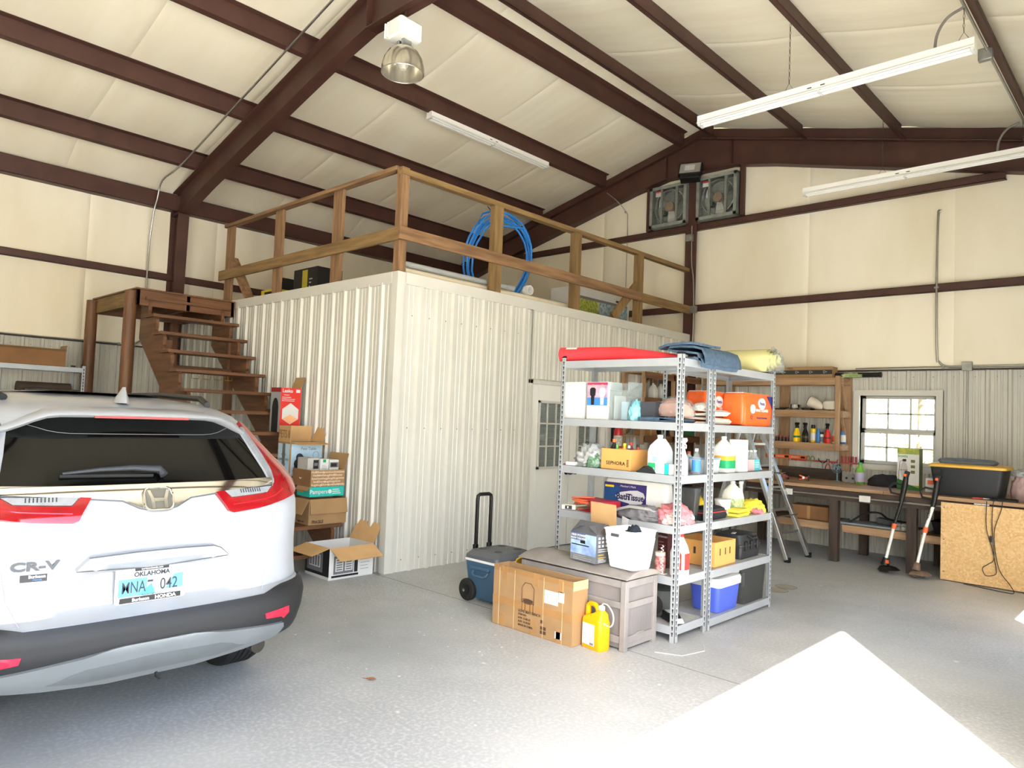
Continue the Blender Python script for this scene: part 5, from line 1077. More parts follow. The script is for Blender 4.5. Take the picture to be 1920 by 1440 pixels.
# heater box and basket on the lid
S = (.27, .22, .21); t = carton('grey_carton', 'grey patio heater carton with a raised tan flap on the deck box', (-3.265, 4.40, .553), S, -.12, mat('dark_grey_print', '#5b5c60', .5, var=.12), cardin, (('+y', -4, .21), ('-x', -60, .1, mat('dark_grey_print', '#5b5c60', .5, var=.12)), ('+x', -58, .1, mat('dark_grey_print', '#5b5c60', .5, var=.12)), ('-y', -52, .12, mat('dark_grey_print', '#5b5c60', .5, var=.12))))
rect(t, '-y', S, -.13, .13, .05, .20, mat('snow_photo_print', '#a9c3e4', .5, col2='#6d86b4', scale=9)); rect(t, '-y', S, -.13, .02, .15, .205, mat('steel_blue_print', '#4c5d80', .5), d=.0016); text(t, 'HIGH POWER', .024, whitep, (-.05, -.1125, .185), FY, bold=.0006); text(t, 'SNOW THROWER', .02, whitep, (-.05, -.1125, .162), FY, bold=.0005); rect(t, '-y', S, -.03, .02, .13, .15, blackp, d=.002); rect(t, '-y', S, -.12, .06, .112, .12, blackp, d=.002); rect(t, '-y', S, -.13, .13, .0, .05, mat('mid_grey_print', '#77797d', .5), d=.0016); lines(t, '-y', S, -.1, .1, .035, 3, .013, whitep, .003)
for i in range(5):
    for j in range(3): rect(t, '+x', S, -.09+.038*i, -.07+.038*i, .12+.028*j, .136+.028*j, whitep)
lines(t, '+x', S, -.09, .06, .1, 2, .015, whitep, .005); lines(t, '+x', S, -.09, .0, .06, 2, .02, mat('gold_print', '#c7a540', .5), .006); rect(t, '+x', S, .04, .09, .06, .095, whitep); lines(t, '+x', S, -.09, .0, .03, 3, .01, whitep, .003)
t = T('white_basket', 'white ribbed plastic basket on the deck box lid', 'basket', (-2.945, 4.41, .553), -.1)
def bk(z, a_, b_): return rr(0, 0, z, a_, b_, .035, 5)
MB().loft([bk(0, .115, .10), bk(.27, .145, .135), bk(.27, .140, .13), bk(.006, .11, .095)]).build('basket_walls', mat('white_basket_plastic', '#f0f4f6', .4, var=.03), t, smooth=40)
mb = MB()
for k in range(15):
    x = -.095+.0136*k; f = x/.115; mb.tube([(x, -.1005, .01), (f*.14, -.1325, .22)], .003, 5)
for k in range(13):
    y = -.08+.0133*k; f = y/.10; mb.tube([(.1155, y, .01), (.1415, f*.13, .22)], .003, 5)
mb.build('ribs', MATS['white_basket_plastic'], t); MB().obox((-.03, -.1345, .235), (.075, .006, .022), (-.11, 0, 0)).build('handle_slot', mat('slot_dark', '#3f4448', .8), t, bevel=.004); MB().tube(bk(.27, .146, .136), .006, 6, closed=True).build('rim', MATS['white_basket_plastic'], t, smooth=40)
heap('navy_cloth', 'dark navy cloth bundle poking out of the white basket', 'cloth', (-2.93, 4.43, .563), (.19, .16, .29), mat('navy_cloth_fabric', '#28303c', .9), 6.6, fold=.2)
# wheeled cooler
ck = mat('slate_blue_plastic', '#3d5a72', .45, var=.06, bump=.03)
lidg = mat('dark_grey_lid', '#55585b', .5, var=.08)
t = T('wheeled_cooler', 'slate blue wheeled cooler with a raised black handle beside the storeroom wall', 'cooler', (-4.40, 4.56, 0), 0)
MB().loft([rr(.02, 0, .03, .165, .19, .03), rr(.01, 0, .05, .18, .20, .035), rr(0, 0, .355, .20, .235, .04)]).build('body', ck, t, smooth=40)
MB().loft([rr(0, 0, .352, .206, .241, .04), rr(0, 0, .372, .206, .241, .04)]).build('white_gasket', white, t, smooth=40)
MB().loft([rr(0, 0, .372, .205, .24, .05), rr(0, 0, .40, .20, .235, .05), rr(0, 0, .435, .175, .205, .06), rr(0, 0, .442, .15, .18, .06)]).build('lid', lidg, t, smooth=30)
for x, y in ((-.09, -.12), (.1, -.12), (-.09, .12), (.1, .12)): MB().lathe([(.035, .4405), (.035, .444), (.028, .444), (.028, .4425)], 16, (x, y, 0)).build('cup_ring', mat('cup_shadow', '#3c3f42', .6), t)
MB().tube([(-.08, -.228, .27), (-.075, -.25, .25), (-.05, -.255, .235), (.06, -.255, .235), (.09, -.25, .25), (.095, -.228, .27)], .012, 8).build('side_handle', ck, t, smooth=45)
MB().loft([[(x_, y_, z_) for x_, z_ in ((-.11, .285), (.12, .285), (.12, .315), (-.11, .315))] for y_ in (-.25, -.22)]).build('handle_shelf', ck, t, bevel=.006)
for y in (-.19, .19):
    w = MB().lathe([(.03, -.03), (.085, -.03), (.095, -.02), (.095, .02), (.085, .03), (.03, .03)], 24); o = w.build('wheel', rubber, t, smooth=35); o.matrix_local = Matrix.Translation((-.155, y*1.13, .096)) @ Euler((math.pi/2, 0, 0)).to_matrix().to_4x4()
    MB().lathe([(.02, .0), (.05, .005), (.05, .012), (.014, .018)], 18).build('hub', black, o).location = (0, 0, .03 if y < 0 else -.045); MB().lathe([(.012, 0), (.012, .006), (.006, .01)], 12).build('hub_cap', chrome, o, smooth=40).location = (0, 0, .05)
hz = .90
mb = MB(); mb.bar((-.215, -.085, .40), (-.215, -.085, hz-.03), .02, .03, (1, 0, 0)); mb.bar((-.215, .085, .40), (-.215, .085, hz-.03), .02, .03, (1, 0, 0)); ph = mb.build('handle_tubes', black, t, bevel=.003)
MB().tube([(-.215, -.085, hz-.05), (-.215, -.08, hz-.012), (-.215, -.055, hz), (-.215, .055, hz), (-.215, .08, hz-.012), (-.215, .085, hz-.05)], .017, 10).build('grip', black, t, smooth=45)
MB().box(-.235, -.2, -.105, -.065, .36, .46).box(-.235, -.2, .065, .105, .36, .46).build('handle_brackets', black, t, bevel=.004)
t = T('yellow_cloth', 'yellow cloth hanging between the cooler and the deck box', 'cloth', (-4.03, 4.38, 0)); ribbon([(-.03, .02), (-.01, .2), (.01, .38), (.03, .44), (.06, .46), (.10, .47)], .012, -.03, .05, 6, .01, 8).build('hanging_cloth', mat('mustard_cloth', '#d9a93a', .9, var=.2), t, smooth=60); heapm = link('floor_bunch', heapmesh((.1, .12, .06), 3.7, .3, 3), MATS['mustard_cloth'], t)
# flat carton leaning against the deck box
S = (.79, .17, .455); t = carton('chair_carton', 'flattish brown furniture carton with packing tape, standing open in front of the deck box', (-3.55, 4.12, 0), S, 0, card, card)
rect(t, '-y', S, -.395, .395, .17, .225, tape)
for u in (-.30, .02, .26): rect(t, '-y', S, u, u+.05, .36, .455, tape); rect(t, '-y', S, u-.01, u+.03, .0, .1, tape)
rect(t, '-y', S, -.39, .395, .415, .455, mat('card_rim', '#9c7548', .8), d=.0008)
for u in (-.33, -.17, .12, .30): rect(t, '-y', S, u, u+.003, 0, .44, mat('card_crease', '#dcb98a', .8), 'crease', .0016)
mb = MB(); o = -.0875; mb.tube([(-.09, o, .22), (-.09, o, .33), (-.06, o, .37), (-.0, o, .37), (.03, o, .335), (.03, o, .22)], .0022, 5); mb.tube([(-.03+.06*math.cos(q*.3927), o, .235+.018*math.sin(q*.3927)) for q in range(16)], .0022, 5, closed=True)
for x in (-.085, -.055, -.005, .025): mb.tube([(x, o, .225), (x, o, .165)], .0022, 5)
mb.build('chair_drawing', mat('brown_ink', '#4d3a28', .8), t); MB().lathe([(.05, 0), (.05, .0012)], 20).build('seat_drawing', MATS['brown_ink'], t).matrix_local = Matrix.Translation((-.03, -.0855, .235)) @ Matrix.Diagonal((1, 1, .3, 1)) @ Euler((math.pi/2, 0, 0)).to_matrix().to_4x4()
for i, w in enumerate(('LOVE SEAT BENCH', 'ITEM NO.', 'N.W. 12.0KGS', 'G.W. 14.2KGS', 'MADE IN CHINA')): text(t, w, .026 if i == 0 else .02, MATS['brown_ink'], (-.12, -.0875, .155-.026*i), FY, align='LEFT', bold=.0004)
for x, y in ((.10, .13), (.10, .085), (.13, .085), (.10, .055), (.13, .055)): rect(t, '-y', S, x, x+.024, y-.024, y, MATS['brown_ink'], 'handling_symbol')
rect(t, '-y', S, .13, .26, .26, .355, whitep, 'paper_label'); rect(t, '-y', S, .265, .315, .29, .365, whitep, 'paper_label'); [rect(t, '-y', S, .15+.045*i, .155+.045*i+.012, .28, .335, mat('pale_grey_print', '#b9b9b6', .5), d=.0018) for i in range(3)]; rect(t, '-y', S, .24, .30, .03, .08, whitep, 'paper_label')
rect(t, '+x', S, -.08, .08, .17, .23, tape); rect(t, '+x', S, -.085, .085, .39, .455, mat('pale_card', '#e2bd84', .8), d=.0008)
# yellow jug
yj = mat('bright_yellow_hdpe', '#dfa50c', .35, var=.04)
t = T('yellow_jug', 'bright yellow jug with a white spout hose on the floor by the deck box', 'jug', (-3.045, 4.165, 0), -.15)
MB().loft([rr(0, 0, 0, .088, .05, .02), rr(0, 0, .012, .095, .056, .024), rr(0, 0, .19, .095, .056, .024), rr(0, 0, .215, .088, .05, .022), rr(.045, 0, .25, .045, .04, .02), rr(.052, 0, .275, .022, .022, .02), rr(.052, 0, .285, .02, .02, .018)]).build('jug_body', yj, t, smooth=50)
MB().tube([(-.078, 0, .20), (-.078, 0, .285), (-.06, 0, .302), (-.01, 0, .30), (.012, 0, .285), (.03, 0, .25)], [.022, .02, .018, .018, .02, .022], 10).build('handle', yj, t, smooth=50)
MB().lathe([(.024, 0), (.024, .022), (.012, .03)], 16, (.052, 0, .28)).build('cap', white, t, smooth=40); MB().tube(cr([(.052, 0, .30), (.07, -.005, .325), (.12, -.01, .325), (.17, -.012, .28), (.175, -.012, .22), (.145, -.012, .185), (.10, -.012, .19), (.07, -.05, .205)]), .005, 8).build('hose', white, t, smooth=50)
MB().box(-.075, .04, -.0585, -.055, .03, .175).build('label', whitep, t); [MB().box(-.07+.06*(i % 2), -.025+.06*(i % 2)+.004, -.0592, -.0585, .05+.016*(i//2), .055+.016*(i//2)).build('text_line', mat('pale_grey_print', '#b9b9b6', .5), t) for i in range(14)]; MB().box(.0, .035, -.0592, -.0585, .034, .048).build('bar_code', greyp, t)
# ladder leaning in front of the bench
t = T('folding_ladder', 'aluminium folding multi-position ladder standing open beside the shelving', 'ladder', (-3.45, 8.6, 0))
ap = Vector((-.62, .14, 1.62))
for s, (fx, fy) in (('a', (-.04, -.03)), ('b', (0, .55))):
    pass
def rail_(p0, p1, w=.08, d=.042): return MB().bar(p0, p1, d, w, (0, 1, 0)).build('side_rail', alu, t, bevel=.004)
A0, A1 = Vector((-.04, -.03, .03)), Vector((-.02, .56, .03)); B0, B1 = Vector((-.66, .07, 1.62)), Vector((-.60, .34, 1.62))
rail_(A0, B0); rail_(A1, B1)
for k in range(1, 6):
    f = k/6+.02; MB().bar(A0.lerp(B0, f), A1.lerp(B1, f), .03, .028, (0, 0, 1)).build('rung', alu, t, bevel=.003)
C0, C1 = Vector((-1.10, -.03, .03)), Vector((-1.06, .56, .03)); rail_(C0, B0-Vector((.03, 0, 0))); rail_(C1, B1-Vector((.03, 0, 0)))
for k in range(1, 6):
    f = k/6+.02; MB().bar(C0.lerp(B0, f), C1.lerp(B1, f), .03, .028, (0, 0, 1)).build('rung', alu, t, bevel=.003)
for p in (A0, A1, C0, C1): MB().obox((p.x, p.y, .03), (.07, .05, .06)).build('rubber_foot', rubber, t, bevel=.006)
for p in (B0, B1): MB().cyl((p.x-.015, p.y-.03, 1.62), (p.x-.015, p.y+.03, 1.62), .045, n=18).build('hinge', black, t, smooth=40)
for f in (.3, .62):
    p = A0.lerp(B0, f); q = A1.lerp(B1, f); MB().tube([p+Vector((.02, -.01, 0)), p+Vector((.06, .02, .02)), q+Vector((.06, -.02, .02)), q+Vector((.02, .01, 0))], .008, 6).build('lock_bar', mat('dark_lock', '#4d5052', .5), t, smooth=40)
for y in (7.03, 7.25):
    t = T('floor_drain_cover', ['nearer round grey floor cover beyond the shelving', 'farther round grey floor cover beyond the shelving'][y > 7.1], 'floor cover', (-2.96, y, 0)); MB().lathe([(.10, 0), (.10, .003), (.095, .004)], 24).build('disc', mat('cover_grey', '#9b9686', .7), t); MB().lathe([(.102, .0), (.108, .003), (.102, .004)], 24, cap=False).build('rim', mat('cover_rim', '#7f7b70', .7), t)
t = T('dry_leaf', 'single dry brown leaf on the floor behind the car', 'leaf', (-3.55, 2.62, .003), .6); MB().grid(lambda i, j: ((i-.5)*.06, (j-.5)*.035*(1-abs(2*i-1)**2)*1, .004+.01*abs(j-.5)), 8, 4).build('blade', mat('dry_leaf', '#8a5a35', .8), t, solid=.001); MB().tube([(-.03, 0, .005), (-.055, .004, .004)], .0015, 5).build('stem', mat('dry_leaf', '#8a5a35', .8), t)
q = random.Random(21)
chips = MB()
for i in range(70):
    c = (-2.2-2.6*q.random(), 2.6+1.6*q.random()) if i < 60 else (-3.4-.5*q.random()+.25*q.random(), 3.35+.5*q.random()); s = .003+.008*q.random()**2; an = q.random()*6
    chips.prism([(c[0]+s*math.cos(an+k*1.57)*(.5+q.random()), c[1]+s*math.sin(an+k*1.57)*(.5+q.random())) for k in range(4)], 'z', .0005, .002)
o = chips.build('paint_chips', whitep); tag(o, 'white paint chips scattered over the concrete in front of the deck box', 'paint chips'); o['kind'] = 'stuff'
mb = MB(); mb.tube([(-2.72, 4.42, .002), (-2.55, 4.5, .002), (-2.5, 4.72, .002), (-2.58, 4.86, .002)], .004, 4); o = mb.build('tape_mark', mat('faded_white_tape', '#b9bab8', .8)); tag(o, 'thin white tape mark on the floor beside the front shelf post', 'tape')
# ------------------------------------------------------------------ workbench along the end wall
BZ = .915
t = T('workbench', 'long plank workbench on dark posts along the end wall under the window', 'workbench', (-2.8, 9.7, 0))
def WB(name, x0, x1, y0, y1, z0, z1, m, bev=.003): return MB().box(x0+2.8, x1+2.8, y0-9.7, y1-9.7, z0, z1).build(name, m, t, bevel=bev)
for k in range(5): WB('top_plank', -5.72, -3.0 if k % 2 else -2.6, 9.10+.236*k, 9.33+.236*k, BZ-.04, BZ, WN['pinex']); WB('top_plank', -2.995 if k % 2 else -2.595, -.02, 9.10+.236*k, 9.33+.236*k, BZ-.04, BZ, WN['pinex'])
WB('apron', -5.72, -.02, 9.14, 9.18, BZ-.17, BZ-.045, WN['darkx'])
for x in (-4.6, -3.225, -2.365, -1.5, -.6):
    WB('leg', x, x+.105, 9.15, 9.24, 0, BZ-.045, WN['darkz']); WB('leg', x+.1, x+.2, 9.95, 10.04, 0, BZ-.045, WN['darkz'])
for a_, b_ in ((-4.5, -3.24), (-3.10, -2.38), (-2.24, -1.5)): WB('lower_shelf_edge', a_, b_, 9.24, 9.28, .36, .45, WN['pinex']); WB('lower_shelf_board', a_, b_, 9.28, 9.95, .43, .45, WN['oldx'])
WB('backsplash', -5.72, WX0-.2, 10.19, 10.25, BZ, 1.06, WN['darkx'])
for k, (x, lab) in enumerate(((-3.72, 'white outlet on the bench apron left of the trimmers'), (-2.80, 'white outlet on the bench apron behind the left trimmer'))):
    o = T('wall_outlet', lab, 'outlet', (x, 9.14, .80), group='outlets on the bench'); MB().box(-.06, .06, -.04, 0, -.035, .035).build('box', galv, o, bevel=.003); MB().box(-.062, .062, -.044, -.04, -.037, .037).build('cover_plate', white, o, bevel=.002)
    for s in (-.028, .028): MB().lathe([(.017, 0), (.017, .003)], 14).build('socket', mat('ivory_socket', '#d9d5c3', .5), o).matrix_local = Matrix.Translation((s, -.044, 0)) @ Euler((math.pi/2, 0, 0)).to_matrix().to_4x4()
o = T('bench_conduit', 'thin steel conduit running along the bench apron', 'conduit', (-4.4, 9.125, .80)); MB().tube([(0, 0, 0), (.62, 0, 0)], .011, 8).build('pipe_run', emt, o, smooth=40); MB().tube([(.74, 0, 0), (1.54, 0, 0)], .011, 8).build('pipe_run', emt, o, smooth=40); MB().tube([(1.66, 0, 0), (2.4, 0, 0)], .011, 8).build('pipe_run', emt, o, smooth=40)
osb = bpy.data.materials.new('strand_board'); osb.use_nodes = True; n_ = osb.node_tree.nodes; l_ = osb.node_tree.links
vz = n_.new('ShaderNodeTexVoronoi'); vz.inputs['Scale'].default_value = 55; tc_ = n_.new('ShaderNodeTexCoord'); cr_ = n_.new('ShaderNodeValToRGB'); l_.new(tc_.outputs['Object'], vz.inputs['Vector']); l_.new(vz.outputs['Color'], cr_.inputs[0])
cr_.color_ramp.elements[0].color = lin('#c39a62'); cr_.color_ramp.elements[1].color = lin('#e0bf8c'); l_.new(cr_.outputs[0], n_['Principled BSDF'].inputs['Base Color']); n_['Principled BSDF'].inputs['Roughness'].default_value = .8
o = T('strand_board_panel', 'large strand board panel covering the front of the workbench at the right', 'panel', (-1.2, 9.09, 0)); MB().box(-.80, 1.15, -.009, .009, .012, .855).build('sheet', osb, o); [MB().cyl((x, -.009, z), (x, -.012, z), .006, n=8).build('screw_head', mat('dark_screw', '#4f4030', .6), o) for x in (-.77, 0) for z in (.1, .45, .8)]
o = T('white_bracket', 'small white strip on the bench edge above the strand board', 'strip', (-1.62, 9.095, .862)); MB().box(-.07, .07, -.012, .002, 0, .012).build('strip', white, o, bevel=.002); MB().cyl((0, -.012, .006), (0, -.015, .006), .004, n=8).build('screw_head', galv, o)
# power cords in front of the panel
o = T('power_cord', 'thin black cords hanging from the bench over the strand board', 'cord', (-1.55, 9.06, .93)); ck_ = mat('black_cord', '#1c1c1c', .5)
MB().tube(cr([(-.02, .0, -.02), (-.02, 0, -.3), (.03, 0, -.5), (.07, 0, -.72), (.06, -.01, -.78), (-.02, -.01, -.80), (-.05, -.01, -.73), (.0, -.01, -.68), (.05, -.01, -.62), (.04, 0, -.45), (.03, 0, -.25), (.04, 0, -.03), (.08, .02, .01)]), .004, 6).build('cable', ck_, o, smooth=40)
MB().tube(cr([(.12, .02, .01), (.11, 0, -.1), (.05, 0, -.35), (.09, 0, -.7), (.2, -.04, -.86), (.24, -.1, -.92), (.18, -.13, -.925), (-.1, -.05, -.925), (-.22, -.02, -.925)]), .004, 6).build('cable', ck_, o, smooth=40); MB().box(.01, .03, -.006, .006, -.45, -.38).build('inline_plug', ck_, o, bevel=.003)
# on the bench
z = BZ+.001
o = T('storage_tote', 'black storage tote with a yellow lid on the workbench', 'tote', (-1.80, 9.47, z)); MB().loft([rr(0, 0, 0, .31, .19, .04), rr(0, 0, .30, .355, .22, .045), rr(0, 0, .33, .36, .225, .045)]).build('tub', mat('tote_black', '#26282b', .5, var=.1), o, smooth=40); MB().loft([rr(0, 0, .32, .38, .24, .05), rr(0, 0, .345, .38, .24, .05), rr(0, 0, .36, .35, .21, .05)]).build('lid', mat('lid_yellow', '#e2b245', .45), o, smooth=40); MB().box(-.32, -.24, -.232, -.22, .24, .29).build('side_grip', black, o)
o = T('grey_bag', 'flat blue grey bag lying on the yellow tote lid', 'bag', (-1.82, 9.47, z+.36), .04); MB().loft([rr(0, 0, 0, .26, .15, .05), rr(0, 0, .03, .28, .17, .06), rr(-.01, 0, .055, .25, .14, .06), rr(-.02, 0, .06, .2, .1, .05)]).build('body', mat('slate_fabric', '#66717b', .9, bump=.2), o, smooth=50); MB().tube([(-.24, -.15, .03), (0, -.172, .04), (.24, -.15, .025)], .004, 5).build('seam', mat('slate_dark', '#4d565e', .9), o)
o = heap('pink_paper_bag', 'crumpled pink and grey bag at the right end of the workbench', 'bag', (-1.31, 9.5, z), (.22, .2, .33), mat('dusty_pink', '#b59a98', .7, var=.3), 5.5, fold=.18, extra=((.2, .16, .08), (0, 0, .26), mat('grey_film', '#b4b7b6', .35)))
o = T('black_tray', 'black tray beside the crumpled bag on the workbench', 'tray', (-1.45, 9.22, z)); MB().box(-.11, .13, -.07, .06, 0, .012).build('base', black, o); MB().tube(rr(0.01, 0, .02, .12, .065, .02), .006, 6, closed=True).build('rim', black, o, smooth=40)
o = T('red_pliers', 'pliers with red handles at the bench edge in front of the tote', 'pliers', (-1.62, 9.16, z), .4); MB().tube([(-.1, -.015, .01), (-.04, -.02, .012), (0, 0, .012)], .008, 6).tube([(-.1, .02, .01), (-.04, .02, .012), (0, 0, .012)], .008, 6).build('grips', mat('red_grip', '#b8433c', .5), o, smooth=40); MB().obox((.03, 0, .012), (.07, .02, .012)).build('jaws', galv, o, bevel=.003)
S = (.24, .15, .50); o = plainbox('sprayer_carton', 'tall white and green pump sprayer carton on the workbench under the window', (-2.47, 9.68, z), S, whitep); rect(o, '-y', S, -.12, .12, .43, .5, mat('leaf_green_print', '#5a8a3a', .5, col2='#b9b24a', scale=20)); rect(o, '-y', S, -.12, .12, .0, .06, mat('leaf_green_print', '#5a8a3a', .5)); rect(o, '+x', S, -.075, .075, 0, .5, mat('olive_print', '#6c7d52', .5))
mb = MB(); yy_ = -.0765
mb.add([(-.045+.04*math.cos(a*.3927), yy_-d, .24+.10*math.sin(a*.3927)) for d in (-.002, .0012) for a in range(16)], [tuple(range(16)), tuple(range(31, 15, -1))]+[(a, (a+1) % 16, 16+(a+1) % 16, 16+a) for a in range(16)]); mb.build('sprayer_print', mat('light_grey_print', '#b9b6b2', .5), o); MB().box(-.06, -.02, -.0785, -.076, .34, .37).build('sprayer_print', blackp, o); MB().tube([(-.045, -.0775, .36), (-.09, -.0775, .34), (-.10, -.0775, .2), (-.10, -.0775, .1)], .003, 5).build('hose_print', blackp, o)
for i in range(3): rect(o, '-y', S, .03, .075, .2+.065*i, .235+.065*i, mat('moss_print', '#6b6b3a', .5), d=.002)
text(o, 'Scotts', .045, greenp, (-.06, -.0772, .405), FY, bold=.0008); text(o, 'sprayer', .03, blackp, (-.045, -.0785, .24), FY); MB().prism([(-.12, .0), (.12, .0), (.12, .03), (.0, .07), (-.06, .11), (-.12, .13)], 'y', -.0772, -.0755).build('grass_print', mat('dark_green_print', '#2c6b35', .5), o)
S = (.11, .1, .16); o = plainbox('small_white_carton', 'small white carton with an orange print beside the black tote', (-2.22, 9.62, z), S, whitep); rect(o, '-y', S, -.03, .04, .09, .14, orangep)
o = bottle('green_soda_bottle', 'large green soda bottle on the workbench left of the window', (-3.09, 9.85, z), .28, .06, clearmat('green_pet', '#86c34f', .75, .1), mat('lime_plastic', '#63b04a', .4), mat('lilac_label', '#b9b4cf', .5))
heap('black_tool_bag', 'low black tool bag on the workbench under the window', 'bag', (-2.78, 9.85, z), (.42, .2, .16), mat('black_fabric', '#232427', .9), 2.9, fold=.15)
o = T('desk_fan', 'small dull blue clip fan on the workbench', 'fan', (-3.42, 9.98, z)); MB().lathe([(.04, 0), (.04, .01), (.012, .02), (.01, .12)], 14).build('stand', mat('dull_blue', '#6f8f9c', .5), o, smooth=40)
for q_ in (.065, .045, .025): MB().tube([(q_*math.cos(a*.314), -.02, .18+q_*math.sin(a*.314)) for a in range(20)], .003, 5, closed=True).build('guard_ring', mat('dull_blue', '#6f8f9c', .5), o, smooth=40)
for k in range(3): a = k*2.094; MB().add([(0, 0, .18), (.05*math.cos(a), .012, .18+.05*math.sin(a)), (.055*math.cos(a+.6), -.01, .18+.055*math.sin(a+.6))], [(0, 1, 2)]).build('blade', mat('dull_blue', '#6f8f9c', .5), o, solid=.003)
for k, x in enumerate((-3.27, -3.19)):
    o = T('sanding_disc', ['grey sanding disc leaning on the bench beside the clip fan', 'grey sanding disc leaning on the bench nearer the soda bottle'][k], 'disc', (x, 9.88, z), 0, 'sanding discs on the bench', rot=(1.15, 0, .25*k)); MB().lathe([(.062, 0), (.062, .012), (.03, .016)], 22, (0, .062, 0)).build('disc', mat('abrasive_grey', '#8a8886', .9), o, smooth=40); MB().lathe([(.015, .015), (.015, .022)], 12, (0, .062, 0)).build('centre_boss', black, o)
cl = mat('orange_red_tool', '#dd6147', .5)
for k, x in enumerate((-3.98, -3.72)):
    o = T('spring_clamp', ['orange spring clamp at the left of the workbench', 'orange spring clamp farther right on the workbench'][k], 'clamp', (x, 9.6, z), .4*k); MB().obox((0, 0, .03), (.11, .025, .02), (0, -.35, 0)).obox((0, 0, .05), (.11, .025, .02), (0, .35, 0)).build('arms', cl, o, bevel=.004); MB().cyl((0, -.02, .04), (0, .02, .04), .016, n=12).build('spring', galv, o); MB().obox((.06, 0, .06), (.02, .03, .03)).obox((.06, 0, .015), (.02, .03, .03)).build('pads', black, o, bevel=.004)
o = T('paper_bundle', 'stack of cream paper sheets at the left of the workbench', 'paper', (-4.2, 9.6, z), .2)
for k in range(4): MB().grid(lambda i, j, k=k: ((i-.5)*.4, (j-.5)*.3, .004+.012*k+.02*k*abs(i-.4)), 8, 2).build('sheet', mat('cream_paper', '#ded6c4', .8), o, solid=.003)
S = (.3, .2, .1); o = plainbox('brown_box', 'plain brown carton at the back left of the workbench', (-4.35, 9.95, z), S, card); rect(o, '+z', S, -.15, .15, -.02, .02, tape)
# under the bench
S = (.5, .3, .17); o = plainbox('brown_box', 'brown carton on the lower bench shelf left of the dark leg', (-3.55, 9.5, .452), S, carddk); rect(o, '-y', S, -.02, .02, 0, .17, tape)
o = T('garden_tool', 'black garden tool with a bent handle on the lower bench shelf', 'tool', (-2.95, 9.45, .452)); MB().tube(cr([(-.1, -.1, .02), (.05, 0, .14), (.2, .05, .16), (.3, .05, .10), (.5, .05, .08)]), .012, 8).build('handle', black, o, smooth=40); MB().obox((.33, .05, .06), (.3, .12, .07), (0, .1, 0)).build('motor_body', mat('dark_grey_plastic', '#3a3d3b', .6), o, bevel=.01); MB().box(-.25, .45, -.13, .2, 0, .02).build('folded_tarp', mat('blue_grey_tarp', '#8d979c', .8), o)
q = random.Random(6)
for k in range(6):
    o = T('work_glove', ['front left', 'front middle', 'front right', 'back left', 'back middle', 'back right'][k]+' grey work glove in the small pile under the bench', 'glove', (-2.52+.07*(k % 3), 9.36+.06*(k//3), .452+.03*(k//3)), q.random()*3, 'work gloves under the bench'); link('glove_palm', heapmesh((.10, .07, .05), k*1.7, .3, 3, 3), mat('light_grey_glove', '#b5b2ab', .9, var=.25), o)
    for f in range(4): MB().tube([(.03, -.02+.014*f, .02), (.055, -.022+.016*f, .022), (.075, -.02+.016*f, .012)], .007, 6).build('finger', MATS['light_grey_glove'], o, smooth=40)
o = T('black_bin', 'low black bin on the lower bench shelf behind the right trimmer', 'bin', (-1.95, 9.6, .452)); MB().loft([rr(0, 0, 0, .2, .15, .03), rr(0, 0, .14, .23, .18, .03), rr(0, 0, .14, .22, .17, .03), rr(0, 0, .01, .19, .14, .03)]).build('walls', black, o, smooth=40); MB().tube(rr(0, 0, .14, .232, .182, .03), .006, 6, closed=True).build('rim', black, o, smooth=40)
# string trimmers
def trimmer(label, x, z_top, col, dirt):
    o = T('string_trimmer', label, 'trimmer', (x, 9.0, 0), 0, 'string trimmers leaning on the bench'); wh = mat('white_tube', '#e9e9e4', .35)
    MB().tube([(0, -.03, .16), (.055, .03, .50)], .017, 10).build('lower_shaft', wh, o, smooth=40); MB().tube([(.055, .03, .50), (.065, .04, .56)], .026, 10).build('collar', orangep, o, smooth=40)
    MB().tube([(.065, .04, .56), (.13, .09, z_top-.28)], .018, 10).build('upper_shaft', wh if dirt else black, o, smooth=40)
    MB().tube([(.12, .08, z_top-.32), (.15, .10, z_top-.12), (.16, .11, z_top-.02)], [.024, .032, .026], 10).build('motor_grip', black, o, smooth=45)
    MB().tube([(.13, .08, z_top-.24), (.02, .05, z_top-.22), (.0, .05, z_top-.16), (.05, .06, z_top-.11), (.15, .09, z_top-.13)], .012, 8).build('front_handle', black, o, smooth=45)
    MB().obox((.165, .11, z_top), (.05, .05, .07), (0, .3, 0)).build('battery', black, o, bevel=.006); MB().obox((.155, .085, z_top-.01), (.03, .02, .03), (0, .3, 0)).build('orange_button', orangep, o, bevel=.004)
    hm = mat('muddy_plastic', '#7a6654', .9, var=.4, scale=20) if dirt else black
    MB().tube([(0, -.03, .17), (-.01, -.04, .09)], [.03, .045], 14).build('head_housing', hm, o, smooth=40); MB().lathe([(.05, 0), (.055, .02), (.05, .05), (.03, .06)], 18, (-.015, -.05, .02)).build('spool', hm, o, smooth=40)
    MB().loft([[(-.02+r_*math.cos(a), -.04+r_*math.sin(a)*.8, z_) for a in [math.radians(q_) for q_ in range(-100, 101, 20)]]+[(-.02+(r_-.01)*math.cos(a), -.04+(r_-.01)*math.sin(a)*.8, z_-.004) for a in [math.radians(q_) for q_ in range(100, -101, -20)]] for r_, z_ in ((.06, .085), (.13, .075), (.17, .05))]).build('guard', hm, o, smooth=40)
    if dirt: text(o, 'WORX', .034, blackp, (.088, .042, .70), (math.pi/2, -1.38, 0), bold=.0006)
    else: MB().obox((.02, -.06, .13), (.03, .03, .04)).build('edge_guide', orangep, o, bevel=.004)
    return o
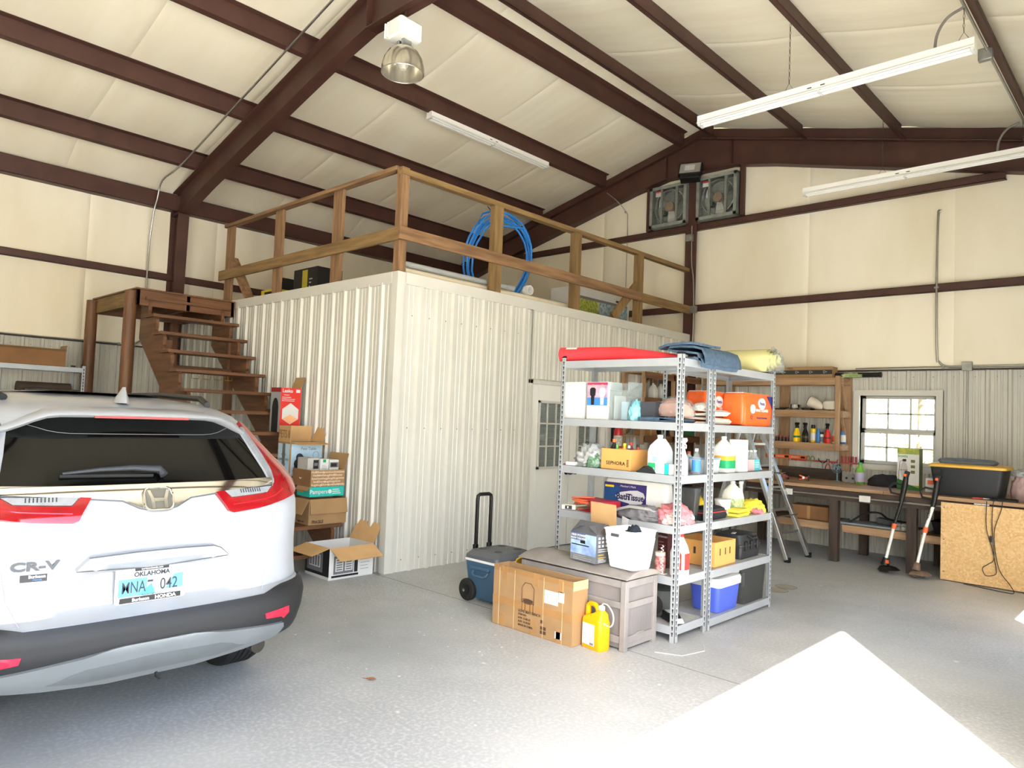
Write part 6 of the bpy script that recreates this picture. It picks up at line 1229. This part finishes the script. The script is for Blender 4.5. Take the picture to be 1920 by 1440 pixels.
trimmer('string trimmer with a black upper shaft leaning on the bench', -2.52, 1.13, 0, False); trimmer('string trimmer with a white lettered shaft and muddy head', -2.20, 1.11, 0, True)
# ------------------------------------------------------------------ wooden wall shelves above the bench
t = T('wall_shelf', 'wooden three tier wall shelf on the end wall left of the window', 'shelf', (-4.4, 10.1, 1.3))
def WS(name, x0, x1, y0, y1, z0, z1, m): return MB().box(x0+4.4, x1+4.4, y0-10.1, y1-10.1, z0-1.3, z1-1.3).build(name, WN[m], t, bevel=.003)
for z_ in (2.31, 1.862, 1.418):
    WS('shelf_board', -5.4, -3.36, 9.97, 10.24, z_-.02, z_, 'pinex'); WS('front_fascia', -5.4, -3.44, 9.93, 9.97, z_-.10, z_, 'pinex'); WS('end_cleat', -3.40, -3.36, 9.97, 10.22, z_-.09, z_-.02, 'pinex'); WS('wall_cleat', -5.4, -3.36, 10.22, 10.26, z_-.10, z_-.02, 'pinex')
for x in (-3.445, -5.35): WS('front_upright', x, x+.055, 9.91, 9.97, 1.32, 2.33, 'pinez')
for x in (-3.40, -4.25, -5.1): WS('wall_upright', x-.09, x+.06, 10.245, 10.275, 1.05, 2.33, 'pinez')
for za, zb_ in ((2.25, 1.83), (1.8, 1.4)): MB().bar((-3.38+4.4, 9.98-10.1, za-1.3), (-3.38+4.4, 10.2-10.1, zb_-1.3), .02, .03, (1, 0, 0)).build('brace', WN['pinez'], t)
S = (.95, .2, .15); o = plainbox('long_carton', 'long brown carton with a black printed band on top of the wall shelf', (-3.98, 10.07, 2.312), S, card); rect(o, '-y', S, -.475, .475, .045, .105, mat('charcoal_band', '#2f3232', .5)); [text(o, 'D•', .05, mat('light_grey_print', '#b9b6b2', .5), (-.38+.19*i, -.1018, .075), FY) for i in range(5)]; text(o, 'PRO', .04, blackp, (-.1, -.1012, .128), FY)
o = T('black_tube', 'black plastic tube sticking out from the top of the wall shelf', 'tube', (-3.45, 10.1, 2.35)); MB().tube([(-.1, 0, 0), (.52, 0, 0)], .033, 14).build('tube_wall', black, o, smooth=40); MB().tube([(.50, 0, 0), (.525, 0, 0)], .036, 14).build('end_ring', black, o, smooth=40)
heap('green_film_bag', 'clear and green plastic bag on the shelf end by the black tube', 'bag', (-3.28, 10.02, 2.312), (.26, .12, .06), mat('pale_green_film', '#c3cfa8', .4, col2='#7ea04f', scale=9), 4.4, fold=.4)
z1_ = 1.863
o = T('metal_bowl', 'shiny metal bowl upside down on the middle wall shelf', 'bowl', (-4.03, 10.05, z1_)); MB().lathe([(.13, 0), (.12, .01), (.08, .03), (.075, .075), (.05, .085)], 24).build('bowl', chrome, o, smooth=45); MB().lathe([(.135, 0), (.14, .004), (.13, .008)], 24, cap=False).build('rim', chrome, o, smooth=45)
o = T('black_mat', 'black folded mat on the middle wall shelf behind the bowl', 'mat', (-4.15, 10.12, z1_)); ribbon([(-.3, .008), (0, .008), (.32, .008), (.34, .018), (.3, .028), (-.1, .03)], .012, -.08, .08, 4, .003, 1).build('folded_layers', black, o, smooth=60); MB().box(-.25, .25, -.082, -.078, .004, .02).build('edge_binding', rubber, o)
beige = mat('beige_lamp', '#d9d2c2', .5)
for k, (x, ry) in enumerate(((-3.73, .5), (-3.52, 0))):
    o = T('spot_lamp', ['cream floodlight head tipped up on the middle wall shelf', 'cream squarish floodlight head at the shelf end'][k], 'lamp', (x, 10.02, z1_+.075), 0, 'floodlight heads on the wall shelf')
    if k == 0: MB().tube([(-.09, 0, .05), (-.02, 0, .02), (.06, 0, -.02), (.1, 0, -.035)], [.075, .072, .05, .03], 20).build('shade', beige, o, smooth=45); MB().tube([(-.095, 0, .052), (-.088, 0, .049)], [.07, .078], 20).build('lens', black, o, smooth=40)
    else: MB().loft([[(x_, y_*f, z_*f) for y_, z_ in ((-.07, -.06), (.07, -.06), (.08, .05), (.04, .065), (-.04, .065), (-.08, .05))] for x_, f in ((-.1, .7), (-.05, 1), (.08, 1.05))]).build('shade', beige, o, bevel=.008); MB().box(.082, .088, -.06, .06, -.05, .05).build('lens', hazyc, o)
z2_ = 1.419
sp = 'spray bottles on the lower wall shelf'
spray('trigger_bottle', 'yellow trigger bottle on the lower wall shelf', (-3.99, 10.03, z2_), .27, .05, yellowp, black, 1.4, mat('teal_label', '#2d6f72', .5), sp)
spray('trigger_bottle', 'black trigger bottle on the lower wall shelf beside the yellow one', (-3.875, 10.03, z2_), .27, .045, black, black, 2.6, mat('brown_label', '#5a4a38', .5), sp)
spray('trigger_bottle', 'red trigger bottle on the lower wall shelf', (-3.575, 10.03, z2_), .27, .047, red, black, 2.4, mat('dark_red_label', '#7e2a2a', .5), sp)
for k, (x, h, r, bm_, lm_, cm_, lab) in enumerate(((-3.785, .245, .035, yellowp, whitep, black, 'yellow and white aerosol can on the lower wall shelf'), (-3.715, .19, .026, bluep, None, bluep, 'slim blue aerosol can on the lower wall shelf'), (-3.665, .15, .026, whitep, greyp, black, 'short white can on the lower wall shelf'), (-3.495, .19, .036, whitep, orangep, white, 'white and orange can on the lower wall shelf'), (-3.40, .22, .034, bluep, whitep, red, 'blue and white can behind the shelf upright'))):
    bottle('aerosol_can', lab, (x, 10.08 if k != 4 else 10.12, z2_), h, r, bm_, cm_, lm_, 'can', 'aerosol cans on the lower wall shelf', True)
for k in range(4): bottle('small_jar', 'small dark jar with a red lid, '+['leftmost', 'second', 'third', 'rightmost'][k]+' of four on the lower wall shelf', (-4.28+.05*k, 10.05, z2_), .075, .022, mat('dark_jar', '#3a2a28', .4), mat('red_grip', '#b8433c', .5), None, 'jar', 'small dark jars', True)
# tool rail
o = T('spirit_level', 'orange spirit level on the tool rail under the wall shelf', 'level', (-4.18, 10.22, 1.17)); MB().box(-.33, .27, -.012, .012, 0, .055).build('bar', orangep, o, bevel=.003); [MB().box(x, x+.06, -.0135, -.012, .012, .042).build('vial_window', black, o) for x in (-.25, -.05, .18)]; [MB().box(x, x+.11, -.0133, -.012, .016, .038).build('slot', mat('pale_orange_print', '#e9a07c', .5), o) for x in (-.17, .04)]
o = T('tool_rail', 'thin red magnetic tool rail below the wall shelf', 'rail', (-3.65, 10.26, 1.15)); MB().box(-.5, .4, -.02, 0, 0, .02).build('bar', mat('red_grip', '#b8433c', .5), o, bevel=.002); [MB().cyl((x, -.02, .01), (x, -.023, .01), .006, n=8).build('screw_head', galv, o) for x in (-.4, .3)]
o = T('scissors', 'scissors with green handles hanging at the end of the level', 'scissors', (-3.86, 10.2, 1.12)); gm = mat('olive_handle', '#7d8a54', .5); [MB().tube([(s*.03+.025*math.cos(a*.4488), 0, .07+.035*math.sin(a*.4488)) for a in range(14)], .007, 6, closed=True).build('handle_loop', gm, o, smooth=40) for s in (-1, 1)]; [MB().bar((s*.02, 0, .04), (-s*.015, 0, -.10), .012, .004, (0, 1, 0)).build('blade', alu, o) for s in (-1, 1)]
for k, x in enumerate((-3.70, -3.63, -3.56, -3.49)):
    o = T('pliers', ['black handled pliers, leftmost on the tool rail', 'red handled pliers, second on the tool rail', 'black and red pliers, third on the tool rail', 'long black pliers, rightmost on the tool rail'][k], 'pliers', (x, 10.225, 1.14), 0, 'pliers on the tool rail'); gm = black if k in (0, 3) else mat('red_grip', '#b8433c', .5)
    [MB().tube([(s*.008, 0, 0), (s*.03, 0, -.05) if k % 2 else (s*.05, 0, .03), (s*.035, 0, -.1) if k % 2 else (s*.06, 0, .06)], .008, 6).build('grip', gm, o, smooth=40) for s in (-1, 1)]; MB().obox((0, 0, .02 if k % 2 else -.03), (.02, .012, .07)).build('jaws', galv, o, bevel=.003)
for k in range(5):
    o = T('screwdriver', ['leftmost', 'second', 'middle', 'fourth', 'rightmost'][k]+' of the five red handled screwdrivers on the tool rail', 'screwdriver', (-3.44+.045*k, 10.225, 1.17), 0, 'red screwdrivers on the tool rail'); MB().lathe([(.008, .0), (.013, .02), (.013, .07), (.008, .085)], 10).build('handle', mat('dark_red_grip', '#a63a44', .5), o, smooth=40); MB().cyl((0, 0, 0), (0, 0, -.11-.01*(k % 3)), .003, n=6).build('shank', galv, o)

# ------------------------------------------------------------------ shelf on the storeroom wall
t = T('side_wall_shelf', 'wooden braced shelf on the storeroom wall behind the steel shelving', 'shelf', (-5.6, 9.2, 1.2))
def SSh(name, x0, x1, y0, y1, z0, z1, m): return MB().box(x0+5.6, x1+5.6, y0-9.2, y1-9.2, z0-1.2, z1-1.2).build(name, WN[m], t, bevel=.003)
for z_ in (2.3, 1.95, 1.42): SSh('shelf_board', -5.74, -5.42, 8.30, 9.85, z_-.02, z_, 'piney'); SSh('front_fascia', -5.42, -5.385, 8.30, 9.85, z_-.09, z_, 'stairy')
for y in (8.28, 9.05, 9.8): SSh('upright', -5.43, -5.385, y, y+.05, 1.3, 2.32, 'pinez'); SSh('wall_upright', -5.745, -5.715, y-.02, y+.09, 1.05, 2.32, 'pinez')
for za, zb_ in ((1.97, 2.26), (1.45, 1.9)): MB().bar((-.17+.02, 8.42-9.2, za-1.2), (-.17+.02, 9.0-9.2, zb_-1.2), .03, .05, (1, 0, 0)).build('brace', WN['railz'], t)
for k, (y, lab) in enumerate(((8.82, 'white plastic jug on the storeroom shelf, left one'), (9.02, 'white plastic jug on the storeroom shelf, right one'))): jug('white_jug', lab, (-5.58, y, 1.951), .22, .055, white, white, None, 0)
S = (.05, .5, .33); o = plainbox('black_panel_box', 'flat black panel standing on the storeroom shelf', (-5.66, 9.48, 1.951), S, black); rect(o, '+x', S, -.02, .02, .02, .04, greyp)
S = (.2, .36, .28); o = plainbox('green_carton', 'green and yellow carton on the storeroom shelf seen between the racks', (-5.55, 9.6, 1.421), S, mat('bottle_green_print', '#2b6a45', .5)); rect(o, '+x', S, -.18, .18, .17, .28, mat('mustard_print', '#c9b23a', .5)); text(o, 'SOLAR', .06, whitep, (.1012, 0, .1), FX); MB().prism([(-.06, .19), (.06, .19), (0, .24)], 'x', .1, .1016).build('roof_print', blackp, o)
S = (.18, .3, .12); o = plainbox('brown_box', 'brown carton on the lower storeroom shelf', (-5.55, 8.6, 1.421), S, carddk); rect(o, '+x', S, -.02, .02, 0, .12, tape)
o = T('wire_reel', 'dark cable reel on the lower storeroom shelf', 'reel', (-5.52, 9.0, 1.42)); [MB().lathe([(.085, 0), (.085, .012)], 20).build('flange', black, o).__setattr__('matrix_local', Matrix.Translation((x_, 0, .086)) @ Euler((0, math.pi/2, 0)).to_matrix().to_4x4()) for x_ in (-.05, .05)]; MB().cyl((-.045, 0, .086), (.055, 0, .086), .06, n=18).build('cable_winding', mat('dark_grey_plastic', '#3a3d3b', .6), o, smooth=40)
S = (.004, .10, .14); o = plainbox('red_sign', 'small red and white notice fixed to the storeroom shelf front', (-5.38, 8.95, 1.80), S, whitep); rect(o, '+x', S, -.05, .05, .06, .14, red); rect(o, '+x', S, -.03, .03, .08, .12, mat('pale_pink_print', '#f0d9c6', .5), d=.002)
# fire extinguisher on the storeroom wall
o = T('fire_extinguisher', 'red fire extinguisher hung beside the double door', 'fire extinguisher', (-5.66, 8.10, 1.22)); MB().lathe([(.05, 0), (.06, .012), (.06, .25), (.045, .29), (.02, .305), (.02, .32)], 22).build('cylinder', mat('extinguisher_red', '#b81f24', .3, coat=.4), o, smooth=45); MB().lathe([(.061, .05), (.061, .19)], 22, cap=False).build('label', mat('pale_label', '#d9d5c8', .5, col2='#8c8c88', scale=40), o, smooth=40); MB().obox((.02, 0, .335), (.1, .02, .014), (0, -.25, 0)).obox((.02, 0, .36), (.1, .02, .012), (0, .1, 0)).build('lever', galv, o, bevel=.003); MB().tube([(-.01, .02, .33), (.0, .07, .33), (.0, .085, .26), (.0, .075, .12)], .009, 8).build('hose', rubber, o, smooth=40); MB().box(-.10, -.055, -.02, .02, .1, .3).build('bracket', black, o)

# ------------------------------------------------------------------ exhaust fans
fanm = mat('galvanised_fan', '#9aa098', .5, metal=.35, var=.25, scale=10)
def fan(label, x0, x1, z0, z1):
    cx, cz = (x0+x1)/2, (z0+z1)/2; W, H_ = (x1-x0)/2, (z1-z0)/2; o = T('exhaust_fan', label, 'fan', (cx, 10.28, cz), 0, 'exhaust fans high on the end wall')
    mb = MB(); k = .02; D = -.22
    mb.box(-W, -W+k, D, 0, -H_, H_).box(W-k, W, D, 0, -H_, H_).box(-W, W, D, 0, -H_, -H_+k).box(-W, W, D, 0, H_-k, H_); mb.build('housing', fanm, o, bevel=.003)
    mb = MB(); f = .05; mb.box(-W, -W+f, D-.006, D, -H_, H_).box(W-f, W, D-.006, D, -H_, H_).box(-W, W, D-.006, D, -H_, -H_+f).box(-W, W, D-.006, D, H_-f, H_); mb.build('face_flange', fanm, o)
    N = 32; R_ = W*.80
    MB().loft([[(r_*math.cos(2*math.pi*q_/N), y_, r_*math.sin(2*math.pi*q_/N)) for q_ in range(N)] for r_, y_ in ((R_, -.16), (R_+.012, -.16), (R_+.012, -.06), (R_, -.06))], closed=True).build('shroud_ring', alu, o, smooth=40)
    MB().box(-W+k, W-k, -.03, -.025, -H_+k, H_-k).build('back_plate', mat('dark_louvre', '#6d736b', .6), o)
    for i in range(7): z_ = -H_+.08+i*(2*H_-.16)/6; MB().obox((0, -.045, z_), (2*W-.06, .004, .09), (.5, 0, 0)).build('louvre_slat', fanm, o)
    for x_ in (-.14, .14): MB().box(x_-.018, x_+.018, -.19, -.16, -H_+k, H_-k).build('support_bar', fanm, o)
    for i in range(3):
        a = .6+i*2.0944; mb = MB(); pts = []
        for r_, w_ in ((.05, .05), (.14, .10), (.24, .13), (R_-.02, .10)):
            c, s = math.cos(a), math.sin(a); pts.append([(r_*c-s*q_*w_, -.11+q_*.05, r_*s+c*q_*w_) for q_ in (-.5, 0, .5)]+[(r_*c-s*q_*w_, -.106+q_*.05, r_*s+c*q_*w_) for q_ in (.5, 0, -.5)])
        mb.loft(pts).build('blade', alu, o, smooth=50)
    MB().cyl((0, -.17, 0), (0, -.07, 0), .075, n=20).build('hub', mat('brown_pulley', '#8c7863', .6), o, smooth=40); MB().cyl((-.12, -.18, -.09), (-.12, -.08, -.09), .045, n=16).build('motor', mat('motor_grey', '#565b55', .5), o, smooth=40)
    mb = MB(); x_ = -W+.06
    while x_ < W-.05: mb.tube([(x_, D, -H_+.05), (x_, D, H_-.05)], .0014, 4); x_ += .03
    for i in range(6): z_ = -H_+.1+i*(2*H_-.2)/5; mb.tube([(-W+.05, D, z_), (W-.05, D, z_)], .002, 4)
    g = mb.build('guard_wires', galv, o); g['kind'] = 'stuff'
    MB().box(-W+.10, -W+.2, D+.015, D+.02, H_-.16, H_-.07).build('warning_label', whitep, o); MB().box(-W+.10, -W+.2, D+.013, D+.016, H_-.09, H_-.07).build('red_label_band', red, o)
    for z_ in (H_*.45, H_*.6): MB().cyl((W, -.1, z_), (W+.006, -.1, z_), .035, n=16).build('conduit_knockout', galv, o)
fan('left exhaust fan in a square galvanised housing high on the end wall', -6.54, -5.86, 4.83, 5.51); fan('right exhaust fan in a square galvanised housing by the short brown stud', -5.68, -5.0, 4.83, 5.51)
o = T('flood_light', 'black LED floodlight under the ridge above the exhaust fans', 'lamp', (-5.75, 9.98, 5.64), rot=(0, 0, 0)); fr_ = Euler((-.55, 0, .35)).to_matrix().to_4x4() @ Matrix.Scale(1.4, 4)
def FLb(name, mb, m, bev=0): q_ = mb.build(name, m, o, bevel=bev); q_.matrix_local = fr_; return q_
FLb('housing', MB().loft([[(x, -.03, z) for x, z in ((-.13, -.09), (.13, -.09), (.13, .09), (-.13, .09))], [(x, .02, z) for x, z in ((-.13, -.09), (.13, -.09), (.13, .09), (-.13, .09))], [(x, .05, z) for x, z in ((-.09, -.06), (.09, -.06), (.09, .06), (-.09, .06))]]), black, .004)
FLb('reflector', MB().loft([[(x, -.034, z) for x, z in ((-.115, -.075), (.115, -.075), (.115, .075), (-.115, .075))], [(x, -.031, z) for x, z in ((-.115, -.075), (.115, -.075), (.115, .075), (-.115, .075))]]), mat('pale_reflector', '#c9cbc4', .25, metal=.5)); FLb('led_plate', MB().box(-.06, .05, -.037, -.034, -.035, .045), white); FLb('mount_box', MB().box(-.1, .12, -.03, .05, -.16, -.095), black, .004); MB().tube([(.0, .04, -.1), (.0, .1, -.02), (0, .14, .02)], .012, 8).build('bracket', black, o, smooth=40)

# ------------------------------------------------------------------ hanging lights
def fixture(name, label, p0, p1, chains, grp, tubes=2, drop=None):
    p0, p1 = Vector(p0), Vector(p1); L = (p1-p0).length; rz = math.atan2(p1.y-p0.y, p1.x-p0.x); o = T(name, label, 'light fixture', p0, rz, grp); wm = mat('white_enamel', '#f3f3ee', .3, var=.02)
    MB().prism([(-.05, .085), (.05, .085), (.05, .03), (.075, .005), (.07, .0), (.045, .022), (-.045, .022), (-.07, 0), (-.075, .005), (-.05, .03)], 'x', 0, L).build('housing', wm, o)
    for y in (-.028, .028)[:tubes]:
        for a_, b_ in ((.03, L/2-.01), (L/2+.01, L-.03)): MB().cyl((a_, y, .0), (b_, y, .0), .0125, n=10).build('tube', mat('tube_glass', '#f7f8f4', .2, var=.02), o, smooth=40)
        for x_ in (.0, L/2-.012, L-.025): MB().box(x_, x_+.025, y-.02, y+.02, -.018, .03).build('lamp_holder', white, o, bevel=.002)
    MB().box(-.003, .0, -.055, .055, -.005, .085).build('end_plate', wm, o); MB().box(L, L+.003, -.055, .055, -.005, .085).build('end_plate', wm, o)
    for x_ in (-.1, .02): MB().box(L/2+x_, L/2+x_+.04, -.052, -.05, .04, .05).build('vent_slot', mat('slot_dark', '#3f4448', .8), o)
    for x_, h_ in chains:
        mb = MB(); mb.tube([(x_-.05, 0, .085), (x_, 0, .17), (x_+.05, 0, .085)], .0025, 5)
        k = int(h_/.035)
        for i in range(k):
            z_ = .17+i*h_/k; ax_ = Vector((1, 0, 0)) if i % 2 else Vector((0, 1, 0)); mb.tube([(x_+ax_.x*.007*math.cos(a*1.047), ax_.y*.007*math.cos(a*1.047), z_+.016+.022*math.sin(a*1.047)) for a in range(6)], .0022, 4, closed=True)
        ch_ = mb.build('hanging_chain', mat('dark_chain', '#57524b', .5, metal=.7), o); ch_['kind'] = 'stuff'
    return o
pz_ = lambda x: zp(x)
g_ = 'suspended fluorescent fixtures'
f1 = fixture('fluorescent_light', 'white fluorescent fixture on chains, nearer of the two under the right roof slope', (-3.68, 6.55, 4.70), (-1.24, 6.55, 4.70), ((3.68-2.75, pz_(-2.75)-4.87), (3.68-1.32, pz_(-1.32)-4.87)), g_)
MB().tube(cr([(2.15, 0, .085), (2.17, 0, .22), (2.24, 0, .33), (2.36, 0, .38)]), .012, 8).build('whip_cable', mat('grey_whip', '#7d7870', .5), f1, smooth=40)
f2 = fixture('fluorescent_light', 'white fluorescent fixture on chains farther back, near the end wall', (-3.71, 9.4, 4.70), (-1.27, 9.4, 4.70), ((3.71-2.75, pz_(-2.75)-4.87), (3.71-1.32, pz_(-1.32)-4.87)), g_)
MB().tube(cr([(2.15, 0, .085), (2.17, 0, .22), (2.24, 0, .33), (2.36, 0, .38)]), .012, 8).build('whip_cable', mat('grey_whip', '#7d7870', .5), f2, smooth=40)
fixture('fluorescent_light', 'white twin tube fluorescent fixture fixed under a purlin above the loft', (-7.56, 6.1, 5.66), (-7.56, 8.56, 5.66), (), g_)
o = T('high_bay_lamp', 'high bay lamp with a clear ribbed dome and white ballast box hung from the rafter', 'lamp', (-5.72, 4.25, 5.0))
mb = MB(); MB().loft([[(r_*math.cos(2*math.pi*q_/36), r_*math.sin(2*math.pi*q_/36), z_) for q_ in range(36)] for r_, z_ in ((.215, 0), (.213, .06), (.195, .14), (.155, .21), (.09, .26), (.07, .27), (.066, .268), (.086, .256), (.151, .206), (.191, .137), (.209, .06), (.211, 0))], closed=True).build('dome', mat('brushed_reflector', '#cfc9b8', .22, metal=.75, var=.25, scale=6, stretch=(6, 6, .3)), o, smooth=50)
MB().tube([(.213*math.cos(a*.1963), .213*math.sin(a*.1963), 0) for a in range(32)], .004, 6, closed=True).build('rim', alu, o, smooth=40); MB().lathe([(.03, .04), (.05, .07), (.055, .11), (.035, .17), (.02, .24)], 18).build('bulb', clearmat('bulb_glass', '#f2efe2', .6, .05), o, smooth=45)
MB().box(-.055, -.02, -.05, .05, .26, .34).box(.02, .055, -.05, .05, .26, .34).build('neck_bracket', galv, o, bevel=.003); MB().loft([rr(0, 0, .33, .10, .125, .02), rr(0, 0, .35, .115, .14, .025), rr(0, 0, .50, .115, .14, .025), rr(0, 0, .52, .10, .125, .02)]).build('ballast_box', mat('white_enamel', '#f3f3ee', .3), o, smooth=35)
for x_ in (-.06, -.02): MB().loft([rr(x_-.08, 0, .35, .012, .145, .01), rr(x_-.08, 0, .50, .012, .145, .01)]).build('cooling_fin', MATS['white_enamel'], o, smooth=35)
mb = MB(); [mb.tube([(.0+.010*math.cos(a*1.047)*(i % 2), .010*math.cos(a*1.047)*((i+1) % 2), .54+.03*i+.02*math.sin(a*1.047)) for a in range(6)], .003, 5, closed=True) for i in range(4)]; mb.build('hook_chain', mat('dark_chain', '#57524b', .5), o); MB().tube([(-.05, -.02, .52), (-.12, -.04, .60), (-.16, -.02, .66)], .004, 6).build('safety_cable', mat('dark_chain', '#57524b', .5), o, smooth=40)

# ------------------------------------------------------------------ conduits and boxes
def conduit(label, pts, r=.011, boxes=(), straps=()):
    base = Vector(pts[0]); o = T('conduit', label, 'conduit', base, group='steel conduits'); MB().tube([Vector(p)-base for p in (cr(pts, 4) if len(pts) > 3 else pts)], r, 8).build('pipe_run', emt, o, smooth=50)
    for b_ in boxes: p = Vector(b_)-base; MB().obox(p, (.11, .06, .11)).build('junction_box', galv, o, bevel=.004)
    for s_ in straps: p = Vector(s_)-base; MB().obox(p, (.05, .03, .02)).build('strap', galv, o)
    if not boxes and not straps: p = Vector(pts[len(pts)//2])-base; MB().obox(p, (.03, .03, .03)).build('coupling', galv, o, bevel=.003)
    return o
def under(x): return zp(x)-.015
conduit('steel conduit climbing the left wall and running up the roof beside the rafter', [(XL+.09, 3.86, 3.0), (XL+.09, 3.86, 3.9), (XL+.19, 3.86, 4.4), (XL+.27, 3.87, 4.6), (-10.9, 3.88, 4.86)]+[(x, 3.95, under(x)) for x in (-10.44, -9, -7.5, -6.1)], .013, straps=((-10.44, 3.95, under(-10.44)+.005), (-9, 3.95, under(-9)+.005), (-7.52, 3.95, under(-7.52)+.005)))
conduit('steel conduit rising on the end wall right of the window to a bent open end', [(-2.62+.34, YE-.06, 4.46), (-2.31, YE-.06, 4.44), (-2.325, YE-.06, 4.38), (-2.325, YE-.10, 3.5), (-2.32, YE-.06, 2.62), (-2.30, YE-.05, 2.52), (-2.22, YE-.045, 2.46), (-2.05, YE-.045, 2.455)], .014, ((-1.99, YE-.05, 2.455),), ((-2.325, YE-.1, 3.46),))
conduit('horizontal steel conduit along the top of the end wall liner', [(-1.94, YE-.045, 2.455), (-.1, YE-.045, 2.455)], .014)
conduit('vertical steel conduit dropping from the wall box to the workbench', [(-1.99, YE-.045, 2.40), (-1.99, YE-.045, 1.3), (-1.99, YE-.045, .95)], .010)
conduit('horizontal steel conduit from the wall shelf to the wall box', [(-3.3, YE-.045, 2.45), (-2.25, YE-.045, 2.455)], .008)
conduit('steel conduit running up the brown end wall column to the exhaust fans', [(-5.70, YE-.19, 2.7), (-5.70, YE-.19, 3.4), (-5.72, YE-.19, 3.9), (-5.76, YE-.19, 4.2), (-5.77, YE-.19, 4.78)], .010, ((-5.70, YE-.2, 3.42), (-5.80, YE-.2, 4.58)))
conduit('thin conduit curving off the end rafter down the gable wall', [(-7.45, 10.08, 5.62), (-7.25, 10.1, 5.45), (-7.12, 10.2, 5.25), (-7.1, YE-.06, 5.0), (-7.1, YE-.06, 3.1)], .008)
conduit('steel conduit with a junction box running along the last roof purlin at the right', [(-1.315, 5.3, under(-1.3)), (-1.315, 7.3, under(-1.3)), (-1.315, 10.05, under(-1.3))], .012, ((-1.33, 7.45, under(-1.3)-.03),))
o = T('wall_cable', 'loop of grey cable at the top of the left wall liner behind the landing', 'cable', (XL+.08, 3.74, 2.45)); MB().tube(cr([(0, .0, 0), (0, .05, .03), (0, .16, .11), (0, .26, .10), (0, .3, .04), (0, .22, .0), (0, .1, .02)]), .012, 8).build('loop', mat('grey_whip', '#7d7870', .5), o, smooth=40); MB().box(-.03, .03, -.16, .02, -.03, .03).build('junction_box', galv, o, bevel=.004)
conduit('horizontal cable along the top of the left wall liner', [(XL+.05, 1.2, 2.44), (XL+.05, 3.55, 2.44)], .008)
conduit('vertical conduit on the left wall liner under the landing', [(XL+.045, 3.72, 2.42), (XL+.045, 3.72, 1.2), (XL+.045, 3.72, .4)], .010)
# ------------------------------------------------------------------ trees seen through the window
leafm = [mat('autumn_leaf_yellow', '#e9dfae', .6, var=.3, scale=2), mat('autumn_leaf_green', '#d9d8aa', .6, var=.3, scale=2)]
bark = mat('bark', '#6b5a48', .9, var=.3, scale=10)
for k, (x, y, h) in enumerate(((-8.6, 27, 6.5), (-5.0, 20.5, 4.6), (-12.5, 34, 8.5), (-3.2, 26, 6), (-7.0, 38, 9.5))):
    t = T('tree', ['yellow autumn tree seen through the left panes of the window', 'low green and yellow tree outside, nearest the window', 'tall yellow tree far behind the window', 'yellow green tree seen through the right panes', 'tallest green tree farthest outside the window'][k], 'tree', (x, y, -.04), group='trees outside the window')
    tr = random.Random(k); MB().tube([(0, 0, 0), (.05, .02, h*.35), (-.05, .1, h*.8)], [.16, .12, .03], 8).build('trunk', bark, t, smooth=50)
    mb = MB()
    for i in range(900):
        a = tr.random()*6.283; rad = h*.36*math.sqrt(tr.random()); z = h*(.08+.92*tr.random()); rad *= 1.1-abs(z/h-.5)*1.2
        c = Vector((rad*math.cos(a), rad*math.sin(a), z)); s = .09+.09*tr.random(); m3 = Euler((tr.random()*6, tr.random()*6, tr.random()*6)).to_matrix()
        mb.add([c+m3 @ Vector(p) for p in ((-s, 0, 0), (0, -s*.5, .02), (s, 0, 0), (0, s*.5, .02))], [(0, 1, 2, 3)])
    o = mb.build('foliage', leafm[k % 2], t); o['kind'] = 'stuff'
